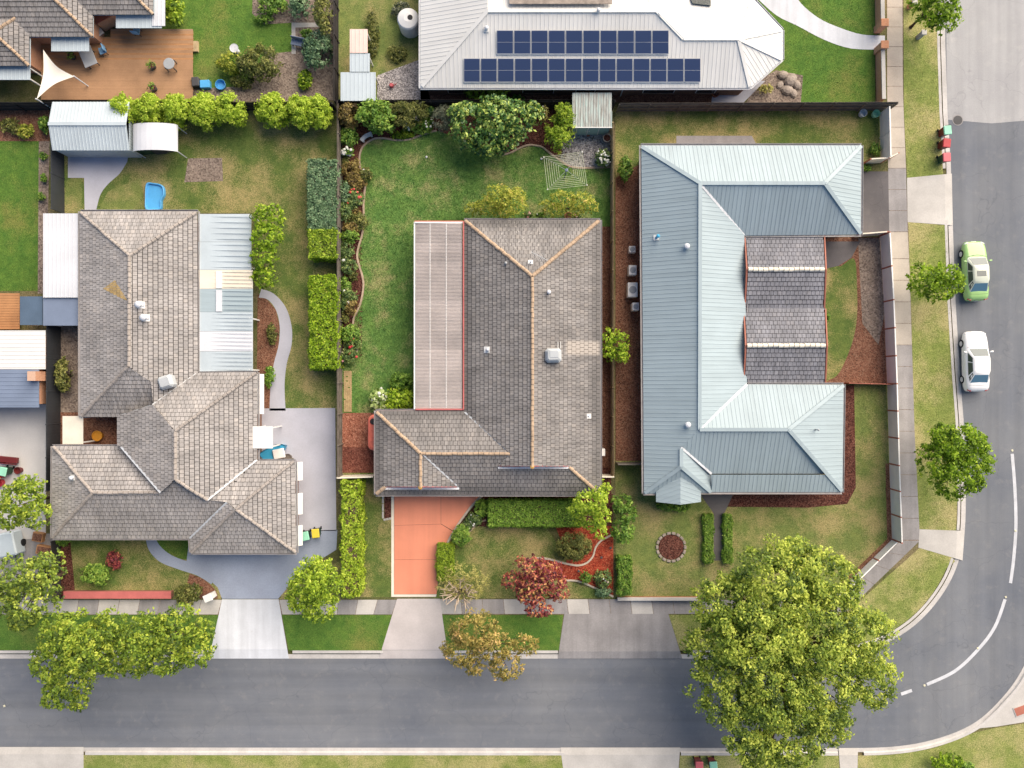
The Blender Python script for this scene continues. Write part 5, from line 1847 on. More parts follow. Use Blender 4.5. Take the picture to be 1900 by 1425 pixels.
# pale shed strip and tank west of that house
flat_cover('shed', 'small pink roofed lean-to shed north of a white panel roof', 'shed', (649, 54, 682, 98), 2.2, M['roofpink'])
flat_cover('shed', 'pale grey-white shed roof against the fence corner, south of the pink lean-to', 'shed', (632, 134, 697, 187), 2.1, M['shedblue'])
flat_cover('shed', 'narrow pale blue shed roof between pink lean-to and white corner shed', 'shed', (649, 99, 686, 133), 2.15, M['shedblue'])
p = P(762, 52)
tk = thing('water_tank', 'round white water tank with dark inlet beside the white roofed house', 'water tank', (p.x, p.y, GL))
obj('tank_body', MB().lathe((p.x, p.y, GL), [(0.8, 0), (0.82, 0.1), (0.82, 1.5), (0.74, 1.62), (0.3, 1.75)], 28), M['white'], tk, False)
obj('inlet', MB().lathe((p.x + .18, p.y, GL + 1.66), [(0.2, 0), (0.2, 0.1), (0.17, 0.1)], 14), M['black'], tk)

# ------------------------------------------------------------------ blue roofed house on the east side
ze, zr = 2.65, 4.45
eh = thing('steel_roof_house', 'U shaped house with blue-grey steel roof on the right of the centre lot', 'house', tuple(P(1350, 600)))
B = {}
B['W'] = eaveplane((1189, 271), (1194, 915), (1298, 570), zr, ze)
B['WE'] = eaveplane((1384, 436), (1386, 712), (1299, 570), zr, ze)
B['NN'] = eaveplane((1190, 270), (1598, 270), (1420, 340), zr, ze)
B['NE'] = eaveplane((1598, 270), (1597, 435), (1530, 340), zr, ze)
B['NS'] = eaveplane((1378, 437), (1597, 434), (1420, 340), zr, ze)
B['SN'] = eaveplane((1383, 712), (1565, 714), (1380, 797), zr, ze)
B['SE'] = eaveplane((1565, 714), (1563, 913), (1463, 797), zr, ze)
B['SS'] = eaveplane((1320, 880), (1563, 880), (1380, 797), zr, ze + .28)
B['SV'] = eaveplane((1320, 913), (1563, 913), (1440, 879), ze + .55, ze)
zq = B['W'].px(1264, 866).z
B['PS'] = eaveplane((1195, 916), (1320, 914), (1264, 866), zq, ze)
B['PE'] = eaveplane((1321, 878), (1321, 914), (1264, 866), zq, ze)
ef = [('W', [(1190, 272), (1299, 340), (1298, 797), (1264, 832), (1264, 866), (1195, 915)]), ('WE', [(1299, 340), (1381, 436), (1386, 712), (1298, 797)]), ('NN', [(1190, 270), (1598, 270), (1530, 340), (1299, 340)]),
      ('NE', [(1598, 271), (1597, 434), (1530, 340)]), ('NS', [(1299, 340), (1530, 340), (1597, 435), (1381, 437)]), ('SN', [(1386, 713), (1565, 714), (1463, 797), (1298, 797)]),
      ('SE', [(1565, 715), (1563, 912), (1463, 797)]), ('SS', [(1298, 797), (1463, 797), (1534, 879), (1320, 879), (1264, 830)]), ('SV', [(1320, 881), (1535, 881), (1563, 913), (1321, 913)]),
      ('PS', [(1264, 866), (1320, 914), (1195, 916)]), ('PE', [(1264, 830), (1321, 878), (1321, 914), (1264, 866)])]
eroof = metal_faces(eh, [(B[k], pp) for k, pp in ef], M['roofblue'])
# little gable over the bay window
zg = ze + .42
mb = MB()
pl1, pl2 = Plane(P(1262, 876, zg + .25), P(1262, 936, zg), P(1217, 931, ze - .02)), Plane(P(1262, 876, zg + .25), P(1262, 936, zg), P(1300, 931, ze - .02))
for pl_, pp in ((pl1, [(1262, 878), (1217, 912), (1217, 931), (1262, 936)]), (pl2, [(1262, 878), (1262, 936), (1300, 931), (1300, 912)])):
    p3 = [pl_.px(*q) for q in pp]
    deck_face(mb, p3, 0.05, 0.1)
    ribs(mb, [p + Vector((0, 0, .1)) for p in p3], .3)
obj('bay_roof', mb, M['roofblue'], eh)
ridge_strip(eroof, [(B['W'], (1298, 797), (1299, 340)), (B['W'], (1190, 272), (1299, 340)), (B['NN'], (1530, 340), (1299, 340)), (B['NE'], (1598, 271), (1530, 340)), (B['NE'], (1597, 434), (1530, 340)),
                    (B['SN'], (1298, 797), (1463, 797)), (B['SE'], (1565, 715), (1463, 797)), (B['SE'], (1562, 911), (1463, 797)), (B['W'], (1264, 832), (1264, 866)), (B['PS'], (1196, 915), (1264, 866)), (B['PS'], (1319, 913), (1264, 866))], M['roofblue'])
for k, a, b in [('NS', (1381, 437), (1299, 341)), ('SN', (1298, 797), (1386, 713)), ('SS', (1264, 830), (1320, 879))]:
    strip3('valley_flashing', [B[k].px(*a), B[k].px(*b)], 0.16, M['lead'], eroof, 0.035)
gm = MB()
gutter_run([(1194, 916), (1321, 914), (1563, 914), (1566, 713), (1386, 713), (1381, 437), (1598, 436), (1599, 269), (1189, 269), (1194, 916)], ze, gm)
obj('gutter', gm, M['gutter'], eh)
wm = MB()
wall_prism(wm, [(1196, 280), (1588, 280), (1588, 424), (1372, 424), (1376, 724), (1554, 724), (1552, 880), (1322, 880), (1310, 903), (1200, 905)], GL, ze - .1, ze)
obj('wall', wm, M['brickred'], eh)
bw = MB()
wall_prism(bw, [(1226, 905), (1292, 905), (1292, 922), (1280, 928), (1238, 928), (1226, 922)], GL, ze - .12, ze)
obj('bay_wall', bw, M['brickred'], eh)
for x_ in (1335, 1420, 1500, 1558):
    p = P(x_, 909, ze)
    obj('verandah_post', MB().box((p.x, p.y, (ze + GL) / 2 - .03), (.1, .1, ze - GL - .08)), M['white'], eh)
for x_ in (1390, 1460):
    window(eh, (P(x_, 0, ze).x, P(0, 880, ze).y, 1.5), 1.8, 1.4, -1)
for y_ in (360, 520, 680, 800):
    window(eh, (P(1197, 0, ze).x, P(0, y_, ze).y, 1.5), 1.6, 1.2, -2)
gd = obj('garage_door', MB().box((P(1588, 0, ze).x + .03, P(0, 362, ze).y, 1.2), (0.08, 4.6, 2.1)), M['cream'], eh)
spinner(eh, B['W'], 1273, 458, 0.20)
spinner(eh, B['W'], 1275, 788, 0.20)
vent_pipe(eh, B['W'], 1218, 441, 0.6, 0.09, 0.4, M['cyan'])
vent_pipe(eh, B['SE'], 1513, 797, 0.5, 0.05, None, M['grey'])
# two-gable porch roof in the courtyard
cg = thing('courtyard_pavilion', 'double gabled grey pavilion roof in the courtyard of the blue roofed house', 'pavilion', tuple(P(1457, 574)))
zge, zgr = 2.5, 3.35
dk, tl = MB(), MB()
for yN, yr, yS_, xl, xr in ((438, 500, 572, 1384, 1527), (572.5, 641, 711, 1382, 1529)):
    pN = eaveplane((xl, yN), (xr, yN), (1450, yr), zgr, zge)
    pS = eaveplane((xl, yS_), (xr, yS_), (1450, yr), zgr, zge)
    for pl_, pp in ((pN, [(xl, yN), (xr, yN), (xr + 3, yr), (xl + 4, yr)]), (pS, [(xl + 4, yr), (xr + 3, yr), (xr, yS_), (xl, yS_)])):
        p3 = [pl_.px(*q) for q in pp]
        deck_face(dk, p3, .06)
        tiles(tl, p3, .335, .31, .035)
    for (xa, sgn) in ((xl, -1), (xr, 1)):
        for pl_, ya in ((pN, yN), (pS, yS_)):
            a_, b_ = pl_.px(xa, ya), pl_.px(xa + (4 if sgn < 0 else 3), yr)
            o_ = Vector((sgn * .05, 0, .07))
            m2 = MB()
            q = [a_ + o_, b_ + o_, b_ + o_ + Vector((0, 0, -.2)), a_ + o_ + Vector((0, 0, -.2))]
            q2 = [p + Vector((sgn * .09, 0, 0)) for p in q]
            m2.add(q + q2, [(0, 1, 2, 3), (7, 6, 5, 4), (0, 4, 5, 1), (1, 5, 6, 2), (2, 6, 7, 3), (3, 7, 4, 0)])
            obj('barge_board', m2, M['barge'], cg)
croof = obj('roof', dk, M['deck_under'], cg)
obj('roof_tiles', tl, M['tile_porch'], croof, kind='stuff')
cap_run(croof, P(1388, 500, zgr + .02), P(1530, 500, zgr + .02), M['cream'], .3)
cap_run(croof, P(1386, 641, zgr + .02), P(1532, 641, zgr + .02), M['cream'], .3)
mb = MB()
wall_prism(mb, [(1396, 448), (1516, 448), (1516, 702), (1396, 702)], GL, zge - .15, zge)
obj('wall', mb, M['brickred'], cg)
obj('valley_gutter', MB().box((P(1456, 0, zge).x, P(0, 572.2, zge).y, zge + 0.0), (5.9, .22, .06)), M['gutter'], cg)

# ------------------------------------------------------------------ sheds, fences, walls
def gable_shed(name, label, cat, box, ze, zr, mroof, mwall, along='x', door=None, arch=False, ribp=0.25):
    """box: pixel rectangle of the eaves; ridge runs along x or y"""
    x0, y0, x1, y1 = box
    t = thing(name, label, cat, tuple(P((x0 + x1) / 2, (y0 + y1) / 2)))
    A, B_, C, D = P(x0, y0, ze), P(x1, y0, ze), P(x1, y1, ze), P(x0, y1, ze)
    mb = MB()
    wall = MB()
    if arch:
        n, prev = 12, None
        for i in range(n + 1):
            a = math.pi * i / n
            k = (1 - math.cos(a)) / 2
            z = ze + (zr - ze) * math.sin(a)
            cur = (D.lerp(C, k), A.lerp(B_, k))
            cur = [Vector((p.x, p.y, z)) for p in cur]
            if prev:
                deck_face(mb, [prev[0], cur[0], cur[1], prev[1]], 0.03)
            prev = cur
        obj('roof', mb, mroof, t)
    else:
        if along == 'x':
            r0, r1 = (A + D) / 2, (B_ + C) / 2
        else:
            r0, r1 = (A + B_) / 2, (D + C) / 2
        r0.z = r1.z = zr
        fs = [[D, C, r1, r0], [B_, A, r0, r1]] if along == 'x' else [[A, D, r1, r0], [C, B_, r0, r1]]
        for f3 in fs:
            deck_face(mb, f3, 0.04)
            ribs(mb, f3, ribp, 0.05, 0.03)
        rf = obj('roof', mb, mroof, t)
        strip3('ridge_capping', [r0, r1], 0.25, mroof, rf, .06)
        g = MB()
        ends = [(A, D, r0), (B_, C, r1)] if along == 'x' else [(A, B_, r0), (D, C, r1)]
        i_ = 0.08
        cen = (A + C) / 2
        for a, b, r_ in ends:
            q = [p + (cen - p) * Vector((1, 1, 0)).x * 0.02 for p in (a, b, r_)]
            q = [Vector((p.x, p.y, o.z - 0.05)) for p, o in zip(q, (a, b, r_))]
            g.poly(q)
            g.poly(q[::-1])
        obj('gable_end', g, mwall, t)
    wall_prism(wall, [(x0 + 2, y0 + 2), (x1 - 2, y0 + 2), (x1 - 2, y1 - 2), (x0 + 2, y1 - 2)], GL, ze - 0.045, ze)
    if arch:
        for (x_, y_) in ((x0 + 2, y0 + 2), (x1 - 2, y0 + 2), (x1 - 2, y1 - 2), (x0 + 2, y1 - 2)):
            p = P(x_, y_, ze)
            obj('post', MB().tube([(p.x, p.y, GL), (p.x, p.y, ze)], .04, 8), M['whitemetal'], t)
    else:
        w_ = obj('wall', wall, mwall, t)
        rb = MB()
        yy = D.y + P(0, 2, ze).y - P(0, 0, ze).y
        yS_ = P(0, y1 - 2, ze).y
        x_ = A.x + .15
        while x_ < B_.x - .1:
            rb.box((x_, yS_ - .008, (GL + ze) / 2), (.05, .016, ze - GL - .12))
            x_ += .2
        xE = P(x1 - 2, 0, ze).x
        y_ = D.y + .2
        while y_ < A.y - .1:
            rb.box((xE + .008, y_, (GL + ze) / 2), (.016, .05, ze - GL - .12))
            y_ += .2
        obj('wall_ribs', rb, mwall, t)
    return t


# green garden shed at the back: weathered ribbed roof, green front with white posts and doors
ze = 2.02
gs = thing('garden_shed', 'pale green steel garden shed beside the grey pebble yard', 'shed', tuple(P(1098, 215)))
mb = MB()
wzinc, nt_, b_ = newmat('weathered_zinc', 0.6, 0.3)
pp_ = pos(nt_, 'object')
sc_ = nt_.nodes.new('ShaderNodeMapping')
sc_.inputs['Scale'].default_value = (6.0, 0.5, 1)
nt_.links.new(pp_, sc_.inputs[0])
nn_ = noise(nt_, sc_.outputs[0], 1.6, 4, .65)
cc_ = ramp(nt_, nn_, [(0.32, (0.24, 0.22, 0.19)), (0.5, (0.42, 0.44, 0.41)), (0.68, (0.46, 0.60, 0.56))])
nt_.links.new(cc_, b_.inputs['Base Color'])
p3 = [P(1062, 236, ze), P(1135, 236, ze), P(1135, 172, ze + .3), P(1062, 172, ze + .3)]
deck_face(mb, p3, 0.03)
ribs(mb, p3, 0.19, 0.06, 0.03)
obj('roof', mb, wzinc, gs)
obj('roof_edge', MB().box((P(1098.5, 0, ze).x, P(0, 236.5, ze).y, ze - .02), (3.0, 0.06, 0.1)), M['white'], gs)
mb = MB()
wall_prism(mb, [(1064.5, 234.5), (1133, 234.5), (1133, 175), (1064.5, 175)], GL, ze - .06, ze)
obj('wall', mb, M['shedgreen'], gs)
yF = P(0, 234.5, ze).y
rb = MB()
x_ = P(1065, 0, ze).x + .1
while x_ < P(1132.5, 0, ze).x:
    rb.box((x_, yF - .01, 1.05), (.06, .02, 1.75))
    x_ += .15
obj('wall_ribs', rb, M['shedgreen'], gs)
for x_ in (1071.5, 1092.5, 1113):
    obj('white_post', MB().box((P(x_, 0, ze).x, yF - .03, 1.06), (.06, .05, 1.85)), M['white'], gs)
for sx in (-1, 1):
    dr = obj('shed_door', MB().box((P(1092.5, 0, ze).x + sx * .42, yF - .035, 1.0), (.74, .03, 1.7)), M['shedgreen'], gs)
    obj('handle', MB().box((P(1092.5, 0, ze).x + sx * .12, yF - .07, 1.1), (.05, .05, .25)), M['white'], dr)
p = P(1091.5, 252)
tag(obj('door_stop', MB().box((p.x, p.y, GL + .06), (.22, .12, .12), .2, bev=.02), M['terracotta']), 'brick red block on the pebbles in front of the shed doors', 'brick')

gable_shed('garden_shed', 'big white-blue gabled steel shed north of the west house', 'shed', (97, 189, 240, 279), 2.25, 2.75, M['shedblue'], M['shedblue'])
gable_shed('arched_shelter', 'small arched pale lilac shelter beside the white-blue shed', 'shelter', (247, 232, 330, 282), 1.9, 2.45, M['whitemetal'], M['white'], arch=True)
mb = MB()
p0 = P(255, 240, 1.0)
tr_ = thing('storage_stack', 'dark green covered stack of things under the arched shelter', 'storage', tuple(P(285, 265)))
for (x, y, sx, sy, h, mt) in ((270, 276, 1.1, .7, .9, 'bingreen'), (295, 272, .9, .9, 1.1, 'dark'), (315, 270, .7, .8, .8, 'stone')):
    q = P(x, y, h / 2)
    obj('storage_box', MB().box((q.x, q.y, GL + h / 2), (sx, sy, h), .1, bev=.06), M[mt], tr_)


def fence(name, label, pts, h, kind, mat, step=2.3, postmat=None, group=None, cat='fence', side=1, cap=None):
    """pts: pixel polyline of the foot of the fence. kind: paling (narrow boards joined), panel (one board or sheet per bay)"""
    W = [P(x, y) for x, y in pts]
    t = thing(name, label, cat, tuple(W[0].lerp(W[1], .5)), group)
    pal, ral = MB(), MB()
    for i in range(len(W) - 1):
        a, b = W[i], W[i + 1]
        L = (b - a).length
        d = (b - a).normalized()
        s = Vector((-d.y, d.x, 0)) * side
        rot = math.atan2(d.y, d.x)
        nb_ = max(1, round(L / step))
        for k in range(nb_ + (1 if i == len(W) - 2 else 0)):
            p = a + d * (L * k / nb_)
            ph = h + (.05 if kind != 'paling' else -.08)
            obj('post', MB().box((p.x, p.y, GL + ph / 2 - .02), (.1, .1, ph), rot, bev=.012), postmat or mat, t)
        if kind == 'paling':
            n = int(L / 0.105)
            for k in range(n):
                p = a + d * ((k + .5) * L / n) + s * .05
                hh = h + rnd.uniform(-.025, .025)
                pal.box((p.x, p.y, GL + hh / 2), (.094, .018, hh), rot + rnd.uniform(-.03, .03), rnd.random())
            for zz in (.3, .95, h - .25):
                m = (a + b) / 2 + s * .0
                obj('rail', MB().box((m.x, m.y, GL + zz), (L, .05, .075), rot), mat, t)
        else:
            for k in range(nb_):
                p = a + d * (L * (k + .5) / nb_)
                bw_ = L / nb_ - .11
                mb = MB().box((p.x, p.y, GL + h / 2 + .02), (bw_, .04, h - .04), rot)
                nn_ = max(2, int(bw_ / .22))
                for j in range(nn_):
                    q = p + d * ((j + .5) / nn_ - .5) * bw_
                    mb.box((q.x, q.y, GL + h / 2 + .02), (bw_ / nn_ * .55, .06, h - .1), rot)
                if cap:
                    mb.box((p.x, p.y, GL + h + .015), (bw_, .09, .03), rot)
                obj('fence_panel', mb, mat, t)
    if kind == 'paling':
        obj('palings', pal, mat, t, kind='stuff')
    return t


fence('paling_fence', 'dark weathered paling fence along the west side of the centre lot', [(636, 202), (636, 880)], 1.75, 'paling', M['timber_grey'], side=-1)
fence('paling_fence', 'tan paling fence between centre lot and blue roofed house', [(1132, 240), (1133, 878)], 1.7, 'paling', M['timber_tan'], side=1)
fence('paling_fence', 'dark paling fence behind the glossy shrubs at the back of the centre lot', [(636, 202), (1136, 202)], 1.8, 'paling', M['timber_dark'])
fence('paling_fence', 'grey-brown paling fence between white roof and blue roof houses', [(1144, 208), (1646, 206)], 1.8, 'paling', M['timber_grey'])
fence('paling_fence', 'dark fence behind the pale lime hedge and white-blue shed', [(0, 206), (98, 206), (240, 206), (625, 206)], 1.75, 'paling', M['timber_dark'])
fence('steel_fence', 'black sheet fence between concrete yard and far west lawn', [(119, 268), (120, 396)], 1.75, 'panel', M['steel_dark'])
fence('steel_fence', 'tall black sheet fence west of the left tiled house, south of the slate cover', [(113, 606), (112, 905)], 1.85, 'panel', M['steel_dark'])
fence('steel_fence', 'low brown sheet fence beside the west front lawn', [(112, 1000), (114, 1108)], 1.2, 'panel', M['timber_dark'])
fence('courtyard_fence', 'long white panel fence with brick-red posts along the east footpath', [(1633, 438), (1640, 560), (1646, 712), (1650, 860), (1655, 1000)], 1.55, 'panel', M['fencewhite'], 2.2, M['barge'], cap=True)
fence('courtyard_fence', 'white panel fence running diagonally to the big street corner tree', [(1655, 1001), (1550, 1104)], 0.9, 'panel', M['fencewhite'], 2.2, M['barge'], cap=True)
fence('courtyard_fence', 'white panel fence at the north-east corner of the blue roofed house lot', [(1632, 212), (1634, 300)], 1.6, 'panel', M['fencewhite'], 2.2, M['white'], cap=True)
fence('courtyard_fence', 'short white panel fence from blue roof corner to the footpath, north of the dark driveway', [(1601, 304), (1634, 302), (1652, 293)], 1.3, 'panel', M['cream'], 1.8, M['barge'], cap=True)
fence('courtyard_fence', 'short white panel fence from blue roof corner to the footpath, south of the dark driveway', [(1582, 440), (1632, 436)], 1.3, 'panel', M['cream'], 1.8, M['barge'], cap=True)
fence('courtyard_fence', 'low brick-brown panel fence between courtyard mulch and side lawn on the east', [(1566, 711), (1646, 713)], 1.0, 'panel', M['barge'], 1.8, M['barge'])
fence('side_gate', 'cream side gate between the centre house and the west fence', [(635, 882), (698, 880)], 1.7, 'panel', M['cream'], 2.6, M['cream'], cat='gate', cap=True)
fence('side_gate', 'cream side gate between the centre house and the tan east fence', [(1112, 880), (1133, 880)], 1.7, 'panel', M['cream'], 2.6, M['cream'], cat='gate', cap=True)
fence('side_gate', 'grey side gate between tan fence and blue roofed house', [(1143, 858), (1188, 858)], 1.5, 'panel', M['timber_grey'], 2.6, M['timber_grey'], cat='gate', cap=True)
fence('paling_fence', 'short dark fence between the corner lot gardens and the shed strip', [(629, -40), (629, 200)], 1.7, 'paling', M['timber_dark'], side=-1)


def brick_wall(label, pts, h, w, mat, capm, piers=()):
    W = [P(x, y) for x, y in pts]
    t = thing('brick_wall', label, 'wall', tuple(W[0].lerp(W[1], .5)))
    mb, cb_ = MB(), MB()
    for i in range(len(W) - 1):
        a, b = W[i], W[i + 1]
        d = b - a
        rot = math.atan2(d.y, d.x)
        m = (a + b) / 2
        mb.box((m.x, m.y, GL + h / 2), (d.length, w, h), rot)
        cb_.box((m.x, m.y, GL + h + .03), (d.length + .04, w + .06, .06), rot, bev=.015)
    obj('wall', mb, mat, t)
    obj('wall_cap', cb_, capm, t)
    for x, y in piers:
        p = P(x, y)
        pr = obj('pier', MB().box((p.x, p.y, GL + (h + .3) / 2), (.5, .5, h + .3), 0, bev=.02), mat, t)
        obj('pier_cap', MB().box((p.x, p.y, GL + h + .33), (.6, .6, .08), 0, bev=.03), M['brickorange'], pr)
    return t


brick_wall('low orange brick wall with pale cap east of the bright side lawn, north part', [(1625, -60), (1627, 52)], .95, .24, M['brickorange'], M['conc'], [(1627, 56)])
brick_wall('low orange brick wall with pale cap east of the bright side lawn, south of the white path', [(1627, 94), (1629, 192)], .95, .24, M['brickorange'], M['conc'], [(1627, 96)])
brick_wall('low pale wall along the south edge of the east front lawn', [(1145, 1109), (1292, 1109)], .35, .2, M['barge'], M['conc'])
brick_wall('low red brick wall in front of the west front lawn', [(125, 1101), (322, 1101)], .45, .5, M['brickred'], M['fascia_red'])

# ------------------------------------------------------------------ small yard things
# rotary clothesline
hx, hy = 1047.5, 330
p = P(hx, hy)
ch = thing('rotary_clothesline', 'square rotary clothesline on a blue-grey post over the back lawn', 'clothesline', (p.x, p.y, GL))
zt = 2.25
top = Vector((p.x, p.y, zt))
obj('post', MB().tube([(p.x, p.y, GL), (p.x, p.y, zt + .1)], [.045, .035], 10), M['slate'], ch)
obj('hub', MB().lathe((p.x, p.y, zt - .1), [(.06, 0), (.12, .03), (.12, .16), (.08, .2)], 14), M['slate'], ch)
obj('crank', MB().tube([(p.x, p.y, 1.3), (p.x + .12, p.y - .05, 1.3), (p.x + .12, p.y - .05, 1.18)], .015, 6), M['grey'], ch)
CLINE = simple('pale_green_line', (0.56, 0.60, 0.42), 0.6, 0.3, 0.08)
corners = [P(1009, 291.5, zt + .12), P(1016, 351.5, zt + .12), P(1089, 343.5, zt + .12), P(1080, 282, zt + .12)]
for c in corners:
    ar = obj('arm', MB().tube([top, top.lerp(c, .5), c], [.014, .010, .007], 6), M['grey'], ch)
    obj('end_cap', MB().lathe((c.x, c.y, c.z - .03), [(.03, 0), (.05, .03), (.03, .06)], 8), M['white'], ar)
for k in range(7):
    f_ = 1 - k * .105
    cs = [top.lerp(c, f_) + Vector((0, 0, .02)) for c in corners]
    mb = MB()
    for i in range(4):
        a, b = cs[i], cs[(i + 1) % 4]
        mid = (a + b) / 2 - Vector((0, 0, .03))
        mb.tube([a, mid, b], .014, 4)
    obj('line', mb, CLINE, ch)

# stone bench, curved slab on two legs
bc = P(680.5, 254.5)
bn = thing('garden_bench', 'curved blue-grey stone bench in the corner of the back lawn', 'bench', (bc.x, bc.y, GL))
bench_pts = smooth([(671, 262), (676, 255.5), (682, 251.5), (690, 248.5)], 3)
l, r_ = offs(bench_pts, 3.6), offs(bench_pts, -3.6)
ring = [P(x, y, .46)[:2] for x, y in l] + [P(x, y, .46)[:2] for x, y in r_[::-1]]
obj('seat', MB().prism(ring, GL + .36, GL + .45), M['benchstone'], bn)
for x, y, a in ((673, 261, .9), (689, 250, .35)):
    q = P(x, y, .2)
    obj('leg', MB().box((q.x, q.y, GL + .18), (.14, .34, .36), a, bev=.02), M['benchstone'], bn)

pot(1125, 259.5, .32, .5, M['potrim'], 'round black pot with a cream rim on grey pebbles by the shed', trim=M['potrim'])
pot(1054, 402, .30, .35, M['terracotta'], 'low terracotta trough at the north wall of the centre house')
for x, y, lb in ((791.5, 291.5, 'small white sprinkler head in the middle of the back lawn'), (1004.5, 295, 'tiny white garden tap spike beside the clothesline on the lawn'), (1080, 282, 'tiny white stake on the grey pebbles')):
    p = P(x, y)
    tag(obj('sprinkler', MB().lathe((p.x, p.y, GL), [(.05, 0), (.07, .03), (.09, .06), (.05, .1)], 10), M['white']), lb, 'sprinkler')
# salmon water tank against the west wall
p = P(692, 802)
wt = thing('water_tank', 'slim salmon red water tank against the west wall of the centre house', 'water tank', (p.x, p.y, GL))
def stadium(cx, cy, hw, hl, n=8):
    o_ = []
    for k in range(n + 1):
        a = math.pi * k / n
        o_.append((cx + hw * math.cos(a), cy + hl - hw + hw * math.sin(a)))
    for k in range(n + 1):
        a = math.pi + math.pi * k / n
        o_.append((cx + hw * math.cos(a), cy - hl + hw + hw * math.sin(a)))
    return o_


cx_, cy_ = P(693, 0, 1.75).x, P(0, 803, 1.75).y
mb = MB()
zs = [(GL, .43, 1.33), (GL + .1, .45, 1.36), (1.6, .45, 1.36), (1.72, .41, 1.31), (1.76, .33, 1.22)]
v, f = [], []
for z, hw, hl in zs:
    v += [(x, y, z) for x, y in stadium(cx_, cy_, hw, hl)]
m = 18
for i in range(len(zs) - 1):
    f += [(i * m + k, i * m + (k + 1) % m, (i + 1) * m + (k + 1) % m, (i + 1) * m + k) for k in range(m)]
f += [tuple(range(m - 1, -1, -1)), tuple(range((len(zs) - 1) * m, len(zs) * m))]
obj('tank_body', MB().add(v, f), M['tankred'], wt)
obj('lid', MB().lathe((cx_ - .02, cy_ + .85, 1.74), [(.24, 0), (.24, .05), (.2, .07)], 18), M['black'], wt)
for dy in (-.05, -.85):
    obj('moulded_ring', MB().lathe((cx_ - .02, cy_ + dy, 1.745), [(.30, 0), (.30, .035), (.27, .04), (.26, .018)], 20), M['tankred'], wt)
obj('inlet_pipe', MB().tube([(cx_ + .2, cy_ + 1.0, 1.78), (cx_ + .25, cy_ + 1.2, 2.2), (cx_ + .5, cy_ + 1.3, 2.35)], .05, 8), M['tankred'], wt)
p = P(1117.5, 839, .9)
hw_ = thing('hot_water_unit', 'white box unit against the east wall of the centre house', 'hot water unit', (p.x, p.y, GL))
obj('casing', MB().box((p.x, p.y, GL + .55), (.38, .55, 1.0), 0, bev=.03), M['white'], hw_)
obj('grille', MB().box((p.x + .2, p.y, GL + .7), (.02, .35, .3)), M['grey'], hw_)
obj('pipe', MB().tube([(p.x, p.y + .32, GL + .5), (p.x, p.y + .32, GL), ], .025, 6), M['alu'], hw_)
# units beside the blue house
for i, (x, y, w, d, h, lb) in enumerate([(1171, 465, .5, .5, .6, 'small white box, northmost in the strip beside the blue roofed house'), (1171, 504, .6, .75, .8, 'white air conditioner next to the northmost box by the blue house'),
                                         (1171, 540, .75, 1.1, .8, 'largest white air conditioner in the strip beside the blue house'), (1176, 571, .5, .6, .9, 'grey-white meter box, southmost beside the blue house')]):
    q = P(x, y)
    t = thing('air_conditioner', lb, 'air conditioner', (q.x, q.y, GL))
    obj('casing', MB().box((q.x, q.y, GL + h / 2 + .05), (w, d, h), 0, bev=.03), M['white'], t)
    obj('fan_grille', MB().lathe((q.x, q.y, GL + h + .05), [(min(w, d) * .38, 0), (min(w, d) * .38, .02), (min(w, d) * .3, .025)], 18), M['grey'], t)
    obj('foot', MB().box((q.x, q.y, GL + .025), (w * .8, d * .9, .05)), M['dark'], t)
# blue cover on the west lawn
p = P(287, 366)
bt = thing('pool_cover', 'bright blue plastic paddling pool on the lawn north of the west house', 'paddling pool', (p.x, p.y, GL))
ring = [P(x, y, .35)[:2] for x, y in smooth([(271, 345), (276, 339), (285, 340), (297, 342), (304, 348), (305, 362), (300, 372), (299, 388), (285, 391), (271, 389), (270, 368)], 3, True)]
cen = Vector((sum(q[0] for q in ring) / len(ring), sum(q[1] for q in ring) / len(ring), 0))
v, f = [], []
prof = [(1.0, GL), (1.02, GL + .15), (1.0, GL + .33), (.94, GL + .36), (.88, GL + .33), (.86, GL + .20)]
for s_, z in prof:
    v += [(cen.x + (x - cen.x) * s_, cen.y + (y - cen.y) * s_, z) for x, y in ring]
m = len(ring)
for i in range(len(prof) - 1):
    f += [(i * m + k, i * m + (k + 1) % m, (i + 1) * m + (k + 1) % m, (i + 1) * m + k) for k in range(m)]
area_sign = sum(ring[k][0] * ring[(k + 1) % m][1] - ring[(k + 1) % m][0] * ring[k][1] for k in range(m))
if area_sign < 0:
    f = [tuple(reversed(q)) for q in f]
obj('pool_wall', MB().add(v, f), M['bluetarp'], bt)
obj('pool_floor', MB().poly([(x, y, z) for x, y, z in v[-m:]] if area_sign > 0 else [(x, y, z) for x, y, z in v[-m:]][::-1]), M['bluetarp'], bt)
# canopy and boat behind the east corner of the west house
flat_cover('canopy', 'square white canopy over the east corner of the west tiled house', 'canopy', (468, 791, 506, 832), 2.75, M['white'], rib=False)
p = P(511, 838)
kb = thing('dinghy', 'small blue and white boat on the lilac paving beside the west house', 'boat', (p.x, p.y, GL))
def hull(cx, cy, rot, L, W, h, mb, inset=0.0, z0=GL):
    sec = [(-.5, .75), (-.4, .95), (-.1, 1.0), (.2, .9), (.38, .6), (.5, .06)]
    ca, sa = math.cos(rot), math.sin(rot)
    v, f = [], []
    for (t_, w_) in sec:
        for (xs, zs_) in ((-.5, 1), (-.42, .35), (-.2, .0), (.2, .0), (.42, .35), (.5, 1)):
            x, y = t_ * L, xs * W * w_
            v.append((cx + x * ca - y * sa, cy + x * sa + y * ca, z0 + zs_ * h))
    for i in range(len(sec) - 1):
        for k in range(5):
            f.append((i * 6 + k, (i + 1) * 6 + k, (i + 1) * 6 + k + 1, i * 6 + k + 1))
    f.append((0, 1, 2, 3, 4, 5))
    mb.add(v, f)
    return mb


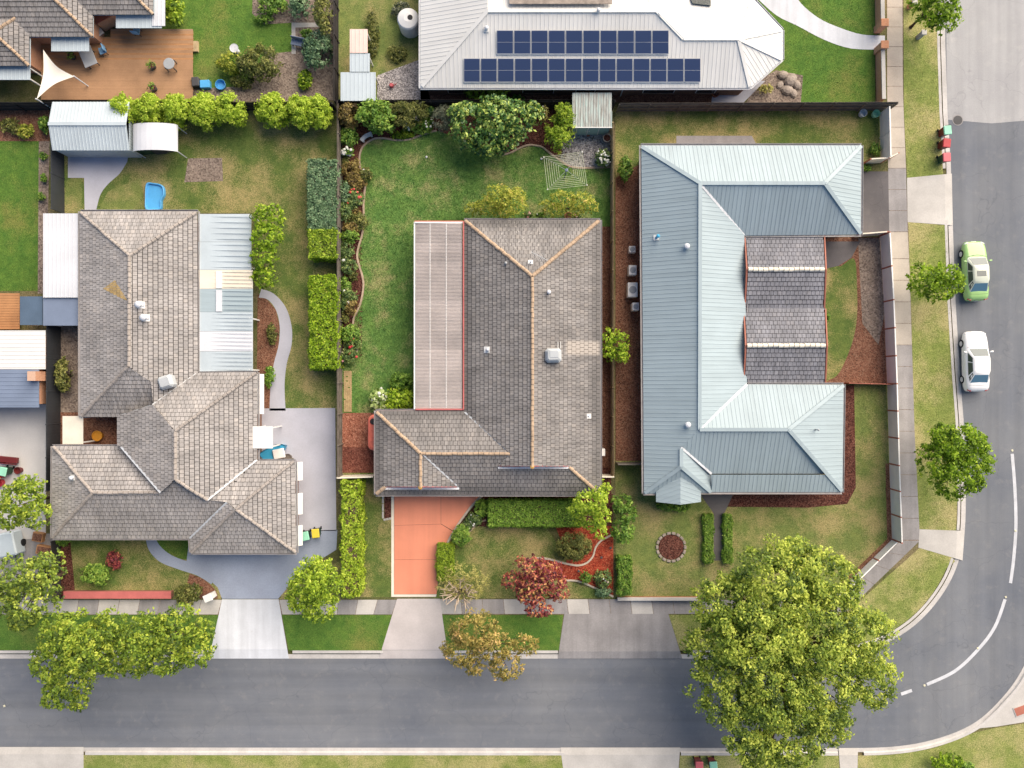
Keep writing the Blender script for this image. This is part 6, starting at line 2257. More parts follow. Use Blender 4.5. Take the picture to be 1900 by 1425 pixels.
obj('hull', hull(p.x, p.y, .5, 2.1, 1.0, .5, MB()), M['cyan'], kb)
obj('deck', hull(p.x, p.y, .5, 2.0, .9, .06, MB(), z0=GL + .42), M['cyan'], kb)
obj('cover', MB().box((p.x + .42, p.y - .12, GL + .52), (.9, .75, .12), .2, bev=.05), M['white'], kb)
obj('outboard', MB().box((p.x - 1.0, p.y - .55, GL + .4), (.3, .35, .55), .5, bev=.06), M['dark'], kb)
p = P(536, 847)
pot(537, 848, .3, .5, M['timber_grey'], 'brown round bin on the lilac paving near the blue boat', soil=False)
for i, y_ in enumerate((902, 965)):
    pass


def wheelie_bin(px_, py_, body, lid, label, rot=0.0):
    p = P(px_, py_)
    t = thing('wheelie_bin', label, 'bin', (p.x, p.y, GL), 'wheelie bins')
    ca, sa = math.cos(rot), math.sin(rot)
    v = []
    for z, s_ in ((GL + .04, .78), (GL + .9, 1.0)):
        for x, y in ((-.26, -.3), (.26, -.3), (.26, .3), (-.26, .3)):
            x, y = x * s_, y * s_
            v.append((p.x + x * ca - y * sa, p.y + x * sa + y * ca, z))
    obj('bin_body', MB().add(v, [(3, 2, 1, 0), (4, 5, 6, 7), (0, 1, 5, 4), (1, 2, 6, 5), (2, 3, 7, 6), (3, 0, 4, 7)]), M[body], t)
    ld = obj('lid', MB().box((p.x + .02 * sa, p.y - .02 * ca, GL + .96), (.58, .68, .09), rot, bev=.04), M[lid], t)
    obj('handle', MB().tube([(p.x - .22 * ca - .37 * sa * -1, p.y - .22 * sa + .37 * ca * 1, GL + .95), (p.x + .22 * ca + .37 * sa, p.y + .22 * sa + .37 * ca, GL + .95)], .018, 6), M['black'], ld)
    for sx in (-1, 1):
        x, y = sx * .25, .26
        wx, wy = p.x + x * ca - y * sa, p.y + x * sa + y * ca
        obj('wheel', MB().tube([(wx - .03 * ca, wy - .03 * sa, GL + .1), (wx + .03 * ca, wy + .03 * sa, GL + .1)], .1, 12), M['rubber'], t)
    return t


wheelie_bin(1745.5, 248.5, 'maroon', 'mint', 'maroon wheelie bin with a mint green lid on the east kerb', .1)
wheelie_bin(1744, 272, 'maroon', 'red', 'maroon wheelie bin with a bright red lid on the east kerb', -.1)
wheelie_bin(1744, 298, 'bingreen', 'pinkred', 'dark green wheelie bin with a faded red lid on the east kerb', .05)
wheelie_bin(1292, 1410, 'maroon', 'pinkred', 'wheelie bin with a faded red lid on the south verge by the big tree', 0)
wheelie_bin(1318, 1410, 'maroon', 'mint', 'wheelie bin with a mint lid on the south verge by the big tree', .1)
wheelie_bin(572, 990, 'bingreen', 'mint', 'mint lidded bin on the blue-grey drive of the west house', .2)
wheelie_bin(591, 985, 'bingreen', 'yellow', 'yellow lidded bin beside the hedge on the blue-grey drive', .1)
wheelie_bin(6, 880, 'red', 'yellow', 'yellow lidded red bin among the toys at the left edge', .3)
wheelie_bin(20, 872, 'bingreen', 'mint', 'green bin with mint lid among the toys at the left edge', -.2)
p = P(20, 852)
rt = thing('garden_trailer', 'low dark red trailer bed behind the coloured bins at the left edge', 'trailer', (p.x, p.y, GL))
obj('tray', MB().box((p.x, p.y, GL + .4), (1.6, .45, .25), -.1, bev=.03), M['maroon'], rt)
obj('side_rail', MB().box((p.x + .2, p.y - .3, GL + .55), (1.2, .05, .15), -.1), M['maroon'], rt)
for sx in (-.5, .5):
    obj('wheel', MB().tube([(p.x + sx, p.y - .3, GL + .2), (p.x + sx, p.y - .2, GL + .2)], .2, 14), M['rubber'], rt)
p = P(39, 872)
obj_ = tag(obj('garden_tub', MB().lathe((p.x, p.y, GL), [(.2, 0), (.28, .45), (.26, .46), (.22, .2)], 14), M['maroon']), 'small dark red tub beside the mint lidded bin', 'tub')
p = P(4, 895)
tag(obj('garden_tub', MB().lathe((p.x, p.y, GL), [(.25, 0), (.34, .5), (.31, .51), (.27, .2)], 14), M['red']), 'bright red tub in front of the yellow lidded red bin', 'tub')
# north-west lot loose things
p = P(375, 158)
pl_ = thing('storage_crates', 'dark grey and bright blue crates on the grass beside the brown deck', 'crates', (p.x, p.y, GL))
obj('grey_crate', MB().box((p.x - .35, p.y + .1, GL + .25), (.55, .7, .5), .1, bev=.04), M['dark'], pl_)
obj('blue_crate', MB().box((p.x + .35, p.y - .05, GL + .22), (.75, .6, .42), .05, bev=.04), M['bluetarp'], pl_)
p = P(412, 160)
tag(obj('blue_tub', MB().lathe((p.x, p.y, GL), [(.32, 0), (.40, .38), (.37, .39), (.33, .08)], 18), M['bluetarp']), 'bright blue tub between crates and the lime hedge', 'tub')
p = P(440, 96)
tag(obj('garden_ornament', MB().lathe((p.x, p.y, GL), [(.22, 0), (.2, .1), (.08, .25), (.08, .5), (.32, .62), (.34, .68), (.28, .66)], 16), M['benchstone']), 'small grey stone bird bath on the bright north lawn', 'bird bath')
p = P(556, 84)
ts = thing('garden_bench', 'blue-black garden bench in the north flower bed', 'bench', (p.x, p.y, GL))
obj('seat', MB().box((p.x, p.y, GL + .42), (1.1, .45, .06), -.2, bev=.02), M['slate'], ts)
obj('backrest', MB().box((p.x + .06, p.y + .24, GL + .68), (1.1, .06, .45), -.2, bev=.02), M['slate'], ts)
for sx in (-.45, .45):
    obj('leg', MB().box((p.x + sx, p.y - sx * .2, GL + .2), (.06, .4, .4), -.2), M['slate'], ts)
p = P(727, 160)
tag(obj('watering_can', MB().lathe((p.x, p.y, GL), [(.16, 0), (.17, .25), (.12, .32), (.1, .3)], 14).tube([(p.x + .14, p.y, GL + .1), (p.x + .42, p.y + .08, GL + .34)], [.04, .025], 8), M['pinkred']), 'pink-red watering can on the dry grass near the white corner shed', 'watering can')
p = P(1323, 177)
pot(1326, 176, .3, .4, M['terracotta'], 'terracotta tub against the rear wall of the white roofed house')
for k, (x, y, s_) in enumerate([(1452, 140, .45), (1466, 150, .6), (1478, 158, .4), (1460, 168, .5), (1447, 158, .35), (1472, 174, .38)]):
    p = P(x, y)
    mb = MB()
    v = [(rnd.uniform(.8, 1.15)) for _ in range(8)]
    mb.lathe((p.x, p.y, GL - .05), [(s_ * .9, 0), (s_, s_ * .3), (s_ * .75, s_ * .6), (s_ * .3, s_ * .75)], 8, 1, .8, k)
    tag(obj('garden_rock', mb, M['stone']), 'pale ' + ['small rock, northmost', 'biggest rock', 'small rock, eastmost', 'middle sized rock, central', 'small rock, westmost', 'small rock, southmost'][k] + ' in the pile at the north-east house corner', 'rock', 'garden rocks')
for x, y, lb in ((1686, 14, 'small pink-beige letterbox pillar on the top right verge'), (1703, 70, 'short grey post on the top right verge')):
    p = P(x, y)
    t = thing('letterbox', lb, 'letterbox', (p.x, p.y, GL))
    obj('pillar', MB().box((p.x, p.y, GL + .45), (.3, .3, .9), 0, bev=.02), M['brickorange'] if x < 1690 else M['grey'], t)
    obj('cap', MB().box((p.x, p.y, GL + .93), (.4, .4, .07), 0, bev=.03), M['conc'], t)
p = P(395, 1103)
t = thing('letterbox', 'white letterbox pillar at the edge of the white driveway crossing', 'letterbox', (p.x, p.y, GL))
obj('pillar', MB().box((p.x, p.y, GL + .5), (.55, .45, 1.0), .4, bev=.03), M['white'], t)
obj('cap', MB().box((p.x, p.y, GL + 1.03), (.65, .55, .08), .4, bev=.03), M['white'], t)
for k, (x, y) in enumerate(((1598, 204), (1622, 205))):
    p = P(x, y - 0, GL)
    tag(obj('garden_tub', MB().lathe((p.x, p.y - .35, GL), [(.24, 0), (.3, .4), (.27, .41), (.22, .15)], 14), M['shedblue'] if k == 0 else M['mint']), ('pale blue' if k == 0 else 'pale green') + ' tub in the corner of the grey-brown fence on the east', 'tub')
p = P(185, 800)
pot(186, 808, .4, .5, M['orange'], 'orange glazed pot in the dark courtyard of the west house', soil=False)
p = P(130, 797)
fl = flat_cover('side_cover', 'cream flat cover beside the dark courtyard of the west house', 'cover', (116, 772, 154, 824), 2.3, M['cream'], rib=False)
for k, (x, y) in enumerate(((1115, 1033), (1132, 1015), (1073, 1058))):
    p = P(x, y)
    mb = MB().tube([(p.x, p.y, GL), (p.x, p.y, GL + .28)], .02, 6).lathe((p.x, p.y, GL + .24), [(.03, 0), (.09, .05), (.10, .08), (.04, .12)], 10)
    tag(obj('garden_light', mb, M['dark']), 'small dark garden light on red mulch ' + ['between the S edging and rose bushes', 'close to the east fence', 'beside the purple-red tree'][k], 'garden light', 'garden lights in the red mulch')
# far west front yard bits
p = P(30, 1005)
t = thing('parked_trailer', 'pale blue boxy trailer half hidden by trees at the left edge', 'trailer', (p.x, p.y, GL))
obj('trailer_body', MB().box((p.x, p.y, GL + .75), (1.4, 1.8, 1.1), .2, bev=.1), M['shedblue'], t)
for sx in (-.72, .72):
    obj('wheel', MB().tube([(p.x + sx - .06, p.y, GL + .28), (p.x + sx + .06, p.y, GL + .28)], .28, 14), M['rubber'], t)
obj('drawbar', MB().box((p.x + .25, p.y - 1.2, GL + .35), (.1, .9, .08), .2), M['dark'], t)
for k, (x, y, s_) in enumerate(((75, 995, .8), (88, 1020, 1.3))):
    p = P(x, y)
    t = thing('timber_planter', ('small' if k == 0 else 'large') + ' orange timber planter between the trees in the far west yard', 'planter', (p.x, p.y, GL))
    obj('planter_box', MB().box((p.x, p.y, GL + .2), (s_, .7, .4), -.2, bev=.02), M['deck_orange'], t)
    obj('soil', MB().box((p.x, p.y, GL + .41), (s_ * .85, .55, .03), -.2), M['mulch_brown'], t)
# red drain marker by the outer kerb at the right edge
p = P(1893, 1318)
t = thing('service_pit', 'red-brown lidded service pit in the corner paving at the right edge', 'service pit', (p.x, p.y, GL))
obj('pit_frame', MB().box((p.x, p.y, GL + .02), (1.0, .75, .05), .35), M['conc'], t)
obj('pit_lid', MB().box((p.x, p.y, GL + .04), (.86, .62, .04), .35), M['barge'], t)

# ------------------------------------------------------------------ cars
def car(px_, py_, rot, L, W, body, roofm, glass, rearglass, label, sunroof=False, hz=1.45):
    p = P(px_, py_, 0.0)
    t = thing('parked_car', label, 'car', (p.x, p.y, 0.0), 'cars parked along the kerb')
    ca, sa = math.cos(rot), math.sin(rot)
    k, w0 = L / 4.6, W / 1.8

    def T(x, y, z):
        x, y = x * w0, y * k
        return (p.x + x * ca - y * sa, p.y + x * sa + y * ca, z)

    st = [(2.30, .52, .32, .50), (2.24, .70, .26, .62), (2.08, .80, .22, .70), (1.75, .86, .20, .78), (1.2, .885, .20, .87), (.75, .895, .20, .92), (0, .90, .20, .95), (-.9, .90, .20, .96),
          (-1.5, .885, .20, .97), (-1.95, .85, .22, .96), (-2.18, .78, .26, .90), (-2.28, .66, .30, .72), (-2.31, .5, .34, .5)]
    v, f = [], []
    for y, w, zb, zt_ in st:
        half = [(0, zb), (w * .8, zb), (w * .97, zb + .10), (w, zb + .3 * (zt_ - zb)), (w * .985, zb + .75 * (zt_ - zb)), (w * .90, zt_ - .015), (w * .6, zt_ + .012), (0, zt_ + .03)]
        full = half + [(-x, z) for x, z in half[-2:0:-1]]
        v += [T(x, y, z) for x, z in full]
    m = 14
    for i in range(len(st) - 1):
        f += [(i * m + q, i * m + (q + 1) % m, (i + 1) * m + (q + 1) % m, (i + 1) * m + q) for q in range(m)]
    f += [tuple(range(m - 1, -1, -1)), tuple(range((len(st) - 1) * m, len(st) * m))]
    f = [tuple(reversed(q)) for q in f]
    bd = obj('body', MB().add(v, f), body, t, True)
    # cabin: pillars and roof as one shell, the glass set in it
    zr_, zb_ = hz, .95
    ring_b = [(.70, 1.02), (.79, .80), (.80, 0), (.79, -1.2), (.70, -1.72), (-.70, -1.72), (-.79, -1.2), (-.80, 0), (-.79, .80), (-.70, 1.02)]
    ring_m = [(.56, .34), (.625, .22), (.64, -.1), (.62, -.75), (.54, -.98), (-.54, -.98), (-.62, -.75), (-.64, -.1), (-.625, .22), (-.56, .34)]
    ring_t = [(.44, .20), (.50, .10), (.50, -.1), (.49, -.65), (.43, -.82), (-.43, -.82), (-.49, -.65), (-.50, -.1), (-.50, .10), (-.44, .20)]
    v = [T(x, y, zb_ - .05) for x, y in ring_b] + [T(x, y, zr_ - .05) for x, y in ring_m] + [T(x, y, zr_) for x, y in ring_t]
    f = [(i, i + 10, (i + 1) % 10 + 10, (i + 1) % 10) for i in range(10)] + [(i + 10, i + 20, (i + 1) % 10 + 20, (i + 1) % 10 + 10) for i in range(10)] + [tuple(range(29, 19, -1))]
    obj('cabin', MB().add(v, f), roofm, t, True)

    def pane(nm, i, j, lo, hi, mat, sh=.05, out=.012):
        B0, B1 = Vector(T(*ring_b[i], zb_ - .05)), Vector(T(*ring_b[j], zb_ - .05))
        M0, M1 = Vector(T(*ring_m[i], zr_ - .05)), Vector(T(*ring_m[j], zr_ - .05))
        q = [B0.lerp(M0, lo).lerp(B1.lerp(M1, lo), sh), B0.lerp(M0, lo).lerp(B1.lerp(M1, lo), 1 - sh), B0.lerp(M0, hi).lerp(B1.lerp(M1, hi), 1 - sh), B0.lerp(M0, hi).lerp(B1.lerp(M1, hi), sh)]
        n = (q[1] - q[0]).cross(q[2] - q[0]).normalized()
        cen = Vector(T(0, -.3, .8))
        if n.dot(q[0] - cen) < 0:
            n = -n
            q.reverse()
        obj(nm, MB().add([a + n * out for a in q] + [a - n * .02 for a in q], [(0, 1, 2, 3), (0, 4, 5, 1), (1, 5, 6, 2), (2, 6, 7, 3), (3, 7, 4, 0)]), mat, t)

    pane('windscreen', 9, 0, .10, .95, glass, .02)
    pane('rear_window', 4, 5, .12, .92, rearglass, .04)
    for a_, b_ in ((1, 2), (2, 3), (6, 7), (7, 8)):
        pane('side_window', a_, b_, .16, .93, glass, .05)
    for a_, b_ in ((3, 4), (5, 6)):
        pane('quarter_window', a_, b_, .2, .85, glass, .15)
    if sunroof:
        c = T(0, -.30, zr_ + .006)
        obj('sunroof', MB().box(c, (.72 * w0, .42 * k, .012), rot, bev=.005), glass, t)
    for sx in (-1, 1):
        for y in (1.38, -1.36):
            a, b = Vector(T(sx * .70, y, .31)), Vector(T(sx * .905, y, .31))
            wh_ = obj('wheel', MB().tube([a, a.lerp(b, .1), a.lerp(b, .9), b], [.28, .315, .315, .27], 20), M['rubber'], t)
            obj('rim', MB().tube([b - (b - a) * .05, b + (b - a) * .03], [.21, .19], 16), M['alu'], wh_)
        mc = T(sx * .99, .72, 1.0)
        obj('wing_mirror', MB().box(mc, (.22, .12, .14), rot + sx * .15, bev=.03), body, t)
        hl = T(sx * .63, 2.13, .60)
        obj('headlight', MB().box(hl, (.32, .14, .13), rot - sx * .45, bev=.03), M['lampclear'], t)
        tl = T(sx * .64, -2.2, .78)
        obj('tail_light', MB().box(tl, (.28, .1, .16), rot + sx * .4, bev=.02), M['lampred'], t)
        for y in (.35, -.55):
            obj('door_handle', MB().box(T(sx * .905, y, .78), (.03, .18, .035), rot), body, t)
    obj('bonnet_seam', MB().tube([T(-.76, 1.05, .905), T(-.4, 1.16, .925), T(0, 1.20, .93), T(.4, 1.16, .925), T(.76, 1.05, .905)], .010, 4), M['dark'], t)
    obj('boot_seam', MB().tube([T(-.72, -1.80, 0.965), T(0, -1.84, .998), T(.72, -1.80, .965)], .008, 4), M['dark'], t)
    for y, nm in ((2.3, 'front_plate'), (-2.31, 'rear_plate')):
        obj(nm, MB().box(T(0, y, .5), (.38, .03, .12), rot), M['white'], t)
    return t


car(1800.5, 505, 0.035, 4.55, 1.76, M['cargreen'], M['carroof'], M['carglass'], M['carglassblue'], 'pale green sedan with a dark sunroof parked beside a small round tree', True)
car(1801.5, 671, 0.02, 4.6, 1.86, M['carwhite'], M['carwhite'], M['carglass'], M['carglassblue'], 'white hatchback parked along the kerb south of the green sedan')

# ------------------------------------------------------------------ plants
def unit(a):
    return a / (np.linalg.norm(a, axis=1, keepdims=True) + 1e-9)


def leaf_mesh(name, C, N, S, var, aspect=.5):
    n = len(C)
    a = unit(np.cross(N, rng.normal(size=(n, 3))))
    b = unit(np.cross(N, a))
    S = S[:, None]
    v = np.empty((n, 4, 3))
    v[:, 0] = C - a * S
    v[:, 1] = C + b * S * aspect + N * S * .18
    v[:, 2] = C + a * S
    v[:, 3] = C - b * S * aspect + N * S * .18
    return np_mesh(name, v.reshape(-1, 3), 4, np.clip(var, 0, 1))


def blob_leaves(name, blobs, leaf, size, n, parent, clump=.26, aspect=.5, up=.45, vmean=.45, vspread=.34, cmin=.14, cmax=.85, fill=.55, low=-.35, lay=0.0):
    """leaves gathered in clumps over the surface of several ellipsoids"""
    tot = sum(b[1] * b[2] for b in blobs)
    Cs, Ns, Vs = [], [], []
    for c, rx, ry, rz in blobs:
        m = max(12, int(n * rx * ry / tot))
        rc = min(cmax, max(cmin, clump * min(rx, ry)))
        K = max(7, int(4.2 * rx * ry / (rc * rc)))
        d = unit(rng.normal(size=(K, 3)))
        d[:, 2] = np.where(d[:, 2] < low, -d[:, 2], d[:, 2])
        rad = fill + (1.04 - fill) * rng.random(K) ** .45
        cc = np.array(c) + d * rad[:, None] * np.array([rx, ry, rz])
        cv = vmean + rng.normal(size=K) * vspread * .6
        cr = rc * (.6 + .7 * rng.random(K))
        k = rng.integers(0, K, m)
        off = unit(rng.normal(size=(m, 3))) * (cr[k] * rng.random(m) ** .5)[:, None]
        off[:, 2] *= .65
        pnt = cc[k] + off
        pnt[:, 2] = np.maximum(pnt[:, 2], GL + .03 + .05 * rng.random(m))
        out = unit(off + d[k] * cr[k][:, None] * .5)
        nn = unit(out * .55 + np.array([0, 0, up]) + rng.normal(size=(m, 3)) * .38)
        Cs.append(pnt)
        Ns.append(nn)
        Vs.append(cv[k] + rng.normal(size=m) * vspread * .55)
    C, N, V = np.concatenate(Cs), np.concatenate(Ns), np.concatenate(Vs)
    S = size * (.65 + .7 * rng.random(len(C)))
    me = leaf_mesh(name, C, N, S, V, aspect)
    return obj(name, me, LF[leaf] if isinstance(leaf, str) else leaf, parent)


def nleaves(blobs, size, aspect=.5, cover=3.2):
    return int(cover * sum(math.pi * b[1] * b[2] for b in blobs) / (2 * size * size * aspect))


def flowers(parent, blobs, mat, n, r, name='blossoms'):
    mb = MB()
    for _ in range(n):
        c, rx, ry, rz = blobs[rnd.randrange(len(blobs))]
        a, q = rnd.uniform(0, 6.28), rnd.random() ** .5 * .95
        x, y = c[0] + rx * q * math.cos(a), c[1] + ry * q * math.sin(a)
        z = max(GL + .1, c[2] + rz * math.sqrt(max(0, 1 - q * q)) + .03)
        s = r * rnd.uniform(.6, 1.15)
        mb.lathe((x, y, z - s * .4), [(s * .3, 0), (s, s * .35), (s * .8, s * .75), (s * .25, s * .95)], 7, 1, rnd.uniform(.75, 1), rnd.random() * 3, rnd.random())
    return obj(name, mb, LF[mat], parent, kind='stuff')


def trunk_of(parent, base, blobs, r, mat, limbs=True, name='trunk'):
    base = Vector(base)
    top = Vector((0, 0, 0))
    for c, *_ in blobs:
        top += Vector(c)
    top /= len(blobs)
    fork = base.lerp(Vector((top.x, top.y, top.z)), .5)
    fork.x += rnd.uniform(-.1, .1)
    tr = obj(name, MB().tube([base - Vector((0, 0, .05)), base.lerp(fork, .1), base.lerp(fork, .55) + Vector((rnd.uniform(-.05, .05), rnd.uniform(-.05, .05), 0)), fork], [r * 1.35, r, r * .85, r * .7], 8), mat, parent)
    if limbs:
        mb = MB()
        for c, rx, ry, rz in blobs:
            c = Vector(c)
            for _ in range(2 + int(max(rx, ry) > 1.5) * 2):
                e = c + Vector((rnd.uniform(-.6, .6) * rx, rnd.uniform(-.6, .6) * ry, rnd.uniform(-.3, .5) * rz))
                m_ = fork.lerp(e, .5) + Vector((rnd.uniform(-.15, .15), rnd.uniform(-.15, .15), .1)) * max(rx, ry)
                mb.tube([fork - Vector((0, 0, .05)), m_, e], [r * .5, r * .3, r * .1], 5)
        obj('branches', mb, mat, tr)
    return tr


def tree(name, label, lobes, leaf, size, z=None, r=.14, cover=3.0, cat='tree', bark='bark', clump=.22, group=None, base=None, aspect=.5, vmean=.45, **kw):
    """lobes: (px, py, rx_px, height of the lobe centre, rz) or with ry_px after rx_px as a tuple"""
    blobs = []
    for x, y, rr, zc, rz in lobes:
        rx, ry = rr if isinstance(rr, tuple) else (rr, rr)
        k = (CAMH - zc) / CAMH / PPM
        blobs.append((P(x, y, zc), rx * k, ry * k, rz))
    if base is None:
        bx = sum(b[0].x for b in blobs) / len(blobs)
        by = sum(b[0].y for b in blobs) / len(blobs)
    else:
        bx, by = P(*base)[:2]
    t = thing(name, label, cat, (bx, by, GL), group)
    trunk_of(t, (bx, by, GL), blobs, r, M[bark])
    blob_leaves('crown', blobs, leaf, size, nleaves(blobs, size, aspect, cover), t, clump=clump, aspect=aspect, vmean=vmean, **kw)
    return t, blobs


def shrub(px_, py_, rr, h, leaf, label, size=.09, cover=3.0, cat='shrub', name='shrub', fl=None, clump=.3, stems='bark', group=None, lobes=None, **kw):
    rx, ry = rr if isinstance(rr, tuple) else (rr, rr)
    zc = GL + h * .52
    k = (CAMH - zc) / CAMH / PPM
    if lobes:
        blobs = []
        for x, y, r_ in lobes:
            a, b = r_ if isinstance(r_, tuple) else (r_, r_)
            blobs.append((P(x, y, zc), a * k, b * k, h * .5))
    else:
        # uneven outline: one main mass and a few side masses
        blobs = [(P(px_, py_, zc), rx * k * .86, ry * k * .86, h * .5)]
        for j in range(4):
            a = rnd.uniform(0, 6.28)
            s = rnd.uniform(.38, .55)
            c = P(px_ + math.cos(a) * rx * (1 - s) * .95, py_ + math.sin(a) * ry * (1 - s) * .95, GL + h * rnd.uniform(.38, .6))
            blobs.append((c, rx * k * s, ry * k * s, h * .36))
    b0 = P(px_, py_, zc)
    t = thing(name, label, cat, (b0.x, b0.y, GL), group)
    mb = MB()
    for j in range(7):
        a = rnd.uniform(0, 6.28)
        c, bx_, by_, bz_ = blobs[rnd.randrange(len(blobs))]
        e = Vector(c) + Vector((math.cos(a) * bx_ * .6, math.sin(a) * by_ * .6, bz_ * .5))
        mb.tube([(b0.x + math.cos(a) * .08, b0.y + math.sin(a) * .08, GL - .04), (b0.x * .5 + e.x * .5, b0.y * .5 + e.y * .5, GL + h * .4), e], [.03, .022, .008], 5)
    obj('stems', mb, M[stems], t)
    asp = kw.pop('aspect', .5)
    blob_leaves('foliage', blobs, leaf, size, nleaves(blobs, size, asp, cover), t, clump=clump, aspect=asp, **kw)
    if fl:
        for mat, n, r_ in fl:
            flowers(t, blobs, mat, n, r_)
    return t


def hedge(box, h, leaf, label, size=.07, cover=3.0, rough=.10, vmean=.5, name='hedge', holes=0):
    """clipped hedge: leaf cover over a box of dark twigs; box is the pixel rectangle of the top face"""
    x0, y0, x1, y1 = box
    zt_ = GL + h
    a, b = P(x0, y1, zt_), P(x1, y0, zt_)
    cx, cy, sx, sy = (a.x + b.x) / 2, (a.y + b.y) / 2, b.x - a.x, b.y - a.y
    t = thing(name, label, 'hedge', (cx, cy, GL))
    ins = .16
    obj('twigs', MB().box((cx, cy, GL + (h - ins) / 2), (sx - 2 * ins, sy - 2 * ins, h - ins), bev=.05), M['bark'], t)
    aT, aS = sx * sy, 2 * (sx + sy) * h
    la = 2 * size * size * .5
    nT, nS = int(aT * cover * 1.25 / la), int(aS * cover * .7 / la)
    ph = rng.random(6) * 6
    u = rng.random((nT, 2))
    pt = np.stack([cx + (u[:, 0] - .5) * sx, cy + (u[:, 1] - .5) * sy, np.full(nT, zt_)], 1)
    wav = .5 * np.sin(pt[:, 0] * 2.1 + ph[0]) + .5 * np.sin(pt[:, 1] * 2.3 + ph[1]) + .6 * np.sin(pt[:, 0] * 5.3 + pt[:, 1] * 3.7 + ph[2]) + .5 * np.sin(pt[:, 1] * 8.9 - pt[:, 0] * 4.1 + ph[3])
    pt[:, 2] += wav * rough * .6 - rng.random(nT) ** 2 * .32
    nt_ = unit(np.array([0, 0, 1.0]) + rng.normal(size=(nT, 3)) * .5)
    vt = vmean + .12 * np.sin(pt[:, 0] * 7 + ph[4]) * np.sin(pt[:, 1] * 6.3 + ph[5]) + rng.normal(size=nT) * .22
    s = rng.random(nS) * 2 * (sx + sy)
    z = GL + rng.random(nS) ** .8 * h
    px_ = np.where(s < sx, cx - sx / 2 + s, np.where(s < sx + sy, cx + sx / 2, np.where(s < 2 * sx + sy, cx + sx / 2 - (s - sx - sy), cx - sx / 2)))
    py_ = np.where(s < sx, cy - sy / 2, np.where(s < sx + sy, cy - sy / 2 + (s - sx), np.where(s < 2 * sx + sy, cy + sy / 2, cy + sy / 2 - (s - 2 * sx - sy))))
    ns = np.stack([np.where((s >= sx) & (s < sx + sy), 1, np.where(s >= 2 * sx + sy, -1, 0)), np.where(s < sx, -1, np.where((s >= sx + sy) & (s < 2 * sx + sy), 1, 0)), np.full(nS, .35)], 1).astype(float)
    ps = np.stack([px_, py_, z], 1)
    bul = (.5 * np.sin(s * 2.7 + ph[2]) + .5 * np.sin(s * 6.1 + z * 4 + ph[3])) * rough + rng.normal(size=nS) * .05
    ps[:, :2] += ns[:, :2] * bul[:, None]
    ns = unit(ns + rng.normal(size=(nS, 3)) * .45)
    vs = vmean + rng.normal(size=nS) * .22
    C, N, V = np.concatenate([pt, ps]), np.concatenate([nt_, ns]), np.concatenate([vt, vs])
    me = leaf_mesh('foliage', C, N, size * (.65 + .7 * rng.random(len(C))), V)
    obj('foliage', me, LF[leaf], t)
    return t


# ---- centre lot: back garden
shrub(652, 214, (25, 26), 2.2, 'bronze', 'dark olive-brown shrub in the north-west corner of the centre lot', .10)
shrub(700, 222, (36, 30), 2.6, 'mid', 'large yellow-green shrub behind the stone bench', .12, vmean=.62, lobes=[(692, 214, (28, 22)), (714, 222, (24, 24)), (700, 203, (28, 14)), (706, 234, (20, 12)), (676, 222, (15, 12))])
shrub(748, 215, (30, 22), 2.3, 'olive', 'grey-olive feathery shrub between the yellow-green shrub and white flowers', .12, aspect=.2, lobes=[(742, 212, (22, 20)), (760, 212, (24, 20)), (778, 206, (18, 14)), (750, 230, (22, 10))])
shrub(745, 250, (26, 8), .35, 'lime', 'low bright green ground cover along the lawn edging', .10, aspect=.25, vmean=.3)
shrub(778, 232, (30, 20), .8, 'mid', 'white flowering daisy clump in the north bed', .09, aspect=.3, fl=[('white', 48, .11)])
shrub(797, 208, (10, 10), 1.2, 'dark', 'small dark green shrub against the back fence', .09)
shrub(822, 222, (22, 28), 2.0, 'grey', 'wispy grey-green shrub beside the big glossy tree', .11, aspect=.14, cover=1.3)
tree('glossy_tree', 'big round dark glossy-leaved tree at the back fence, pale tipped leaf clusters', [(875, 232, 40, 2.6, 1.5), (920, 222, 42, 2.8, 1.6), (905, 262, 32, 2.2, 1.3), (955, 225, 36, 2.5, 1.5), (938, 252, 28, 2.2, 1.2), (988, 213, 22, 2.2, 1.0), (848, 212, 18, 2.2, 1.0), (870, 262, 20, 1.9, .9), (925, 276, 14, 1.5, .8)],
     'dark', .135, r=.16, cover=3.2, clump=.15, vmean=.6, cmax=.32, aspect=.55, vspread=.42)
shrub(1010, 212, (10, 16), 1.8, 'straw', 'bare pale twiggy shrub between glossy tree and golden conifer', .05, aspect=.2, cover=.5, stems='bark_pale', fl=[('white', 4, .08)])
shrub(1038, 240, (25, 42), 2.8, 'bright', 'tall golden green conifer beside the green shed', .11, vmean=.42, lobes=[(1046, 215, (18, 20)), (1040, 238, (26, 26)), (1035, 262, (22, 20)), (1052, 222, (14, 14))], aspect=.3)
shrub(648, 255, (19, 22), 1.3, 'mid', 'mid green leafy shrub by the west fence, north of the white hydrangea', .11)
shrub(645, 281, (13, 10), 1.0, 'mid', 'white hydrangea bush by the west fence near the bench', .10, fl=[('white', 30, .12)])
shrub(700, 244, (10, 7), .8, 'mid', 'small bright leafy plant right of the stone bench', .09)
shrub(1119, 293, (17, 17), 1.2, 'rose', 'round white flowering bush on the pebbles below the black pot', .10, fl=[('white', 44, .10)])
shrub(726, 222, (5, 5), .9, 'mid', 'red flower spike between the two tall shrubs of the north bed', .08, fl=[('redpetal', 5, .12)])
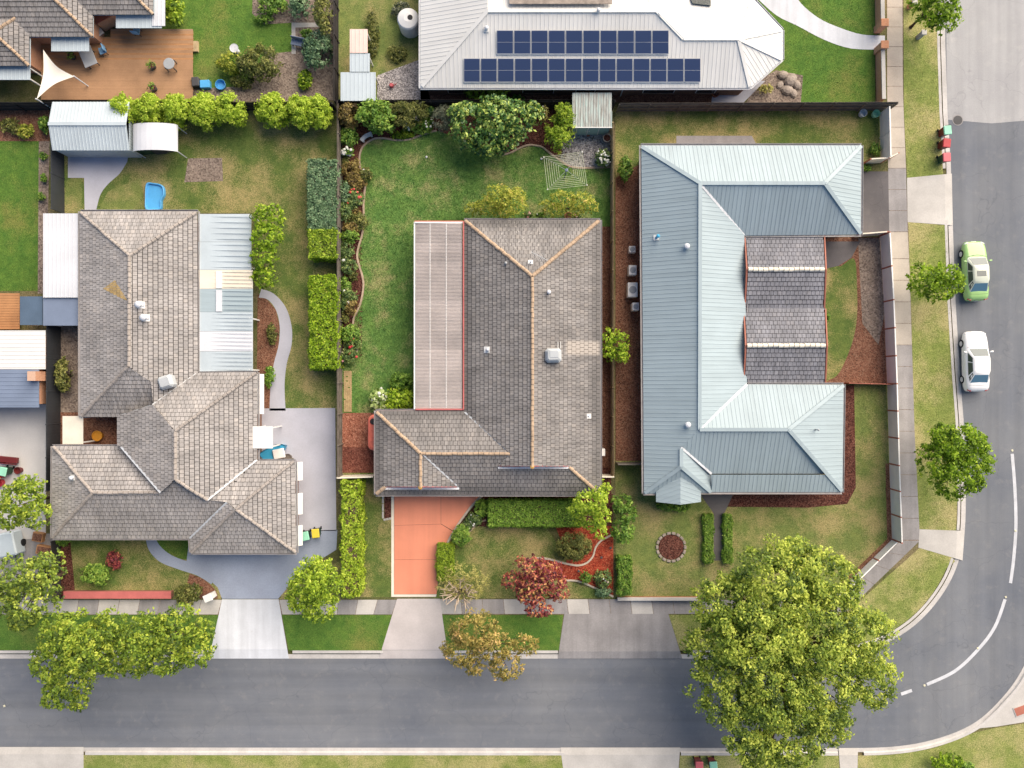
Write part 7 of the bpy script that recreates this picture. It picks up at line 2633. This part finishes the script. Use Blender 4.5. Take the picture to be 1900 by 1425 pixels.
# roses and low shrubs of the west bed, from north to south
ROSES = [(650, 318, (16, 14), 'bronze', 'bronze leaved rose bush on bare mulch, northmost in the west bed', []),
         (679, 325, (9, 12), 'olive', 'small rose with one cream flower leaning over the lawn edging', [('white', 1, .16)]),
         (662, 340, (13, 11), 'bronze', 'olive-bronze rose bush beside the leaning cream rose', []),
         (657, 368, (14, 16), 'rose', 'rose bush with many red flowers halfway up the west bed', [('redpetal', 9, .12)]),
         (639, 357, (8, 16), 'blue', 'blue-green shrub pressed against the west fence near the red rose', []),
         (641, 395, (9, 16), 'rose', 'grey-green rose bush against the west fence, south of the blue-green shrub', []),
         (664, 412, (13, 13), 'olive', 'olive rose bush touching the edging in the west bed', []),
         (651, 422, (12, 10), 'bronze', 'purplish bare rose bush behind the olive one', []),
         (650, 440, (13, 10), 'mid', 'bright leafy rose with a single pink flower', [('pinkpetal', 1, .14)]),
         (643, 464, (11, 15), 'rose', 'pale variegated rose bush beside the narrowest part of the west bed', []),
         (646, 494, (13, 12), 'rose', 'rose bush with two white flowers at the bend of the edging', [('white', 2, .13)]),
         (640, 530, (9, 14), 'mid', 'mid green rose bush at the fence where the bed widens', []),
         (650, 548, (13, 10), 'rose', 'dull green rose bush with small white buds', [('white', 3, .08)]),
         (652, 570, (12, 12), 'bronze', 'bronze rose bush south of the white budded one', []),
         (641, 565, (8, 10), 'rose', 'narrow dark rose bush with a white flower by the fence', [('white', 1, .12)]),
         (650, 622, (14, 16), 'mid', 'yellow-green rose bush beyond the bare mulch gap', []),
         (655, 638, (13, 9), 'rose', 'low rose bush with three red flowers at the end of the edging', [('redpetal', 4, .14)]),
         (648, 660, (13, 13), 'rose', 'southmost rose bush with scattered red and cream flowers', [('redpetal', 3, .12), ('pinkpetal', 2, .1)])]
for x, y, rr, lf, lb, fl_ in ROSES:
    shrub(x, y, (rr[0] * 1.4, rr[1] * 1.35), rnd.uniform(.8, 1.15), lf, lb, .09, 2.3, 'rose bush', 'rose_bush', fl_, vmean=.5)
FILL = [(640, 300, (10, 12), 'olive', 'low olive ground plant at the west fence, just south of the white hydrangea'), (646, 343, (10, 9), 'rose', 'small green filler plant between the leaning rose and the fence'),
        (645, 382, (10, 9), 'mid', 'small mid green plant between the blue-green shrub and the red rose'), (659, 392, (10, 9), 'bronze', 'small bronze plant directly south of the red flowered rose'),
        (641, 480, (9, 10), 'hedge', 'small dark plant against the fence next to the white rose bend'), (655, 512, (10, 9), 'olive', 'olive filler plant beside the edging south of the white roses'),
        (641, 548, (8, 9), 'mid', 'small leafy plant by the fence beside the white budded rose'), (640, 590, (7, 12), 'olive', 'thin olive plant by the fence at the bare mulch gap'), (662, 302, (8, 8), 'bronze', 'tiny bronze seedling near the edging, north end of the west bed')]
for x, y, rr, lf, lb in FILL:
    shrub(x, y, rr, rnd.uniform(.4, .8), lf, lb, .08, 2.2, vmean=.5)
# along the house
tree('golden_tree', 'golden feathery small tree at the north wall, left of its twin', [(925, 368, (30, 24), 2.3, 1.0), (950, 378, (30, 24), 2.4, 1.0), (905, 385, (26, 16), 1.9, .8), (938, 396, (22, 14), 2.0, .8), (880, 388, (20, 12), 1.5, .6), (960, 362, (16, 14), 2.0, .8)], 'gold', .10, r=.07, cover=1.7, aspect=.32, clump=.22, cmax=.4)
tree('golden_tree', 'golden feathery small tree at the north wall, right of its twin', [(1045, 372, (26, 18), 2.2, .9), (1078, 376, (26, 18), 2.2, .9), (1030, 390, (22, 14), 1.8, .8), (1060, 392, (24, 12), 1.8, .8), (1095, 384, (16, 12), 1.8, .7), (1014, 380, (14, 8), 1.6, .5)], 'gold', .10, r=.07, cover=1.6, aspect=.32, clump=.22, cmax=.4)
shrub(980, 399, (8, 7), .9, 'rose', 'small rose with pale pink flowers at the north wall between golden trees', .08, fl=[('pinkpetal', 4, .13)])
shrub(1004, 400, (11, 6), .8, 'mid', 'low green plants with tiny white flowers under the north gutter', .08, fl=[('white', 3, .08)])
shrub(1068, 401, (9, 5), .6, 'rose', 'dark plant with pink flowers beside the terracotta trough', .08, fl=[('pinkpetal', 5, .09)])
shrub(745, 742, (23, 20), 1.6, 'lime', 'bright lime green bush against the patio cover', .11, vmean=.55, lobes=[(740, 740, (23, 20)), (755, 744, (14, 19)), (732, 751, (18, 12))])
shrub(704, 742, (22, 23), 1.3, 'pale', 'variegated broad-leaved plant with white flowers by the lime bush', .17, 2.2, aspect=.55, fl=[('white', 9, .13)])
shrub(745, 708, (23, 18), 1.0, 'hedge', 'low dark spreading bush against the patio cover, north of the lime bush', .08, vmean=.4)
shrub(1137, 640, (24, 33), 2.4, 'lime', 'bright lime bush straddling the tan east fence', .12, 2.8, vmean=.55, lobes=[(1127, 628, (14, 18)), (1128, 655, (13, 16)), (1148, 640, (18, 26)), (1152, 662, (12, 14))])
# ---- centre lot: front garden
hedge((634, 893, 667, 1107), 1.9, 'bright', 'tall bright yellow-green hedge at the west side of the front lawn', .10, 2.4, .17, vmean=.62)
hedge((906, 929, 1078, 977), 1.1, 'hedge', 'long clipped dark green hedge in front of the centre house', .07, 2.6, rough=.06, vmean=.5)
hedge((811, 1012, 840, 1078), .8, 'bright', 'small yellow-green hedge beside the salmon driveway', .06, vmean=.42)
shrub(893, 943, (14, 18), .9, 'hedge', 'dark green strappy plant at the west end of the long hedge', .12, aspect=.25, vmean=.6)
shrub(880, 964, (16, 15), .6, 'rose', 'white flowering low plant between driveway edging and long hedge', .08, fl=[('white', 8, .09)])
shrub(866, 976, (11, 10), .5, 'rose', 'tiny white flowered plant next to the driveway curve', .07, fl=[('white', 5, .07)])
shrub(855, 995, (19, 22), 1.1, 'mid', 'fresh green airy shrub overhanging the driveway curve', .09, aspect=.35, vmean=.6)
tree('yellow_green_tree', 'yellow-green tree over the south-east corner of the centre roof', [(1088, 932, (26, 22), 4.0, 1.2), (1108, 925, (20, 22), 4.2, 1.2), (1072, 945, (22, 14), 3.6, .9), (1114, 955, (18, 22), 3.9, 1.1), (1098, 962, (22, 22), 3.4, 1.0), (1112, 985, (14, 16), 2.8, .9), (1122, 906, (12, 12), 3.6, .8), (1072, 968, (10, 10), 3.0, .6)], 'bright', .12, r=.10, cover=2.4, clump=.2, vmean=.62, cmax=.34)
shrub(1064, 1013, (36, 28), 1.7, 'olive', 'round dark olive shrub on the edge of the red mulch', .075, 3.4, vmean=.42, aspect=.4)
tree('purple_tree', 'purple-red leaved small tree at the front boundary', [(985, 1052, (32, 22), 2.6, 1.0), (1015, 1058, (28, 20), 2.5, 1.0), (1030, 1078, (22, 18), 2.3, .9), (990, 1085, (32, 20), 2.4, 1.0), (955, 1078, (24, 16), 2.0, .8), (985, 1105, (30, 14), 2.2, .9), (1035, 1100, (20, 14), 2.0, .8), (1000, 1130, (26, 14), 2.0, .8)], 'red', .12, r=.09, cover=2.4, clump=.24, vmean=.5, vspread=.45, cmax=.36)
# pale bare-branched shrub
pbx, blobs_ = tree('pale_twiggy_tree', 'pale twiggy half bare small tree at the foot of the salmon driveway', [(858, 1062, (32, 18), 1.9, .7), (885, 1080, (24, 18), 1.7, .6), (830, 1085, (22, 16), 1.7, .6), (862, 1100, (36, 14), 1.6, .6)], 'straw', .075, r=.06, cover=.75, aspect=.25, bark='bark_pale', clump=.25)
mb = MB()
b0 = P(858, 1092)
for j in range(16):
    a = j / 16 * 6.28 + rnd.uniform(-.2, .2)
    L_ = rnd.uniform(.9, 1.75)
    e = b0 + Vector((math.cos(a) * L_, math.sin(a) * L_ * .75 + .25, rnd.uniform(2.2, 2.9)))
    mid = b0.lerp(e, .5) + Vector((rnd.uniform(-.15, .15), rnd.uniform(-.15, .15), .35))
    mb.tube([b0 + Vector((0, 0, .1)), mid + Vector((0, 0, .5)), e], [.06, .048, .02], 5)
    for s_ in range(3):
        q = mid.lerp(e, rnd.uniform(.1, .8))
        mb.tube([q, q + Vector((rnd.uniform(-.4, .4), rnd.uniform(-.4, .4), rnd.uniform(.3, .6)))], [.03, .012], 4)
obj('bare_limbs', mb, M['bark_pale'], pbx)
shrub(1086, 1070, (12, 13), .8, 'mid', 'small green rose on red mulch, west one of the pair by the south edging', .08, 2.0)
shrub(1118, 1072, (18, 20), 1.0, 'rose', 'larger rose with pale flowers on red mulch near the south-east corner', .08, 2.0, fl=[('white', 3, .1), ('pinkpetal', 2, .1)])
shrub(1120, 1098, (16, 10), .6, 'blue', 'blue-green ground cover at the south-east corner of the front lawn', .07, 2.6)
# ---- neighbours
LIME_H = [(232, 207, 28), (280, 208, 30), (330, 208, 30), (380, 207, 32), (428, 206, 32), (508, 206, 34), (560, 208, 28), (592, 210, 26)]
for k, (x, y, r_) in enumerate(LIME_H):
    wh_ = ['westmost, touching the white-blue shed', 'second from the shed', 'third from the shed, behind the arched shelter', 'fourth from the shed', 'fifth from the shed, left of a dark gap', 'right of the dark gap', 'second from the east end', 'eastmost, near the centre lot corner'][k]
    shrub(x, y, (r_, 33), 2.6, 'bright', 'pale lime bush of the north row, ' + wh_, .095, 5.0, 'hedge bush', 'hedge_bush', vmean=.66, vspread=.2, cmax=.3, group='lime hedge bushes along the north fence')
tree('narrow_tree', 'bright yellow-green narrow tree beside the verandah roof', [(497, 405, (28, 26), 2.4, 1.0), (495, 440, (28, 26), 2.6, 1.1), (490, 478, (24, 24), 2.4, 1.0), (492, 515, (22, 20), 2.0, .9)], 'lime', .12, r=.08, cover=2.8, vmean=.42)
hedge((571, 296, 622, 425), 1.9, 'blue', 'blue-green clipped hedge block along the west fence, north part', .09, vmean=.5)
hedge((573, 426, 622, 478), 2.0, 'bright', 'green-yellow hedge block in the middle of the west fence', .09, vmean=.45)
hedge((574, 512, 622, 683), 2.1, 'lime', 'bright lime hedge block along the west fence, south part', .10, vmean=.45)
shrub(500, 698, (11, 22), .9, 'hedge', 'dark green bush in the bed beside the winding path', .09)
shrub(505, 620, (9, 22), .5, 'olive', 'brown-olive low plants in the bed beside the winding path', .08)
shrub(119, 695, (14, 34), 1.6, 'olive', 'dark yellow-olive bush between black fence and west house', .11, vmean=.6)
tree('street_garden_tree', 'round yellow-green tree at the front corner, left of the tall hedge', [(575, 1075, 38, 3.2, 1.3), (600, 1090, 34, 3.0, 1.2), (560, 1105, 30, 2.8, 1.1), (590, 1120, 34, 2.8, 1.1), (595, 1060, 28, 2.8, 1.0)], 'bright', .11, r=.12, vmean=.5)
shrub(176, 1066, (28, 22), 1.1, 'mid', 'round fresh green bush on the west front lawn', .09, vmean=.7)
shrub(212, 1040, (16, 18), .9, 'red', 'dull red leaved bush beside the round green bush', .09, 2.2, vmean=.35)
shrub(350, 1102, (28, 22), 1.1, 'olive', 'olive green bush next to the white letterbox', .09, fl=[('pinkpetal', 3, .09)])
shrub(118, 1005, (16, 8), .8, 'hedge', 'dark low plants under the front eave of the west house', .08)
tree('yard_tree', 'yellow-green round tree in the far west yard, northern one', [(45, 925, (38, 34), 4.2, 1.5), (20, 955, (30, 26), 3.8, 1.3), (68, 955, (28, 26), 3.8, 1.3), (55, 900, (26, 20), 3.8, 1.1)], 'street', .115, r=.13, vmean=.5)
tree('yard_tree', 'large dark green tree in the far west yard, southern one', [(30, 1065, (40, 34), 5.0, 1.7), (80, 1070, (36, 36), 4.8, 1.6), (60, 1115, (44, 36), 4.8, 1.6), (10, 1110, (34, 34), 4.4, 1.5), (95, 1040, (24, 20), 4.2, 1.1), (45, 1150, (26, 18), 4.0, 1.1)], 'big', .115, r=.18, vmean=.4)
tree('street_tree', 'wide yellow-green street tree on the west nature strip, its left half over the road', [(125, 1178, 48, 5.0, 1.8), (165, 1205, 50, 5.2, 1.9), (105, 1225, 40, 4.6, 1.5), (140, 1255, 42, 4.5, 1.5), (110, 1285, 30, 4.0, 1.2), (200, 1170, 40, 4.8, 1.5), (215, 1230, 26, 4.4, 1.1), (150, 1300, 18, 3.8, .8)], 'street', .115, r=.2, cover=3.2, clump=.2, vspread=.42, fill=.45)
tree('street_tree', 'yellow-green street tree on the west nature strip next to the white crossing', [(268, 1185, 48, 5.0, 1.7), (310, 1205, 44, 4.8, 1.6), (335, 1172, 46, 5.0, 1.7), (365, 1205, 34, 4.4, 1.3), (255, 1225, 30, 4.4, 1.2), (380, 1172, 20, 4.2, .9)], 'street', .115, r=.2, cover=3.2, clump=.2, vspread=.42, fill=.45)
tree('street_tree', 'thin olive and orange street tree in front of the centre lot', [(880, 1170, (46, 38), 3.8, 1.2), (855, 1205, (34, 28), 3.5, 1.0), (915, 1195, (36, 30), 3.8, 1.1), (940, 1235, (32, 24), 3.3, 1.0), (975, 1195, (26, 18), 3.2, .8), (880, 1235, (20, 18), 3.0, .7)], 'autumn', .11, r=.11, cover=2.5, clump=.26, aspect=.45)
tree('corner_tree', 'huge spreading tree at the street corner, the largest crown in view',
     [(1440, 1085, 85, 7.0, 2.4), (1345, 1120, 62, 6.2, 1.9), (1530, 1075, 65, 6.4, 2.0), (1325, 1190, 55, 5.8, 1.7), (1410, 1180, 85, 7.4, 2.3), (1510, 1175, 80, 7.2, 2.3), (1590, 1180, 65, 6.2, 1.9), (1345, 1275, 65, 6.0, 1.8),
      (1430, 1275, 75, 6.8, 2.1), (1520, 1280, 70, 6.4, 2.0), (1610, 1255, 55, 5.6, 1.6), (1400, 1350, 62, 5.8, 1.7), (1470, 1370, 55, 5.6, 1.6), (1410, 1405, 40, 5.0, 1.3), (1540, 1340, 40, 5.2, 1.3), (1470, 1040, 45, 5.8, 1.5)],
     'big', .115, r=.42, cover=3.5, clump=.2, vspread=.46, fill=.35, base=(1440, 1195), vmean=.62, cmax=.75)
tree('street_tree', 'bright round street tree on the east nature strip, south of the white car', [(1770, 828, 46, 4.2, 1.6), (1795, 850, 42, 4.2, 1.5), (1745, 855, 42, 4.0, 1.5), (1775, 885, 42, 4.0, 1.4), (1800, 820, 26, 3.8, 1.1), (1750, 815, 26, 3.8, 1.0)], 'lime', .115, r=.14, vmean=.38, clump=.2)
tree('street_tree', 'small round street tree beside the green sedan', [(1715, 520, (30, 30), 3.0, 1.2), (1750, 512, (30, 24), 3.0, 1.1), (1738, 540, (32, 20), 2.8, 1.0), (1770, 525, (18, 20), 2.6, .8)], 'lime', .105, r=.11, vmean=.36)
tree('street_tree', 'yellow-green street tree at the top right beside old grey asphalt', [(1735, 10, (40, 36), 3.6, 1.3), (1750, 35, (30, 28), 3.3, 1.1), (1715, -10, (30, 30), 3.4, 1.1)], 'lime', .11, r=.12, vmean=.36)
hedge((1148, 1035, 1171, 1103), 1.0, 'mid', 'narrow green hedge along the centre lot boundary in the east front lawn', .08)
shrub(1160, 960, (20, 42), 1.9, 'mid', 'mid green shrub on the west edge of the east front lawn', .12, lobes=[(1156, 935, (20, 20)), (1164, 955, (16, 18)), (1156, 985, (20, 24))])
hedge((1307, 955, 1323, 1045), .5, 'mid', 'low green hedge strip on the west side of the dark entry path', .07, vmean=.6)
hedge((1344, 955, 1358, 1045), .5, 'mid', 'low green hedge strip on the east side of the dark entry path', .07, vmean=.6)
shrub(1250, 938, (36, 12), .8, 'hedge', 'dark green bush under the bay window of the blue roofed house', .09, vmean=.3)
shrub(1160, 315, (14, 26), 1.2, 'mid', 'dark green shrub at the north-west corner of the blue roofed house', .10)
shrub(1757, 1412, (26, 18), 1.1, 'lime', 'bright lime bush on the south verge near the outer kerb', .10, lobes=[(1745, 1412, (18, 14)), (1765, 1410, (20, 14))])
shrub(1790, 1425, (18, 14), .9, 'mid', 'mid green bush right of the lime bush on the south verge', .10)
shrub(905, 176, (45, 16), 1.6, 'bright', 'yellow-green bush against the rear wall of the white roofed house', .12)
shrub(960, 186, (14, 8), .9, 'mid', 'small green bush beside the yellow-green one behind the white roofed house', .10)
shrub(483, 118, (44, 34), 2.2, 'olive', 'large grey-olive round shrub in the north garden bed', .10, vmean=.45)
shrub(430, 118, (30, 22), 1.3, 'gold', 'yellow-green spreading plant west of the olive shrub', .11, 2.2, vmean=.3)
shrub(450, 150, (24, 16), .8, 'olive', 'yellowing low plants between olive shrub and lime hedge', .10, 2.0)
shrub(565, 148, (14, 20), .8, 'lime', 'small lime green plant on the grey mulch of the north bed', .10, vmean=.35)
shrub(590, 95, (28, 40), 1.8, 'blue', 'grey-green shrub in the east corner of the north garden', .11)
shrub(602, 25, (18, 42), 3.2, 'olive', 'tall yellow-olive conifer at the top, west of the shed strip', .11, vmean=.6)
shrub(505, 12, (32, 20), 1.0, 'mid', 'bright leafy clump at the top of the north garden bed', .11)
shrub(560, 15, (24, 26), 1.5, 'blue', 'dark blue-green bush at the top of the north garden bed', .10)
shrub(490, 36, (20, 8), .6, 'mid', 'low mixed plants on the rim of the north garden bed', .09, 2.0)
shrub(325, 18, (18, 34), 1.6, 'bright', 'yellow-green bush between patio roof and the bright north lawn', .12, vmean=.4)
shrub(570, 62, (14, 8), .6, 'mid', 'small green plant beside the blue-black garden seat', .09)
shrub(690, 60, (16, 50), .5, 'olive', 'long weedy strip of plants east of the pink lean-to shed', .09, 1.6)
shrub(745, 20, (20, 16), .8, 'grey', 'grey weeds near the white water tank', .09, 1.6)
shrub(735, 100, (22, 16), .5, 'olive', 'straggling weeds south of the white water tank', .09, 1.4)
shrub(20, 235, (22, 16), .8, 'olive', 'olive plant in the red-brown bed at the left edge', .10, 2.0)
shrub(48, 245, (16, 16), .7, 'gold', 'yellow-green plant beside the olive one in the left bed', .09, 2.0, vmean=.3)
shrub(83, 232, (9, 20), 1.0, 'mid', 'fresh green plant against the white-blue shed fence', .10)
for k, (x, y) in enumerate(((80, 290), (82, 330), (78, 365))):
    shrub(x, y, (6, 8), .5, ['mid', 'hedge', 'mid'][k], 'tiny green plant in the narrow strip by the black fence, ' + ['northmost', 'middle', 'southmost'][k], .08)
shrub(1625, 278, (10, 14), .6, 'mid', 'small green bush in the corner by the short cream fence', .09)
shrub(1608, 312, (10, 6), .4, 'hedge', 'low green plants at the edge of the dark east driveway', .08)
shrub(1537, 590, (4, 6), .4, 'mid', 'tiny green tuft on the courtyard lawn', .08)
shrub(1420, 165, (14, 10), .7, 'straw', 'straw coloured plants beside the pale rocks', .09, 1.6)
pot(286, 125, .26, .42, M['dark'], 'dark pot with a green plant on the brown deck, north of its twin', leaf='hedge', z=.42)
pot(288, 166, .26, .42, M['dark'], 'dark pot with a green plant on the brown deck, south of its twin', leaf='hedge', z=.42)
pot(137, 107, .28, .4, M['dark'], 'dark pot with a green plant in the shaded deck corner', leaf='hedge', z=.42)

# ------------------------------------------------------------------ grass and loose chips as real geometry
def grass(name, areas, mat, per, hgt=.055, w=.016, holes=(), z=GL + .008):
    pts = np.concatenate([scatter(a, per, holes) for a in areas])
    n = len(pts)
    if n == 0:
        return
    a = rng.random(n) * 2 * math.pi
    h = hgt * (.5 + rng.random(n))
    lean = rng.normal(size=(n, 2)) * .45
    d = np.stack([np.cos(a), np.sin(a)], 1) * (w * (.6 + .8 * rng.random(n)))[:, None]
    v = np.empty((n, 3, 3))
    v[:, 0, :2], v[:, 0, 2] = pts - d, z
    v[:, 1, :2], v[:, 1, 2] = pts + d, z
    v[:, 2, :2], v[:, 2, 2] = pts + lean * h[:, None], z + h
    obj(name, np_mesh(name, v.reshape(-1, 3), 3), mat, None, kind='stuff')


def chips(name, areas, mat, per, s=.035, holes=(), z=GL + .012):
    pts = np.concatenate([scatter(a, per, holes) for a in areas])
    n = len(pts)
    if n == 0:
        return
    a = rng.random(n) * 2 * math.pi
    l, w = s * (.6 + .9 * rng.random(n)), s * (.35 + .4 * rng.random(n))
    ca, sa = np.cos(a), np.sin(a)
    tz = rng.normal(size=(n, 2)) * .012
    v = np.empty((n, 4, 3))
    for i, (sx, sy) in enumerate(((-1, -1), (1, -1), (1, 1), (-1, 1))):
        x, y = sx * l, sy * w
        v[:, i, 0] = pts[:, 0] + x * ca - y * sa
        v[:, i, 1] = pts[:, 1] + x * sa + y * ca
        v[:, i, 2] = z + .015 + sx * tz[:, 0] + sy * tz[:, 1] + rng.random(n) * .012
    obj(name, np_mesh(name, v.reshape(-1, 3), 4), mat, None, kind='stuff')


grass('grass', [lot_lawn], M['lawn'], 190, .075, .02)
grass('grass', [[(632, 885), (727, 885), (727, 1108), (632, 1108)], [(838, 1005), (870, 985), (905, 978), (1010, 978), (1040, 1040), (1000, 1075), (1137, 1104), (1137, 1110), (838, 1110)]], M['lawn_olive'], 150, holes=[[(708, 900), (728, 900), (728, 966), (708, 966)]])
grass('grass', [[(-20, 262), (72, 262), (70, 540), (-20, 540)], [(346, -10), (545, -10), (545, 95), (500, 110), (420, 150), (365, 160), (346, 100)], [(1460, -10), (1620, -10), (1620, 185), (1492, 185), (1440, 130)],
                [(523, 1141), (727, 1141), (709, 1206), (536, 1206)], [(830, 1141), (1043, 1141), (1037, 1206), (834, 1206)], [(290, 1000), (353, 1000), (400, 1030), (330, 1034)]], M['lawn_lush'], 60,
      holes=[[(p[0], p[1]) for p in w1] + [(p[0], p[1]) for p in w2[::-1]]])
grass('grass', [[(345, 240), (570, 240), (570, 395), (345, 395)], [(530, 395), (572, 395), (572, 755), (545, 755), (545, 600), (530, 560)], [(142, 1005), (275, 1005), (300, 1050), (350, 1068), (330, 1090), (142, 1090)], [(1145, 215), (1630, 215), (1630, 262), (1145, 262)]], M['lawn_olive'], 60,
      holes=[[(340, 290), (416, 290), (416, 340), (340, 340)], [(1250, 250), (1420, 250), (1420, 300), (1250, 300)]])
grass('grass', [[(1172, 945), (1300, 945), (1300, 1100), (1172, 1100)], [(1362, 942), (1640, 942), (1650, 1000), (1560, 1095), (1362, 1095)], [(1590, 720), (1640, 720), (1648, 940), (1590, 940)]], M['lawn_dry'], 60, holes=[[(1217, 985), (1273, 985), (1273, 1043), (1217, 1043)]])
grass('grass', [[(1680, 418), (1755, 420), (1770, 700), (1776, 975), (1708, 978), (1700, 800)], [(160, 1402), (1035, 1402), (1040, 1430), (160, 1430)], [(1680, 0), (1738, 0), (1748, 318), (1684, 325)], [(1610, 1130), (1707, 1030), (1755, 1035), (1720, 1110), (1640, 1170)]], M['lawn_verge'], 60)
chips('mulch_chips', [[(634, 300), (672, 300), (672, 680), (655, 610), (634, 610)], [(960, 240), (1050, 240), (1050, 300), (1000, 270), (960, 276)]], M['mulch_dark'], 90)
chips('mulch_chips', [[(1000, 1040), (1075, 1052), (1137, 995), (1137, 1100), (1080, 1080), (1050, 1074)], [(1034, 977), (1137, 977), (1137, 990), (1100, 1030), (1060, 1046)]], M['mulch_red'], 110)
chips('mulch_chips', [[(1114, 421), (1132, 421), (1132, 868), (1114, 868)]], M['mulch_brown'], 90)
chips('scoria_chips', [[(636, 767), (700, 767), (700, 829), (636, 829)]], M['scoria'], 150, .025)
chips('scoria_chips', [[(636, 829), (700, 829), (700, 876), (636, 876)]], M['scoria_dark'], 150, .025)
chips('pebbles', [[(1044, 252), (1134, 240), (1134, 308), (1060, 308), (1040, 296)]], M['pebble'], 170, .035)
